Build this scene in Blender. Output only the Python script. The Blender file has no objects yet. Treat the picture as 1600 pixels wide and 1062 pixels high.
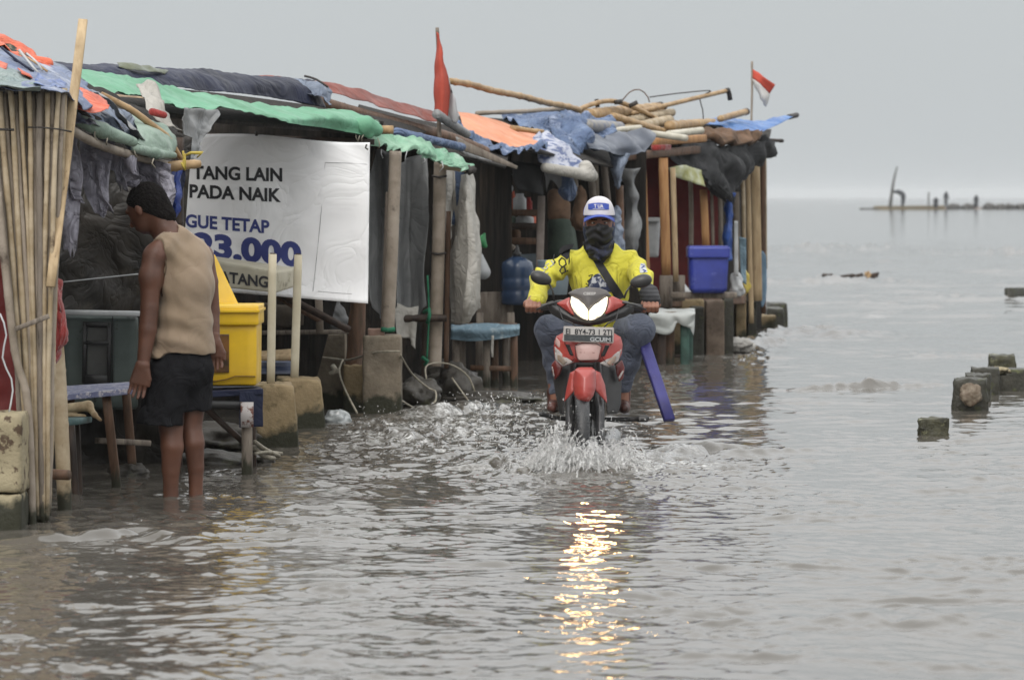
import bpy, bmesh, math, random
import numpy as np
from mathutils import Vector, Matrix

# ------------------------------------------------------------------ camera, sky, sun, exposure
scene = bpy.context.scene
COL = scene.collection
CAM_H = 1.45
FPX = 6000.0                      # focal length in pixels of the 1600 px wide photograph
TILT = math.atan((531 - 307) / FPX)
cam_data = bpy.data.cameras.new("camera")
cam = bpy.data.objects.new("camera", cam_data)
COL.objects.link(cam)
cam.location = (0, 0, CAM_H)
cam.rotation_euler = (math.radians(90) - TILT, 0, 0)
cam_data.sensor_width = 36.0
cam_data.lens = 135.0
cam_data.clip_start = 0.5
cam_data.clip_end = 9000
cam_data.dof.use_dof = True
cam_data.dof.focus_distance = 20.6
cam_data.dof.aperture_fstop = 6.3
scene.camera = cam

scene.view_settings.view_transform = 'Standard'
scene.view_settings.look = 'None'
scene.view_settings.gamma = 1.0
scene.view_settings.exposure = 0.0

SUN_EL, SUN_AZ = math.radians(38), math.radians(-165)
world = bpy.data.worlds.new("World")
scene.world = world
world.use_nodes = True
wt = world.node_tree
wt.nodes.clear()
w_out = wt.nodes.new('ShaderNodeOutputWorld')
w_bg = wt.nodes.new('ShaderNodeBackground')
w_sky = wt.nodes.new('ShaderNodeTexSky')
w_sky.sky_type = 'NISHITA'
w_sky.sun_disc = False
w_sky.sun_elevation = SUN_EL
w_sky.sun_rotation = SUN_AZ
w_sky.dust_density = 4.0
w_bg2 = wt.nodes.new('ShaderNodeBackground')      # the cloud layer that covers the sky
w_add = wt.nodes.new('ShaderNodeAddShader')
w_bg.inputs['Strength'].default_value = 0.012
wt.links.new(w_sky.outputs[0], w_bg.inputs['Color'])
tc = wt.nodes.new('ShaderNodeTexCoord')
sep = wt.nodes.new('ShaderNodeSeparateXYZ')
wt.links.new(tc.outputs['Generated'], sep.inputs[0])
ramp = wt.nodes.new('ShaderNodeValToRGB')
ramp.color_ramp.interpolation = 'EASE'
cr = ramp.color_ramp
cr.elements[0].position = 0.0
cr.elements[0].color = (0.525, 0.555, 0.570, 1)
cr.elements[1].position = 1.0
cr.elements[1].color = (1.85, 1.86, 1.85, 1)
e = cr.elements.new(0.08); e.color = (0.53, 0.56, 0.575, 1)
e = cr.elements.new(0.15); e.color = (0.74, 0.755, 0.76, 1)
e = cr.elements.new(0.26); e.color = (1.06, 1.07, 1.07, 1)
e = cr.elements.new(0.50); e.color = (1.42, 1.43, 1.42, 1)
wt.links.new(sep.outputs['Z'], ramp.inputs[0])
nz = wt.nodes.new('ShaderNodeTexNoise')
nz.inputs['Scale'].default_value = 2.2
nz.inputs['Detail'].default_value = 4
wt.links.new(tc.outputs['Generated'], nz.inputs['Vector'])
mr = wt.nodes.new('ShaderNodeMapRange')
mr.inputs['To Min'].default_value = 0.95
mr.inputs['To Max'].default_value = 1.05
wt.links.new(nz.outputs['Fac'], mr.inputs['Value'])
wt.links.new(ramp.outputs[0], w_bg2.inputs['Color'])
wt.links.new(mr.outputs[0], w_bg2.inputs['Strength'])
wt.links.new(w_bg.outputs[0], w_add.inputs[0])
wt.links.new(w_bg2.outputs[0], w_add.inputs[1])
wt.links.new(w_add.outputs[0], w_out.inputs['Surface'])

sun_d = bpy.data.lights.new("sun", 'SUN')
sun_d.energy = 1.5
sun_d.angle = math.radians(35)
sun_d.color = (1.0, 0.965, 0.92)
sun = bpy.data.objects.new("sun", sun_d)
COL.objects.link(sun)
# the brighter patch of cloud stands behind the camera, a little to the left
sd = Vector((math.sin(SUN_AZ) * math.cos(SUN_EL), math.cos(SUN_AZ) * math.cos(SUN_EL), math.sin(SUN_EL)))
sun.rotation_euler = sd.to_track_quat('Z', 'Y').to_euler()

# ------------------------------------------------------------------ helpers
rnd = random.Random(7)
ct, st = math.cos(TILT), math.sin(TILT)

def at(px, py, D):
    """world point at depth D (metres along +Y) seen at photo pixel (px,py)"""
    cx = (px - 800.0) / FPX
    cz = (531.0 - py) / FPX
    dy = ct + cz * st
    dz = -st + cz * ct
    t = D / dy
    return Vector((cx * t, D, CAM_H + dz * t))

def F(px):
    """depth of the front line of the row of stalls at photo column px"""
    return 34380.0 / (2060.0 - px)

def srgb(h):
    h = h.lstrip('#')
    out = []
    for i in (0, 2, 4):
        c = int(h[i:i + 2], 16) / 255
        out.append(c / 12.92 if c <= 0.04045 else ((c + 0.055) / 1.055) ** 2.4)
    return out

def C(h, k=1.35):
    r = [c * k * 0.75 for c in srgb(h)]
    g = sum(r) / 3
    return tuple(min(0.86, max(0.002, g + (c - g) * 0.89)) for c in r) + (1,)

_wv = {}
def fnoise(P, scale=1.0, seed=0, n=7, aniso=None):
    """cheap smooth noise, about -1..1, for (N,3) points"""
    key = (seed, n)
    if key not in _wv:
        r = np.random.RandomState(seed + 11)
        k = r.normal(size=(n, 3)); k /= np.linalg.norm(k, axis=1)[:, None]
        k *= r.uniform(0.6, 2.1, n)[:, None] * 2 * math.pi
        _wv[key] = (k, r.uniform(0, 6.28, n), r.normal(size=(n, 3)))
    k, ph, k2 = _wv[key]
    Q = np.asarray(P, float) / scale
    if aniso is not None: Q = Q * np.asarray(aniso)
    out = np.zeros(len(Q))
    for i in range(n):
        out += np.sin(Q @ k[i] + ph[i] + 1.4 * np.sin(Q @ k2[i] * 2.1 + ph[i] * 3))
    return out / (n ** 0.5) / 1.3

# ---- materials
MATS = {}
def mat(name, c1, c2=None, rough=0.7, scale=6.0, spec=0.35, bump=0.0, bscale=30.0, metal=0.0,
        stretch=None, detail=5, lo=0.35, hi=0.65, c3=None, s3=3.0, lo3=0.55, hi3=0.7, coat=0.0, sheen=0.0,
        trans=0.0, alpha=1.0, emis=None, estr=0.0, subs=0.0, crease=None, wet=None):
    if name in MATS: return MATS[name]
    m = bpy.data.materials.new(name)
    m.use_nodes = True
    nt = m.node_tree
    b = nt.nodes['Principled BSDF']
    t = nt.nodes.new('ShaderNodeTexCoord')
    vec = t.outputs['Object']
    if stretch:
        mp = nt.nodes.new('ShaderNodeMapping')
        mp.inputs['Scale'].default_value = stretch
        nt.links.new(vec, mp.inputs['Vector']); vec = mp.outputs[0]
    def noise(sc, det=5, v=vec, rg=0.6):
        n = nt.nodes.new('ShaderNodeTexNoise')
        n.inputs['Scale'].default_value = sc
        n.inputs['Detail'].default_value = det
        n.inputs['Roughness'].default_value = rg
        nt.links.new(v, n.inputs['Vector'])
        return n.outputs['Fac']
    def rng(o, a, bb, x=0.0, y=1.0):
        r = nt.nodes.new('ShaderNodeMapRange')
        for k_, v_ in zip(('From Min', 'From Max', 'To Min', 'To Max'), (a, bb, x, y)):
            r.inputs[k_].default_value = v_
        nt.links.new(o, r.inputs['Value'])
        return r.outputs[0]
    def mix(f, a, bb):
        x = nt.nodes.new('ShaderNodeMix'); x.data_type = 'RGBA'
        if f is not None: nt.links.new(f, x.inputs[0])
        for sock, v in ((x.inputs[6], a), (x.inputs[7], bb)):
            if isinstance(v, (tuple, list)): sock.default_value = v
            else: nt.links.new(v, sock)
        return x.outputs[2]
    col = c1
    if c2 is not None:
        col = mix(rng(noise(scale, detail), lo, hi), c1, c2)
    if c3 is not None:
        col = mix(rng(noise(s3, 6, rg=0.7), lo3, hi3), col, c3)
    if wet is not None:       # tide line: algae and soaked dirt up to a ragged height above the water
        gp = nt.nodes.new('ShaderNodeNewGeometry'); sz = nt.nodes.new('ShaderNodeSeparateXYZ')
        nt.links.new(gp.outputs['Position'], sz.inputs[0])
        ad = nt.nodes.new('ShaderNodeMath'); ad.operation = 'MULTIPLY_ADD'
        nt.links.new(noise(9, 5), ad.inputs[0]); ad.inputs[1].default_value = -.28; nt.links.new(sz.outputs['Z'], ad.inputs[2])
        col = mix(rng(ad.outputs[0], wet - .15, wet - .09, 1, 0), col, (.030, .030, .018, 1))
    if isinstance(col, (tuple, list)):
        b.inputs['Base Color'].default_value = col
    else:
        nt.links.new(col, b.inputs['Base Color'])
    b.inputs['Roughness'].default_value = rough
    b.inputs['Specular IOR Level'].default_value = spec
    b.inputs['Metallic'].default_value = metal
    b.inputs['Coat Weight'].default_value = coat
    b.inputs['Coat Roughness'].default_value = 0.12
    b.inputs['Sheen Weight'].default_value = sheen
    b.inputs['Transmission Weight'].default_value = trans
    b.inputs['Alpha'].default_value = alpha
    if subs:
        b.inputs['Subsurface Weight'].default_value = subs
        b.inputs['Subsurface Radius'].default_value = (0.02, 0.008, 0.005)
    if emis is not None:
        b.inputs['Emission Color'].default_value = emis
        b.inputs['Emission Strength'].default_value = estr
    prev = None
    if crease:
        nn = nt.nodes.new('ShaderNodeTexNoise'); nn.inputs['Scale'].default_value = crease[0]
        nn.inputs['Detail'].default_value = 3; nn.inputs['Distortion'].default_value = 1.6; nn.inputs['Roughness'].default_value = .45
        if len(crease) > 2:
            mq = nt.nodes.new('ShaderNodeMapping'); mq.inputs['Scale'].default_value = crease[2]
            nt.links.new(vec, mq.inputs['Vector']); nt.links.new(mq.outputs[0], nn.inputs['Vector'])
        else: nt.links.new(vec, nn.inputs['Vector'])
        mm = nt.nodes.new('ShaderNodeMath'); mm.operation = 'SUBTRACT'; mm.inputs[1].default_value = .5
        ma = nt.nodes.new('ShaderNodeMath'); ma.operation = 'ABSOLUTE'
        mp_ = nt.nodes.new('ShaderNodeMath'); mp_.operation = 'POWER'; mp_.inputs[1].default_value = .6
        nt.links.new(nn.outputs['Fac'], mm.inputs[0]); nt.links.new(mm.outputs[0], ma.inputs[0]); nt.links.new(ma.outputs[0], mp_.inputs[0])
        cb_ = nt.nodes.new('ShaderNodeBump'); cb_.inputs['Strength'].default_value = crease[1]; cb_.inputs['Distance'].default_value = .035
        nt.links.new(mp_.outputs[0], cb_.inputs['Height']); nt.links.new(cb_.outputs[0], b.inputs['Normal']); prev = cb_.outputs[0]
    if bump:
        bp = nt.nodes.new('ShaderNodeBump')
        bp.inputs['Strength'].default_value = bump
        bp.inputs['Distance'].default_value = 0.01
        nt.links.new(noise(bscale, 6), bp.inputs['Height'])
        if prev is not None: nt.links.new(prev, bp.inputs['Normal'])
        nt.links.new(bp.outputs[0], b.inputs['Normal'])
    if rough > 0.25:
        nt.links.new(rng(noise(scale * 2.3, 4), 0.3, 0.7, max(0, rough - 0.12), min(1, rough + 0.12)), b.inputs['Roughness'])
    MATS[name] = m
    return m

# ---- objects
def tag(o, label=None, cat=None, group=None, kind=None):
    if label: o['label'] = label
    if cat: o['category'] = cat
    if group: o['group'] = group
    if kind: o['kind'] = kind
    return o

def thing(name, loc, label, cat, group=None):
    o = bpy.data.objects.new(name, None)
    o.empty_display_size = 0.1
    COL.objects.link(o)
    o.location = loc
    return tag(o, label, cat, group)

def join(parts):
    V, Fc, off = [], [], 0
    for v, f in parts:
        v = np.asarray(v, float).reshape(-1, 3)
        V.append(v)
        Fc += [tuple(i + off for i in q) for q in f]
        off += len(v)
    return np.vstack(V), Fc

def mk(name, geo, m, parent=None, smooth=True, label=None, cat=None, group=None, kind=None):
    """geo = (verts,faces) or list of them, in world coordinates"""
    if isinstance(geo, list): geo = join(geo)
    V, Fc = geo
    V = np.asarray(V, float)
    if parent is not None:
        pl = Vector((0, 0, 0)); q = parent
        while q is not None:
            pl += q.location; q = q.parent
        org = np.array(pl)
        loc = (0, 0, 0)
    else:
        org = np.array([(V[:, 0].min() + V[:, 0].max()) / 2, (V[:, 1].min() + V[:, 1].max()) / 2, V[:, 2].min()])
        loc = org
    me = bpy.data.meshes.new(name)
    me.from_pydata((V - org).tolist(), [], Fc)
    if smooth:
        me.polygons.foreach_set('use_smooth', [True] * len(me.polygons))
    me.update()
    if m is not None: me.materials.append(m)
    o = bpy.data.objects.new(name, me)
    COL.objects.link(o)
    o.location = loc
    if parent is not None: o.parent = parent
    return tag(o, label, cat, group, kind)

def autosmooth(o, deg=35):
    me = o.data
    me.update()
    bm = bmesh.new(); bm.from_mesh(me)
    a = math.radians(deg)
    for e_ in bm.edges:
        e_.smooth = not (len(e_.link_faces) == 2 and e_.calc_face_angle(0) > a)
    bm.to_mesh(me); bm.free()
    return o

def frame(d):
    d = d.normalized()
    up = Vector((0, 0, 1)) if abs(d.z) < 0.9 else Vector((0, 1, 0))
    s = d.cross(up).normalized()
    return s, s.cross(d).normalized()

def tube(pts, r, seg=10, bamboo=0.0, wob=0.0, seed=0, cap=True, step=0.05, squash=1.0):
    """pts list of Vectors, r radius or list of radii; resampled, with optional bamboo nodes"""
    pts = [Vector(p) for p in pts]
    rs = r if isinstance(r, (list, tuple)) else [r] * len(pts)
    P, R = [], []
    L = 0; lens = [0]
    for i in range(len(pts) - 1):
        L += (pts[i + 1] - pts[i]).length; lens.append(L)
    n = max(len(pts), int(L / step) + 1)
    ts = np.linspace(0, L, n)
    rr_ = random.Random(seed)
    node = rr_.uniform(0, .2); nodes = []
    while bamboo and node < L:
        nodes.append(node); node += rr_.uniform(0.18, 0.32)
    if bamboo:
        ex = []
        for q in nodes: ex += [q - .012, q, q + .012]
        ts = np.array(sorted([t_ for t_ in list(ts) + ex if 0 <= t_ <= L]))
    for t_ in ts:
        i = min(len(pts) - 2, max(0, int(np.searchsorted(lens, t_, 'right') - 1)))
        u = (t_ - lens[i]) / max(1e-6, lens[i + 1] - lens[i])
        p0 = pts[max(0, i - 1)]; p1 = pts[i]; p2 = pts[i + 1]; p3 = pts[min(len(pts) - 1, i + 2)]
        if len(pts) > 2:
            p = 0.5 * ((2 * p1) + (p2 - p0) * u + (2 * p0 - 5 * p1 + 4 * p2 - p3) * u * u + (3 * p1 - p0 - 3 * p2 + p3) * u ** 3)
        else:
            p = p1.lerp(p2, u)
        rad = rs[i] * (1 - u) + rs[i + 1] * u
        if bamboo:
            dn = min([abs(t_ - q) for q in nodes] + [1])
            rad *= 1 + bamboo * math.exp(-(dn / 0.006) ** 2) - bamboo * 0.3 * math.exp(-((dn - .02) / 0.01) ** 2)
        if wob:
            p = p + Vector((math.sin(t_ * 7 + seed) , 0, math.cos(t_ * 5 + seed * 2))) * wob
            rad *= 1 + 0.08 * math.sin(t_ * 23 + seed)
        P.append(p); R.append(rad)
    V, Fc = [], []
    s0 = None
    for i, p in enumerate(P):
        d = (P[min(i + 1, len(P) - 1)] - P[max(i - 1, 0)])
        if d.length < 1e-9: d = Vector((0, 0, 1))
        if s0 is None: s, u = frame(d)
        else:
            dn = d.normalized()
            s = (s0 - dn * s0.dot(dn)).normalized(); u = s.cross(dn)
        s0 = s
        for k in range(seg):
            a = 2 * math.pi * k / seg
            V.append(p + (s * math.cos(a) + u * math.sin(a) * squash) * R[i])
    for i in range(len(P) - 1):
        for k in range(seg):
            k2 = (k + 1) % seg
            Fc.append((i * seg + k, i * seg + k2, (i + 1) * seg + k2, (i + 1) * seg + k))
    if cap:
        Fc.append(tuple(range(seg))[::-1]); Fc.append(tuple(range((len(P) - 1) * seg, len(P) * seg)))
    return [tuple(v) for v in V], Fc

def beam(a, b, w, t, wob=0.0, seed=0, side=None, taper=1.0):
    """plank from a to b, w wide and t thick, chamfered and slightly irregular"""
    a, b = Vector(a), Vector(b)
    d = b - a
    if side is None: s, u = frame(d)
    else:
        s = Vector(side); dn = d.normalized(); s = (s - dn * s.dot(dn)).normalized(); u = s.cross(dn)
    c = min(w, t) * 0.14
    n = max(2, int(d.length / 0.12) + 1)
    V, Fc = [], []
    r = random.Random(seed)
    for i in range(n):
        f = i / (n - 1)
        k = 1 + (taper - 1) * f
        if i in (0, n - 1): k *= 0.97
        off = (s * r.uniform(-1, 1) + u * r.uniform(-1, 1)) * wob
        p = a + d * f + off
        hw, ht = w / 2 * k, t / 2 * k
        for x, y in ((hw - c, ht), (-hw + c, ht), (-hw, ht - c), (-hw, -ht + c), (-hw + c, -ht), (hw - c, -ht), (hw, -ht + c), (hw, ht - c)):
            V.append(tuple(p + s * x + u * y))
    for i in range(n - 1):
        for k in range(8):
            k2 = (k + 1) % 8
            Fc.append((i * 8 + k, i * 8 + k2, (i + 1) * 8 + k2, (i + 1) * 8 + k))
    Fc.append(tuple(range(8))[::-1]); Fc.append(tuple(range((n - 1) * 8, n * 8)))
    return V, Fc

def hexa(c8, n=6, amp=0.004, nscale=0.12, seed=0, rnd_=0.12):
    """box from 8 corners (bottom 4 ccw, top 4 ccw) subdivided, edges rounded, surface roughened"""
    c = [np.array(q, float) for q in c8]
    idx = {}; V = []; Fc = []
    def P(u, v, w):
        key = (round(u, 5), round(v, 5), round(w, 5))
        if key in idx: return idx[key]
        b0 = (c[0] * (1 - u) + c[1] * u) * (1 - v) + (c[3] * (1 - u) + c[2] * u) * v
        t0 = (c[4] * (1 - u) + c[5] * u) * (1 - v) + (c[7] * (1 - u) + c[6] * u) * v
        idx[key] = len(V); V.append(b0 * (1 - w) + t0 * w); return idx[key]
    h = [rnd_ * 0.25] ; g = sorted(set([0, rnd_ * .3, 1 - rnd_ * .3, 1] + [i / n for i in range(1, n)]))
    m_ = len(g) - 1
    for ax in range(3):
        for sd_ in (0, 1):
            for i in range(m_):
                for j in range(m_):
                    q = []
                    for (a, b) in ((i, j), (i + 1, j), (i + 1, j + 1), (i, j + 1)):
                        co = [g[a], g[b]]; co.insert(ax, sd_)
                        q.append(P(*co))
                    if (sd_ == 0) != (ax == 1): q = q[::-1]
                    Fc.append(tuple(q))
    V = np.array(V)
    ctr = V.mean(0)
    keys = np.array(list(idx.keys()))
    # pull in edges and corners a little
    onb = ((keys == 0) | (keys == 1)).sum(1)
    L = min(np.linalg.norm(c[1] - c[0]), np.linalg.norm(c[3] - c[0]), np.linalg.norm(c[4] - c[0]))
    pull = np.where(onb == 2, 0.045, np.where(onb == 3, 0.09, 0)) * L * rnd_ * 6
    d = ctr - V; d /= np.linalg.norm(d, axis=1)[:, None] + 1e-9
    V = V + d * pull[:, None]
    N = -d
    V = V + N * (fnoise(V, nscale, seed) * amp + fnoise(V, nscale * .35, seed + 3) * amp * .5)[:, None]
    return V, Fc

def pblock(x0, x1, y0, y1, D, depth, tx=0.0, back_in=0.0, yaw=0.0, below=0.12, n=7, amp=0.004, seed=0, toy=0, rnd_=0.12):
    """block whose front face covers photo px x0..x1, y0..y1 at depth D; tx = px the top is narrower each side"""
    bl, br = at(x0, y1, D), at(x1, y1, D)
    tl, tr = at(x0 + tx, y0, D), at(x1 - tx, y0 + toy, D)
    if below: 
        bl.z -= below; br.z -= below
    dv = Vector((math.sin(yaw), math.cos(yaw), 0)) * depth
    ins = Vector((back_in, 0, 0))
    return hexa([bl, br, br + dv - ins, bl + dv + ins, tl, tr, tr + dv - ins, tl + dv + ins], n, amp, 0.12, seed, rnd_)

def sheet(rows, res=0.022, wr=0.0, ws=0.25, seed=0, thick=0.003, rag=0.0, aniso=None, drop=None, linear=False, hf=0.25):
    """cloth through rows of (px,py,D) or Vector control points, smooth both ways, wrinkled"""
    G_ = [[(at(*p) if not isinstance(p, Vector) else p) for p in row] for row in rows]
    nr = len(G_)
    def interp(a, t):
        n_ = len(a)
        if n_ == 1: return a[0]
        f = t * (n_ - 1); i = min(n_ - 2, int(f)); u = f - i
        p1, p2 = a[i], a[i + 1]
        if linear: return p1.lerp(p2, u)
        p0 = a[i - 1] if i > 0 else p1 * 2 - p2
        p3 = a[i + 2] if i + 2 < n_ else p2 * 2 - p1
        return 0.5 * ((2 * p1) + (p2 - p0) * u + (2 * p0 - 5 * p1 + 4 * p2 - p3) * u * u + (3 * p1 - p0 - 3 * p2 + p3) * u ** 3)
    wlen = max(sum((r_[i + 1] - r_[i]).length for i in range(len(r_) - 1)) for r_ in G_)
    hlen = max(sum((G_[j + 1][min(i, len(G_[j + 1]) - 1)] - G_[j][i]).length for j in range(nr - 1)) for i in range(len(G_[0])) if all(len(g_) > i for g_ in G_))
    nu = max(4, min(160, int(wlen / res))); nv = max(4, min(160, int(hlen / res)))
    cols = []
    for i in range(nu + 1):
        u = i / nu
        cols.append([interp(r_, u) for r_ in G_])
    A = np.zeros((nv + 1, nu + 1, 3))
    for i in range(nu + 1):
        for j in range(nv + 1):
            A[j, i] = interp(cols[i], j / nv)
    du = np.gradient(A, axis=1); dv = np.gradient(A, axis=0)
    N = np.cross(du, dv); N /= np.linalg.norm(N, axis=2)[..., None] + 1e-9
    P = A.reshape(-1, 3); Nf = N.reshape(-1, 3)
    if wr:
        wr = min(wr, .015 + (wr - .015) * .5) if wr > .015 else wr
        far = np.mean(P[:, 1]) > 29
        ws = ws * (1.9 if far else 1.25)
        if far: wr *= 1.15; hf *= .8
        w = fnoise(P, ws, seed, aniso=aniso)
        w = w + hf * 1.9 * (.8 - np.abs(fnoise(P, ws * .5, seed + 5, aniso=aniso)) ** .6)
        P = P + Nf * (w * wr)[:, None]
    if rag:
        u = np.linspace(0, 1, nu + 1)
        rr_ = np.random.RandomState(seed)
        r1 = np.interp(u, np.linspace(0, 1, max(3, nu // 2)), rr_.uniform(-1, 1, max(3, nu // 2)))
        fall = np.linspace(0, 1, nv + 1)[:, None] ** 3 * r1[None, :] * rag
        Pz = P.reshape(nv + 1, nu + 1, 3)
        dirv = dv[-1] / (np.linalg.norm(dv[-1], axis=1)[:, None] + 1e-9)
        Pz += fall[..., None] * dirv[None, :, :]
        P = Pz.reshape(-1, 3)
    n = len(P)
    V = np.vstack([P + Nf * thick / 2, P - Nf * thick / 2])
    W = nu + 1; Fc = []
    for j in range(nv):
        for i in range(nu):
            a = j * W + i
            Fc.append((a, a + 1, a + W + 1, a + W)[::-1])
            Fc.append((n + a, n + a + 1, n + a + W + 1, n + a + W))
    for i in range(nu):
        Fc.append((i, i + 1, n + i + 1, n + i)); a = nv * W + i
        Fc.append((a + 1, a, n + a, n + a + 1))
    for j in range(nv):
        a = j * W
        Fc.append((a + W, a, n + a, n + a + W)); a = j * W + nu
        Fc.append((a, a + W, n + a + W, n + a))
    return V, Fc

def lathe(center, prof, seg=24, sx=1.0, sy=1.0, axis='z'):
    V, Fc = [], []
    for r, z in prof:
        for k in range(seg):
            a = 2 * math.pi * k / seg
            if axis == 'z': V.append((center[0] + r * math.cos(a) * sx, center[1] + r * math.sin(a) * sy, center[2] + z))
            elif axis == 'x': V.append((center[0] + z, center[1] + r * math.cos(a) * sx, center[2] + r * math.sin(a) * sy))
            else: V.append((center[0] + r * math.cos(a) * sx, center[1] + z, center[2] + r * math.sin(a) * sy))
    for i in range(len(prof) - 1):
        for k in range(seg):
            k2 = (k + 1) % seg
            Fc.append((i * seg + k, i * seg + k2, (i + 1) * seg + k2, (i + 1) * seg + k))
    Fc.append(tuple(range(seg))[::-1]); Fc.append(tuple(range((len(prof) - 1) * seg, len(prof) * seg)))
    return V, Fc

# ---- signed-distance modelling: smooth unions of tapered capsules / ellipsoids, meshed by surface nets
def s_cap(a, b, ra, rb=None, k=None):
    return ('cap', np.array(a, float), np.array(b, float), ra, ra if rb is None else rb, k)
def s_ell(c, r, k=None, rot=None):
    return ('ell', np.array(c, float), np.array(r, float), rot, 0, k)

def surf_nets(f, org, h):
    nx, ny, nz_ = f.shape
    s = f < 0
    c = np.zeros((nx - 1, ny - 1, nz_ - 1), int)
    corners = [(i, j, k) for i in (0, 1) for j in (0, 1) for k in (0, 1)]
    for i, j, k in corners: c += s[i:nx - 1 + i, j:ny - 1 + j, k:nz_ - 1 + k]
    act = (c > 0) & (c < 8)
    ids = -np.ones(act.shape, int)
    I = np.argwhere(act)
    ids[act] = np.arange(len(I))
    acc = np.zeros((len(I), 3)); cnt = np.zeros(len(I))
    for a in corners:
        for ax in range(3):
            if a[ax] == 1: continue
            b = list(a); b[ax] = 1
            fa = f[I[:, 0] + a[0], I[:, 1] + a[1], I[:, 2] + a[2]]
            fb = f[I[:, 0] + b[0], I[:, 1] + b[1], I[:, 2] + b[2]]
            m = (fa < 0) != (fb < 0)
            t = np.where(m, fa / np.where(np.abs(fa - fb) < 1e-12, 1, fa - fb), 0)
            p = np.tile(np.array(a, float), (len(I), 1)); p[:, ax] = t
            acc[m] += p[m]; cnt[m] += 1
    V = org + (I + acc / np.maximum(cnt, 1)[:, None]) * h
    Fc = []
    for ax in range(3):
        o1, o2 = (ax + 1) % 3, (ax + 2) % 3
        sl0 = [slice(None)] * 3; sl1 = [slice(None)] * 3
        sl0[ax] = slice(0, -1); sl1[ax] = slice(1, None)
        ch = s[tuple(sl0)] != s[tuple(sl1)]
        E = np.argwhere(ch)
        ok = (E[:, o1] > 0) & (E[:, o2] > 0) & (E[:, o1] < f.shape[o1] - 1) & (E[:, o2] < f.shape[o2] - 1)
        E = E[ok]
        q = []
        for d1, d2 in ((1, 1), (0, 1), (0, 0), (1, 0)):
            J = E.copy(); J[:, o1] -= d1; J[:, o2] -= d2
            q.append(ids[J[:, 0], J[:, 1], J[:, 2]])
        q = np.stack(q, 1)
        ins = s[E[:, 0], E[:, 1], E[:, 2]]
        q[~ins] = q[~ins][:, ::-1]
        Fc.append(q)
    Fc = np.vstack(Fc)
    return V, [tuple(int(x) for x in q) for q in Fc if min(q) >= 0]

def blob(prims, h=0.008, k=0.02, post=None, infl=0.0, pad=0.03, mg=0.05):
    """prims in any frame -> (V,F). post(P(N,3), d) may carve the field"""
    lo, hi = np.full(3, 1e9), np.full(3, -1e9)
    for p in prims:
        if p[0] == 'cap':
            for q, r in ((p[1], p[3]), (p[2], p[4])):
                lo = np.minimum(lo, q - r); hi = np.maximum(hi, q + r)
        else:
            R_ = max(p[2]) if p[3] is not None else p[2]
            lo = np.minimum(lo, p[1] - R_); hi = np.maximum(hi, p[1] + R_)
    lo -= pad + infl; hi += pad + infl
    n = np.ceil((hi - lo) / h).astype(int) + 1
    ax = [lo[i] + np.arange(n[i]) * h for i in range(3)]
    f = np.full(n, 0.08)
    for p in prims:
        kk = p[5] if p[5] is not None else k
        if p[0] == 'cap':
            mn = np.minimum(p[1] - p[3], p[2] - p[4]); mx = np.maximum(p[1] + p[3], p[2] + p[4])
        else:
            R_ = max(p[2]) if p[3] is not None else p[2]
            mn = p[1] - R_; mx = p[1] + R_
        m_ = mg + kk + infl
        i0 = np.maximum(0, ((mn - m_ - lo) / h).astype(int)); i1 = np.minimum(n, ((mx + m_ - lo) / h).astype(int) + 2)
        X, Y, Z = np.meshgrid(ax[0][i0[0]:i1[0]], ax[1][i0[1]:i1[1]], ax[2][i0[2]:i1[2]], indexing='ij')
        P = np.stack([X, Y, Z], -1)
        if p[0] == 'cap':
            a, b, ra, rb = p[1:5]
            ba = b - a; L2 = max(1e-9, ba @ ba)
            t = np.clip(((P - a) @ ba) / L2, 0, 1)
            d = np.linalg.norm(P - a - t[..., None] * ba, axis=-1) - (ra + (rb - ra) * t)
        else:
            Q = P - p[1]
            if p[3] is not None: Q = Q @ np.array(p[3].to_3x3() if hasattr(p[3], 'to_3x3') else p[3])
            r = p[2]
            k0 = np.linalg.norm(Q / r, axis=-1); k1 = np.linalg.norm(Q / (r * r), axis=-1)
            d = k0 * (k0 - 1) / np.maximum(k1, 1e-6)
        g = f[i0[0]:i1[0], i0[1]:i1[1], i0[2]:i1[2]]
        hh = np.maximum(kk - np.abs(g - d), 0) / max(kk, 1e-6)
        f[i0[0]:i1[0], i0[1]:i1[1], i0[2]:i1[2]] = np.minimum(g, d) - hh * hh * kk * 0.25
    f -= infl
    if post is not None:
        X, Y, Z = np.meshgrid(*ax, indexing='ij')
        P = np.stack([X, Y, Z], -1).reshape(-1, 3)
        f = post(P, f.reshape(-1)).reshape(f.shape)
    f[0] = f[-1] = 0.05; f[:, 0] = f[:, -1] = 0.05; f[:, :, 0] = f[:, :, -1] = 0.05
    V, Fc = surf_nets(f, lo, h)
    return V, Fc

def vnormals(V, Fc):
    V = np.asarray(V); Q = np.array([q[:4] if len(q) >= 4 else (q[0], q[1], q[2], q[2]) for q in Fc])
    n = np.cross(V[Q[:, 2]] - V[Q[:, 0]], V[Q[:, 3]] - V[Q[:, 1]])
    N = np.zeros_like(V)
    for c in range(4): np.add.at(N, Q[:, c], n)
    return N / (np.linalg.norm(N, axis=1)[:, None] + 1e-12)

def relax(V, Fc, it=1, w=0.5):
    V = np.array(V, float); Q = np.array(Fc)
    for _ in range(it):
        A = np.zeros_like(V); c = np.zeros(len(V))
        for i in range(4):
            for j in (1, 3):
                np.add.at(A, Q[:, i], V[Q[:, (i + j) % 4]]); np.add.at(c, Q[:, i], 1)
        V = V * (1 - w) + w * A / np.maximum(c, 1)[:, None]
    return V, Fc

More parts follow.
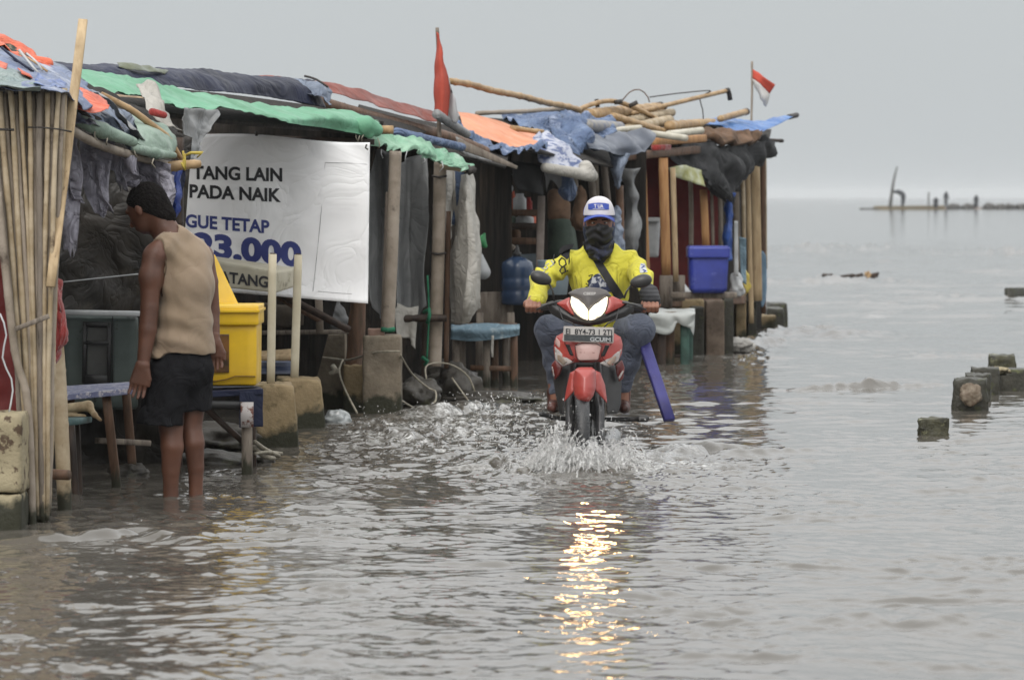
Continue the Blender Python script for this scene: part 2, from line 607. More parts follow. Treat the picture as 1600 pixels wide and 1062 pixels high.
def poly_sd(poly, X, Z):
    """signed distance to a 2-D polygon (negative inside)"""
    d = np.full(X.shape, 1e9); ins = np.zeros(X.shape, bool)
    n = len(poly)
    for i in range(n):
        ax_, az_ = poly[i]; bx, bz = poly[(i + 1) % n]
        ex, ez = bx - ax_, bz - az_
        t = np.clip(((X - ax_) * ex + (Z - az_) * ez) / max(1e-12, ex * ex + ez * ez), 0, 1)
        d = np.minimum(d, (X - ax_ - t * ex) ** 2 + (Z - az_ - t * ez) ** 2)
        c = (az_ > Z) != (bz > Z)
        with np.errstate(divide='ignore', invalid='ignore'):
            xi = (bx - ax_) * (Z - az_) / ((bz - az_) if abs(bz - az_) > 1e-12 else 1e-12) + ax_
        ins ^= c & (X < xi)
    d = np.sqrt(d)
    return np.where(ins, -d, d)

def panel(poly_px, D, thick=0.012, pillow=0.02, curve=None, h=0.0045, rounds=0.004):
    """moulded panel: outline in photo pixels at depth D, pillowed toward the camera, base surface bent by curve(x,z)"""
    pts = [at(px, py, D) for px, py in poly_px]
    pl = [(p.x, p.z) for p in pts]
    xs = [p[0] for p in pl]; zs = [p[1] for p in pl]
    x0, x1, z0, z1 = min(xs) - .02, max(xs) + .02, min(zs) - .02, max(zs) + .02
    gx = np.arange(x0, x1, h); gz = np.arange(z0, z1, h)
    X2, Z2 = np.meshgrid(gx, gz, indexing='ij')
    sd2 = poly_sd(pl, X2, Z2)
    yc = D + (curve(X2, Z2) if curve else 0 * X2)
    ins = np.clip(-sd2, 0, None)
    front = yc - thick / 2 - pillow * (1 - np.exp(-ins / 0.025))
    back = yc + thick / 2
    y0, y1 = front.min() - .02, back.max() + .02
    gy = np.arange(y0, y1, h)
    Y = gy[None, :, None]
    f = np.maximum(np.maximum(front[:, None, :] - Y, Y - back[:, None, :]), sd2[:, None, :])
    f[0] = f[-1] = .05; f[:, 0] = f[:, -1] = .05; f[:, :, 0] = f[:, :, -1] = .05
    V, Fc = surf_nets(f, np.array([x0, y0, z0]), h)
    return relax(V, Fc, 1, 0.4)

def text_geo(s, bold=0.0):
    cu = bpy.data.curves.new('t', 'FONT')
    cu.body = s; cu.size = 1.0; cu.offset = bold; cu.resolution_u = 5
    o = bpy.data.objects.new('t', cu)
    COL.objects.link(o)
    dg = bpy.context.evaluated_depsgraph_get(); dg.update()
    me = bpy.data.meshes.new_from_object(o.evaluated_get(dg))
    bm = bmesh.new(); bm.from_mesh(me)
    bmesh.ops.triangulate(bm, faces=bm.faces)
    bmesh.ops.subdivide_edges(bm, edges=[e_ for e_ in bm.edges if e_.calc_length() > .18], cuts=2)
    bmesh.ops.triangulate(bm, faces=bm.faces)
    V = np.array([v.co[:] for v in bm.verts]); bm.verts.index_update()
    Fc = [tuple(v.index for v in f_.verts) for f_ in bm.faces]
    bm.free(); bpy.data.objects.remove(o); bpy.data.curves.remove(cu); bpy.data.meshes.remove(me)
    return V, Fc

def text_px(s, x0, yb0, x1, yb1, cap, Dfun, bold=0.02, mir=False, flip=False):
    """flat lettering: baseline from (x0,yb0) to (x1,yb1) px, cap height in px, on surface depth Dfun(px,py)"""
    V, Fc = text_geo(s, bold)
    mn, mx = V.min(0), V.max(0)
    H = 0.73
    out = []
    for v in V:
        u = (v[0] - mn[0]) / (mx[0] - mn[0])
        if mir: u = 1 - u
        w = v[1] / H
        if flip: w = 1 - w
        px = x0 + (x1 - x0) * u
        py = yb0 + (yb1 - yb0) * u - cap * w
        out.append(tuple(at(px, py, Dfun(px, py))))
    return out, Fc
# ------------------------------------------------------------------ the flood water, out to the horizon
def gstep(a, b, x): 
    t = np.clip((x - a) / (b - a), 0, 1); return t * t * (3 - 2 * t)

RIDGES = [  # small breaking wave lines: list of (px,py) on the water, height, width along view (m)
    ([(1210, 610), (1270, 611), (1330, 608), (1400, 606), (1480, 600)], 0.050, 0.12),
    ([(1000, 722), (1060, 714), (1110, 706), (1150, 712), (1310, 702)], 0.040, 0.16),
    ([(760, 735), (790, 728), (800, 742)], 0.05, 0.10),
    ([(1270, 398), (1300, 393), (1340, 400)], 0.10, 0.9),
    ([(1500, 400), (1560, 396), (1620, 396)], 0.10, 0.9),
    ([(1100, 550), (1180, 540), (1240, 532)], 0.06, 0.35),
    ([(640, 655), (700, 650), (760, 640)], 0.06, 0.18),
    ([(0, 850), (110, 846), (220, 836), (325, 850)], 0.030, 0.12),
    ([(560, 668), (640, 690), (720, 672)], 0.03, 0.15),
    ([(640, 985), (700, 1000), (800, 990)], 0.012, 0.10),
    ([(1230, 445), (1300, 442), (1380, 446)], 0.07, 0.8),
    ([(1240, 395), (1330, 390), (1420, 398)], 0.10, 1.2),
    ([(1420, 470), (1500, 466), (1570, 472)], 0.05, 0.6),
    ([(1190, 528), (1270, 522), (1340, 530)], 0.05, 0.4),
    ([(1420, 560), (1480, 556), (1520, 562)], 0.03, 0.25),
    ([(1340, 985), (1400, 975), (1470, 990), (1600, 1000)], 0.026, 0.14),
]
def gpt(px, py):
    D = FPX * CAM_H / max(1.0, (py - 307.0))
    return np.array([(px - 800) / FPX * D, D])

def build_water():
    rs = np.random.RandomState(5)
    Ds = [7.5]
    while Ds[-1] < 5000:
        D = Ds[-1]
        Ds.append(D + max(0.0145, D * D / 14500.0 if D < 120 else D * D / 9000.0))
    Ds = np.array(Ds)
    nc = 880
    u = np.linspace(-1, 1, nc)
    Y, U = np.meshgrid(Ds, u, indexing='ij')
    X = U * (0.20 * Y + 1.6)
    H = np.zeros_like(X); SX = np.zeros_like(X); SY = np.zeros_like(X)
    # domain warp
    wx = X + 0.30 * np.sin(Y * 0.61 + 1.3 * np.sin(X * 0.5)) + 0.13 * np.sin(X * 1.7 + Y * 2.3)
    wy = Y + 0.30 * np.sin(X * 0.83 + 1.1 * np.sin(Y * 0.37)) + 0.10 * np.sin(X * 2.9 - Y * 1.9)
    dstep = np.maximum(0.0145, Y * Y / 14500.0)
    patch = 0.75 + 0.35 * np.sin(X * .9 + 1.5 * np.sin(Y * .35)) * np.sin(Y * .45 + 1.2 * np.sin(X * .6))
    Pg = np.stack([X.ravel(), Y.ravel() * .7, 0 * X.ravel()], 1)
    g1 = fnoise(Pg, 1.5, 31, 7).reshape(X.shape); g2 = fnoise(Pg, .62, 32, 8).reshape(X.shape)
    grp = 0.50 + 1.0 * np.clip(.25 + .5 * g1 + .6 * g2, 0, 1.2) ** 1.5     # ripples come in groups, calm water between
    def waves(n, l0, l1, slope, sd_, sharp):
        out = np.zeros_like(X)
        lam = np.exp(rs.uniform(np.log(l0), np.log(l1), n))
        ang = rs.normal(math.radians(98), math.radians(sd_), n)      # travelling mostly toward the camera
        for i in range(n):
            k = 2 * math.pi / lam[i]
            kx, ky = k * math.cos(ang[i]), k * math.sin(ang[i])
            fade = np.clip((lam[i] / (3.0 * dstep)) - 0.4, 0, 1)
            ph = kx * wx + ky * wy + rs.uniform(0, 6.28)
            out += slope / k * fade * (np.sin(ph) - sharp * np.cos(2 * ph))
        return out
    H = waves(16, 1.0, 3.2, .0034, 22, .1)
    H += waves(40, 0.6, 3.5, .0075, 24, .4) * gstep(26, 60, Y) * (.4 + grp)
    hs = waves(80, 0.14, 0.62, .0128, 30, .25) * grp
    sg = .0052
    hs = 2.1 * sg * np.tanh(hs / (2.1 * sg))
    H += sg * (np.exp(np.clip(.30 * hs / sg, -4, 3)) - 1) / .30 * .95      # flatter troughs, sharper little crests
    H += waves(60, 0.075, 0.20, .0205, 54, .3) * np.clip(grp, .45, 1.3) 
    foam = np.zeros_like(X)
    # chop and foam round the motorbike and along the stalls
    def spot(cx, cy, rx, ry):
        return np.exp(-((X - cx) / rx) ** 2 - ((Y - cy) / ry) ** 2)
    bx, by = gpt(915, 735)
    chop = 1.4 * spot(bx - .1, by + .2, .55, 1.1) + 0.9 * spot(bx + .6, by + .3, .45, 1.0) + 0.9 * spot(bx - .75, by + 2.2, .6, 2.0)
    for (a_, b_, rx, ry, s_) in ((640, 668, .45, 1.3, .9), (560, 662, .25, .8, .8), (760, 640, .5, 1.6, .8), (1150, 555, .4, 1.5, .5), (1060, 705, .35, .5, .8), (330, 760, .3, .5, .3)):
        q_ = gpt(a_, b_); chop += s_ * spot(q_[0], q_[1], rx, ry)
    fl = np.abs(X - (-5.73 + 0.21 * Y + 0.25))
    chop += 0.75 * np.exp(-(fl / 0.45) ** 2) * gstep(20, 23, Y) * (1 - gstep(45, 60, Y))
    P3 = np.stack([X.ravel(), Y.ravel() * .8, 0 * X.ravel()], 1)
    n1 = fnoise(P3, 0.22, 21, 9).reshape(X.shape)
    n2 = fnoise(P3, 0.09, 22, 9).reshape(X.shape)
    n3 = fnoise(P3, 0.55, 23, 8).reshape(X.shape)
    fd = np.clip(0.22 / (2 * dstep), 0, 1); fd2 = np.clip(0.10 / (2 * dstep), 0, 1)
    H += chop * (0.013 * (1 - 1.6 * np.abs(n1)) * fd + 0.003 * n2 * fd2)
    foam += np.clip(chop * 0.6 + 0.45 * n3 * chop - 0.42, 0, 1) * np.clip(0.55 + 0.8 * n1 + .3 * n2, 0, 1)
    for (a_, b_) in ((267, 775), (306, 775), (188, 757), (386, 741), (104, 795), (60, 815), (470, 700)):   # rings round legs and posts
        q_ = gpt(a_, b_); r_ = np.hypot(X - q_[0], Y - q_[1])
        H += .0035 * np.sin(r_ * 2 * math.pi / .11) * np.exp(-((r_ - .16) / .16) ** 2)
    rb_ = np.hypot(X - bx, (Y - by) * .8)
    H += .035 * np.exp(-((rb_ - .22) / .10) ** 2) * (1 + .5 * n1)
    for pts, hgt, wid in RIDGES:
        g = [gpt(*p) for p in pts]
        best = np.full(X.shape, 1e9); sgn = np.zeros_like(X); along = np.zeros_like(X)
        xm0, xm1 = min(q[0] for q in g) - 2, max(q[0] for q in g) + 2
        ym0, ym1 = min(q[1] for q in g) - 5 * wid - 1, max(q[1] for q in g) + 5 * wid + 1
        r0, r1 = np.searchsorted(Ds, ym0), np.searchsorted(Ds, ym1)
        Xs, Ys = X[r0:r1], Y[r0:r1]
        b = np.full(Xs.shape, 1e9); sy = np.zeros_like(Xs); tt = np.zeros_like(Xs)
        for i in range(len(g) - 1):
            a_, c_ = g[i], g[i + 1]; e_ = c_ - a_
            t = np.clip(((Xs - a_[0]) * e_[0] + (Ys - a_[1]) * e_[1]) / (e_ @ e_), 0, 1)
            dx, dy = Xs - a_[0] - t * e_[0], Ys - a_[1] - t * e_[1]
            d = np.hypot(dx * 1.0, dy)
            m = d < b
            b = np.where(m, d, b); sy = np.where(m, np.sign(dy), sy)
            tt = np.where(m, (i + t) / (len(g) - 1), tt)
        w = np.where(sy > 0, wid * 1.5, wid * .38) * (1 + .3 * n1[r0:r1])
        env = np.exp(-(b / w) ** 2) * (0.25 + np.sin(np.pi * np.clip(tt, 0.03, .97))) * (0.85 + 0.30 * n3[r0:r1])
        H[r0:r1] += hgt * env * 1.1
        H[r0:r1] += 0.35 * hgt * env * n1[r0:r1]
    # shelter near the left wall: smaller ripples between stalls and lane
    V = np.stack([X.ravel(), Y.ravel(), H.ravel()], 1)
    R_, Cn = X.shape
    idx = np.arange(R_ * Cn).reshape(R_, Cn)
    q = np.stack([idx[:-1, :-1], idx[:-1, 1:], idx[1:, 1:], idx[1:, :-1]], -1).reshape(-1, 4)
    me = bpy.data.meshes.new('water')
    me.vertices.add(len(V)); me.vertices.foreach_set('co', V.ravel())
    me.loops.add(q.size); me.loops.foreach_set('vertex_index', q.ravel().astype(np.int32))
    me.polygons.add(len(q)); me.polygons.foreach_set('loop_start', np.arange(0, q.size, 4, dtype=np.int32))
    me.polygons.foreach_set('use_smooth', np.ones(len(q), bool))
    me.update(calc_edges=True)
    at_ = me.attributes.new('foam', 'FLOAT', 'POINT')
    at_.data.foreach_set('value', foam.ravel().astype(np.float32))
    m = bpy.data.materials.new('flood water'); m.use_nodes = True
    nt = m.node_tree; b = nt.nodes['Principled BSDF']
    b.inputs['Roughness'].default_value = 0.06
    b.inputs['IOR'].default_value = 1.333
    b.inputs['Specular IOR Level'].default_value = 1.0
    geo = nt.nodes.new('ShaderNodeNewGeometry')
    def noise(sc, det, mp=(1, 1, 1)):
        mpn = nt.nodes.new('ShaderNodeMapping'); mpn.inputs['Scale'].default_value = mp
        nt.links.new(geo.outputs['Position'], mpn.inputs['Vector'])
        nn = nt.nodes.new('ShaderNodeTexNoise'); nn.inputs['Scale'].default_value = sc; nn.inputs['Detail'].default_value = det
        nt.links.new(mpn.outputs[0], nn.inputs['Vector']); return nn.outputs['Fac']
    bp = nt.nodes.new('ShaderNodeBump'); bp.inputs['Strength'].default_value = 0.16; bp.inputs['Distance'].default_value = 0.012
    nt.links.new(noise(11, 3, (1, 1.6, 1)), bp.inputs['Height'])
    bp2 = nt.nodes.new('ShaderNodeBump'); bp2.inputs['Strength'].default_value = 0.14; bp2.inputs['Distance'].default_value = 0.05
    nt.links.new(noise(1.6, 4, (1, 1.5, 1)), bp2.inputs['Height'])
    nt.links.new(bp.outputs[0], bp2.inputs['Normal'])
    nt.links.new(bp2.outputs[0], b.inputs['Normal'])
    af = nt.nodes.new('ShaderNodeAttribute'); af.attribute_name = 'foam'
    mul = nt.nodes.new('ShaderNodeMath'); mul.operation = 'MULTIPLY'
    rg = nt.nodes.new('ShaderNodeMapRange'); rg.inputs['From Min'].default_value = .42; rg.inputs['From Max'].default_value = .60
    nt.links.new(noise(42, 6), rg.inputs['Value'])
    nt.links.new(af.outputs['Fac'], mul.inputs[0]); nt.links.new(rg.outputs[0], mul.inputs[1])
    mx = nt.nodes.new('ShaderNodeMix'); mx.data_type = 'RGBA'
    mx.inputs[6].default_value = (0.088, 0.080, 0.068, 1); mx.inputs[7].default_value = (0.62, 0.62, 0.60, 1)
    nt.links.new(mul.outputs[0], mx.inputs[0]); nt.links.new(mx.outputs[2], b.inputs['Base Color'])
    me.materials.append(m)
    o = bpy.data.objects.new('water', me); COL.objects.link(o)
    tag(o, 'grey rippled flood water that covers the lane and runs out to the open sea', 'water', kind='structure')
    return o
water = build_water()
# ------------------------------------------------------------------ materials of the stalls
BAMB = mat('dry bamboo', C('#b7a68a', 1.25), C('#94805f', 1.2), rough=0.55, scale=9, c3=C('#5d4a35', 1.0), s3=7, lo3=.60, hi3=.72, bump=.25, wet=0.05)
BAMB2 = mat('weathered bamboo', C('#a09384', 1.2), C('#857868', 1.2), rough=0.6, scale=7, c3=C('#5b4e42', 1.0), s3=5, lo3=.58, hi3=.7, bump=.25, wet=0.06)
BAMB3 = mat('honey bamboo', C('#b5966a', 1.25), C('#8f6f45', 1.2), rough=0.5, scale=10, c3=C('#4d3a28', 1.0), s3=6, lo3=.6, hi3=.72, bump=.2)
WOODP = mat('pale plank wood', C('#c3aa83', 1.3), C('#a68c66', 1.2), rough=0.65, scale=5, stretch=(6, 6, .7), c3=C('#6d583f', 1.), s3=12, lo3=.62, hi3=.7, bump=.2)
WOODO = mat('orange sawn wood', C('#b98a52', 1.25), C('#99683a', 1.2), rough=0.6, scale=5, stretch=(6, 6, .7), bump=.2)
WOODG = mat('grey weathered wood', C('#8d8275', 1.2), C('#6a5f54', 1.2), rough=0.75, scale=5, stretch=(5, 5, .8), c3=C('#3d352e', 1), s3=8, bump=.3, wet=0.05)
WOODD = mat('dark wet wood', C('#4c3b30', 1.1), C('#2c231d', 1.1), rough=0.55, scale=5, stretch=(5, 5, .8), bump=.3)
WOODB = mat('brown board wood', C('#7a5a44', 1.1), C('#54402f', 1.1), rough=0.6, scale=5, stretch=(5, 5, .8), bump=.3, wet=0.05)
CONC = mat('weathered concrete', C('#8b7f6d', 1.25), C('#6d6252', 1.2), rough=0.85, scale=7, c3=C('#3c3a28', 1.1), s3=3.2, lo3=.52, hi3=.66, bump=.7, bscale=45, wet=0.10)
CONC2 = mat('tan concrete', C('#9a8663', 1.2), C('#7a6848', 1.2), rough=0.85, scale=7, c3=C('#4a4329', 1.1), s3=4, lo3=.52, hi3=.64, bump=.7, bscale=50, wet=0.09)
CONCD = mat('wet dark concrete', C('#46443a', 1.1), C('#2a2a22', 1.1), rough=0.5, scale=9, c3=C('#5e6234', 1.1), s3=9, lo3=.55, hi3=.66, bump=.8, bscale=40)
CREAM = mat('peeling cream paint', C('#b3a684', 1.05), C('#968a6b', 1.0), rough=0.75, scale=6, c3=C('#5d4a38', 1.), s3=13, lo3=.55, hi3=.60, bump=.6, bscale=50, wet=0.13)
IVORY = mat('ivory painted metal', C('#c9c0a8', 1.25), C('#bdb294', 1.2), rough=0.5, scale=5, c3=C('#8e8468', 1), s3=10, lo3=.64, hi3=.75)
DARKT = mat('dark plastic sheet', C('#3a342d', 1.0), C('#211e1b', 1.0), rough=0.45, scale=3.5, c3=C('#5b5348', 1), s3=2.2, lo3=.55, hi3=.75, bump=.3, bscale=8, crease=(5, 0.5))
DARKI = mat('shade dark woven wall', C('#3a332c', .8), C('#171513', .8), rough=0.9, scale=3.5, stretch=(9, 9, .5), c3=C('#574a3c', .8), s3=1.6, lo3=.58, hi3=.7, bump=.5, bscale=12)  # woven walls and roofs, stall interior shade put into the dark colour
NAVY = mat('navy tarp', C('#2e3552', .9), C('#1d2236', .9), rough=0.55, scale=3, c3=C('#4d5675', .9), s3=2.2, lo3=.64, hi3=.8, spec=.2, crease=(4, 0.5))
GREEN = mat('green shade cloth', C('#6aa887', 1.2), C('#57926f', 1.2), rough=0.6, scale=2.2, c3=C('#8fc7a6', 1.2), s3=1.5, lo3=.58, hi3=.75, crease=(4, 0.35))
GREENF = mat('faded green tarp', C('#8fb59a', 1.25), C('#6fa586', 1.2), rough=0.6, scale=4, c3=C('#c2cfc6', 1.1), s3=5, lo3=.58, hi3=.7, crease=(7, 0.5))
SAGE = mat('sage green canvas', C('#8fa395', 1.25), C('#748a7a', 1.2), rough=0.6, scale=5, c3=C('#566059', 1), s3=6, lo3=.6, hi3=.7, crease=(7, 0.4))
SLATE = mat('slate blue tarp', C('#7f8ca0', 1.2), C('#5c687c', 1.2), rough=0.45, scale=5, c3=C('#30364a', 1), s3=5, lo3=.56, hi3=.62, spec=.5, crease=(7, 0.8))
BLUET = mat('faded blue tarp', C('#7d8aa8', 1.15), C('#5f6d8e', 1.15), rough=0.5, scale=4, c3=C('#b9bfcc', 1.1), s3=3.5, lo3=.56, hi3=.68, spec=.45, crease=(7, 0.6))
BLUEJ = mat('crumpled denim blue tarp', C('#62789b', 1.2), C('#435679', 1.15), rough=0.5, scale=6, c3=C('#9fadc9', 1.1), s3=6, lo3=.56, hi3=.66, crease=(7, 0.9))
BLUEB = mat('bright blue tarp', C('#3f7cc0', 1.2), C('#2c66ad', 1.15), rough=0.4, scale=4, c3=C('#7fb0dd', 1.1), s3=3, lo3=.6, hi3=.75, spec=.5, crease=(7, 0.5))
BLUER = mat('royal blue plastic', C('#1f3f96', 1.15), C('#173380', 1.1), rough=0.35, scale=4, spec=.5)
ORANG = mat('orange tarp', C('#e0693f', 1.25), C('#c9502c', 1.2), rough=0.5, scale=4, c3=C('#e9a07c', 1.1), s3=5, lo3=.62, hi3=.75, crease=(7, 0.5))
PEACH = mat('peach orange tarp', C('#e09367', 1.25), C('#d27e4f', 1.2), rough=0.55, scale=3, c3=C('#e8b48f', 1.1), s3=2.4, lo3=.58, hi3=.75, crease=(2.5, 0.3))
RUST = mat('rust red tarp', C('#94402b', 1.1), C('#6d2d20', 1.05), rough=0.55, scale=3, c3=C('#4a2019', 1), s3=3, lo3=.6, hi3=.75, crease=(4, 0.5))
GREYC = mat('grey plastic curtain', C('#8b8c8c', 1.2), C('#737576', 1.2), rough=0.45, scale=3, c3=C('#a9aaaa', 1.1), s3=2.5, lo3=.56, hi3=.72, spec=.5, crease=(3, 0.5))
WHITC = mat('off white canvas curtain', C('#b0aca4', 1.3), C('#98948b', 1.25), rough=0.6, scale=3, c3=C('#827c70', 1.1), s3=3, lo3=.58, hi3=.75, crease=(7, 0.5))
RAGS = mat('torn lavender grey plastic', C('#9a97a4', 1.2), C('#77747f', 1.1), rough=0.5, scale=7, c3=C('#4c4a55', 1), s3=9, lo3=.55, hi3=.66, spec=.5, crease=(7, 0.9))
BANN = mat('white banner vinyl', (.82, .82, .825, 1), (.76, .76, .77, 1), crease=(2.6, .42), rough=0.78, scale=2.2, c3=(.70, .69, .66, 1), s3=1.6, lo3=.60, hi3=.85)
INKK = mat('black ink', (.022, .022, .026, 1), rough=.5)
INKB = mat('blue ink', C('#2f3b86', 1.0), C('#3b4892', 1.0), rough=.5, scale=9)
REDC = mat('red cloth', C('#a3251d', 1.15), C('#7c1813', 1.1), rough=0.8, scale=8, sheen=.3, crease=(7, 0.5))
REDW = mat('dark red painted board', C('#7a1f1c', 1.1), C('#5c1413', 1.1), rough=0.6, scale=4)
YELL = mat('yellow plastic', (.78, .50, .018, 1), (.62, .38, .02, 1), rough=0.38, scale=3, c3=C('#8a6a20', 1), s3=8, lo3=.66, hi3=.72, spec=.5)
YELR = mat('yellow raffia', C('#d6c04a', 1.2), C('#a88f2f', 1.1), rough=.6, scale=20)
CABG = mat('grey green painted cabinet', C('#56625e', 1.1), C('#444f4c', 1.1), rough=0.55, scale=4, c3=C('#2a2e2c', 1), s3=7, lo3=.6, hi3=.66)
BLACKP = mat('black plastic', (.018, .018, .019, 1), (.03, .03, .03, 1), rough=.45, scale=6)
GLASSD = mat('dark window glass', (.03, .032, .03, 1), (.07, .07, .065, 1), rough=.2, scale=3)
WHITP = mat('white plastic', C('#bdbfc0', 1.3), C('#a4a7a8', 1.2), rough=.4, scale=5)
ROPE = mat('pale rope', C('#a59e8d', 1.2), C('#827b6a', 1.2), rough=.8, scale=30)
ROPEG = mat('green twine', C('#1f7a56', 1.2), C('#175f45', 1.1), rough=.7, scale=30)
ROCK = mat('wet dark rock', C('#4c473f', 1.1), C('#2b2823', 1.1), rough=.45, scale=6, c3=C('#55563a', 1.1), s3=4, lo3=.56, hi3=.7, bump=.8, bscale=25)
JUGB = mat('blue water jug plastic', C('#3b5272', 1.0), C('#2b3e5b', 1.0), rough=.25, scale=3, spec=.6)
TEALC = mat('pale blue oilcloth', C('#7d9bab', 1.2), C('#6b8797', 1.15), rough=.4, scale=4, c3=C('#b9c6c8', 1.1), s3=3, lo3=.58, hi3=.66, crease=(7, 0.5))
NETD = mat('dark netting', C('#37383a', 1.0), C('#1f2022', 1.0), rough=.8, scale=9, c3=C('#5a5c5c', 1), s3=8, lo3=.6, hi3=.7)
BARK = mat('rusty brown sacking', C('#7d5f47', 1.1), C('#54402f', 1.1), rough=.85, scale=8)
TAPE = mat('dark wrap tape', C('#3d3834', 1), rough=.5)

def shack(loc, label):
    return thing('stall_shack', loc, label, 'stall', 'bamboo and tarp stalls in a row along the flooded lane')

def S(name, rows, m, label=None, cat=None, parent=None, group=None, **kw):
    return mk(name, sheet(rows, **kw), m, parent, label=label, cat=cat, group=group)

def bmb(p, q, r, seed=0, bam=.12, mid=None, seg=10):
    pts = [at(*p)] + ([at(*mid)] if mid else []) + [at(*q)]
    return tube(pts, r, seg, bamboo=bam, wob=.004, seed=seed)

def sink(v, d=.2):
    v = Vector(v); v.z -= d; return v

# ================================================================== shack 1 : nearest, at the left edge
sh1 = shack(at(60, 815, 19.0), 'nearest stall at the left, dark plastic walls under a heap of mixed tarps')
S('wall', [[(-160, 120, 20.9), (60, 150, 20.9), (180, 170, 20.9), (300, 215, 20.9)], [(-160, 450, 20.9), (60, 450, 20.8), (180, 450, 20.85), (284, 450, 20.9)], [(-160, 760, 20.9), (60, 735, 20.9), (180, 735, 20.9), (276, 735, 20.9)]],
  DARKT, parent=sh1, wr=.02, ws=.35, seed=2, label='dark see-through plastic wall behind the man')
S('side_wall', [[(-330, 120, 17.0), (-200, 120, 19), (-60, 130, 20.9)], [(-330, 860, 17.0), (-200, 800, 19), (-60, 740, 20.9)]], DARKI, parent=sh1, wr=.01)
S('roof', [[(-160, 60, 19.3), (0, 92, 19.6), (140, 135, 19.9), (280, 200, 20.4)], [(-160, 130, 17.0), (0, 150, 17.3), (120, 178, 18.0), (262, 236, 19.6)]], DARKI, parent=sh1, wr=.01, thick=.02)
mk('beam', tube([at(100, 196, 17.6), at(160, 228, 18.2), at(275, 262, 19.4)], .022, 8, bamboo=.1), BAMB2, sh1)
mk('post', tube([at(-40, 120, 17.4), sink(at(-34, 840, 17.4))], .035, 8, bamboo=.1), BAMB2, sh1)
mk('post', tube([at(279, 215, 20.6), sink(at(276, 735, 20.6))], .03, 8, bamboo=.1), WOODD, sh1)
mk('tie_rod', tube([at(95, 441, 20.3), at(216, 428, 20.3)], .004, 6), WHITP, sh1)

# cloths piled on the first roof
S('tarp', [[(-30, 78, 18.2), (40, 86, 18.3), (90, 104, 18.5), (135, 132, 18.7)], [(-30, 100, 17.5), (40, 112, 17.6), (92, 128, 17.8), (150, 160, 18.2)], [(-30, 136, 16.9), (40, 140, 16.9), (100, 142, 17.0), (135, 172, 17.5)]],
  BLUET, 'faded blue tarp spread over the nearest roof above the stick screen', 'tarp', wr=.014, ws=.3, seed=3)
S('tarp', [[(-30, 44, 18.6), (20, 66, 18.6), (60, 86, 18.6), (78, 96, 18.6)], [(-30, 62, 18.3), (20, 84, 18.3), (55, 103, 18.3), (78, 112, 18.4)]],
  ORANG, 'orange tarp bunched along the ridge of the nearest roof', 'tarp', wr=.03, ws=.14, seed=4)
mk('tarp', blob([s_cap(at(52, 93, 18.5), at(74, 100, 18.5), .020, .030), s_cap(at(60, 101, 18.4), at(76, 108, 18.4), .022, .018)], .006, .02), ORANG, label='knotted end of orange tarp on the ridge beside the tall plank', cat='tarp')
for i, (a, b) in enumerate((((2, 74), (52, 112)), ((0, 88), (66, 133)), ((30, 78), (62, 116)))):
    mk('lath', tube([at(a[0], a[1], 17.9), at((a[0] + b[0]) / 2, (a[1] + b[1]) / 2 + 2, 17.85), at(b[0], b[1], 17.8)], .006, 6), (NAVY, NAVY, WHITP)[i],
       label=('dark strap across the blue tarp, nearest the ridge', 'long dark strap down the middle of the blue tarp', 'thin pale strap along the orange ridge tarp')[i], cat='strap')
S('tarp', [[(-12, 92, 17.7), (12, 100, 17.7)], [(-12, 104, 17.4), (10, 108, 17.4)]], ORANG, 'orange patch of tarp at the left edge of the blue roof', 'tarp', wr=.006, thick=.006)
S('tarp', [[(28, 106, 17.6), (44, 114, 17.6), (58, 121, 17.65)], [(34, 114, 17.3), (48, 120, 17.3), (50, 124, 17.4)]], ORANG, 'small orange patch lying on the blue roof tarp', 'tarp', wr=.006, thick=.006)
S('tarp', [[(74, 88, 18.9), (95, 100, 18.9), (128, 122, 18.9)], [(78, 100, 18.7), (100, 118, 18.7), (135, 142, 18.7)], [(84, 108, 18.5), (108, 134, 18.5), (140, 156, 18.5)]],
  SLATE, 'slate blue tarp fold behind the tall plank', 'tarp', wr=.02, ws=.2, seed=6)
S('tarp', [[(124, 138, 18.1), (150, 146, 18.2), (163, 154, 18.3)], [(120, 162, 17.8), (142, 166, 17.9), (171, 165, 18.1)], [(121, 170, 17.6), (140, 175, 17.7), (165, 172, 17.9)]],
  ORANG, 'square orange tarp scrap right of the tall plank', 'tarp', wr=.006, ws=.2, seed=7)
S('tarp', [[(118, 128, 18.7), (150, 142, 18.8), (200, 178, 19.1), (240, 215, 19.4)], [(118, 160, 18.3), (150, 178, 18.4), (190, 200, 18.7), (235, 232, 19.1)], [(118, 190, 17.9), (150, 196, 18.0), (190, 222, 18.4), (230, 240, 18.9)]],
  SLATE, 'slate tarp with dark folds over the corner of the first roof', 'tarp', wr=.022, ws=.22, seed=8)
S('tarp', [[(146, 138, 18.5), (176, 168, 18.6), (205, 206, 18.8), (222, 232, 18.9)], [(158, 146, 18.3), (186, 176, 18.4), (214, 205, 18.6), (232, 226, 18.8)]],
  GREYC, 'long grey plastic strip lying across the slate tarp', 'tarp', wr=.012, ws=.15, seed=9)
mk('tarp', blob([s_cap(at(128, 190, 18.0), at(160, 204, 18.1), .030, .036), s_cap(at(160, 204, 18.1), at(208, 222, 18.3), .036, .024)], .008, .02), SAGE, label='rolled sage green canvas hanging under the first roof', cat='tarp')
S('tarp', [[(205, 176, 19.2), (232, 184, 19.3), (262, 196, 19.5)], [(214, 200, 18.9), (240, 206, 19.0), (275, 222, 19.3)], [(214, 226, 18.6), (242, 240, 18.8), (270, 246, 19.1)]],
  SAGE, 'sage green canvas bulging over the roof corner above the man', 'tarp', wr=.012, ws=.3, seed=10)
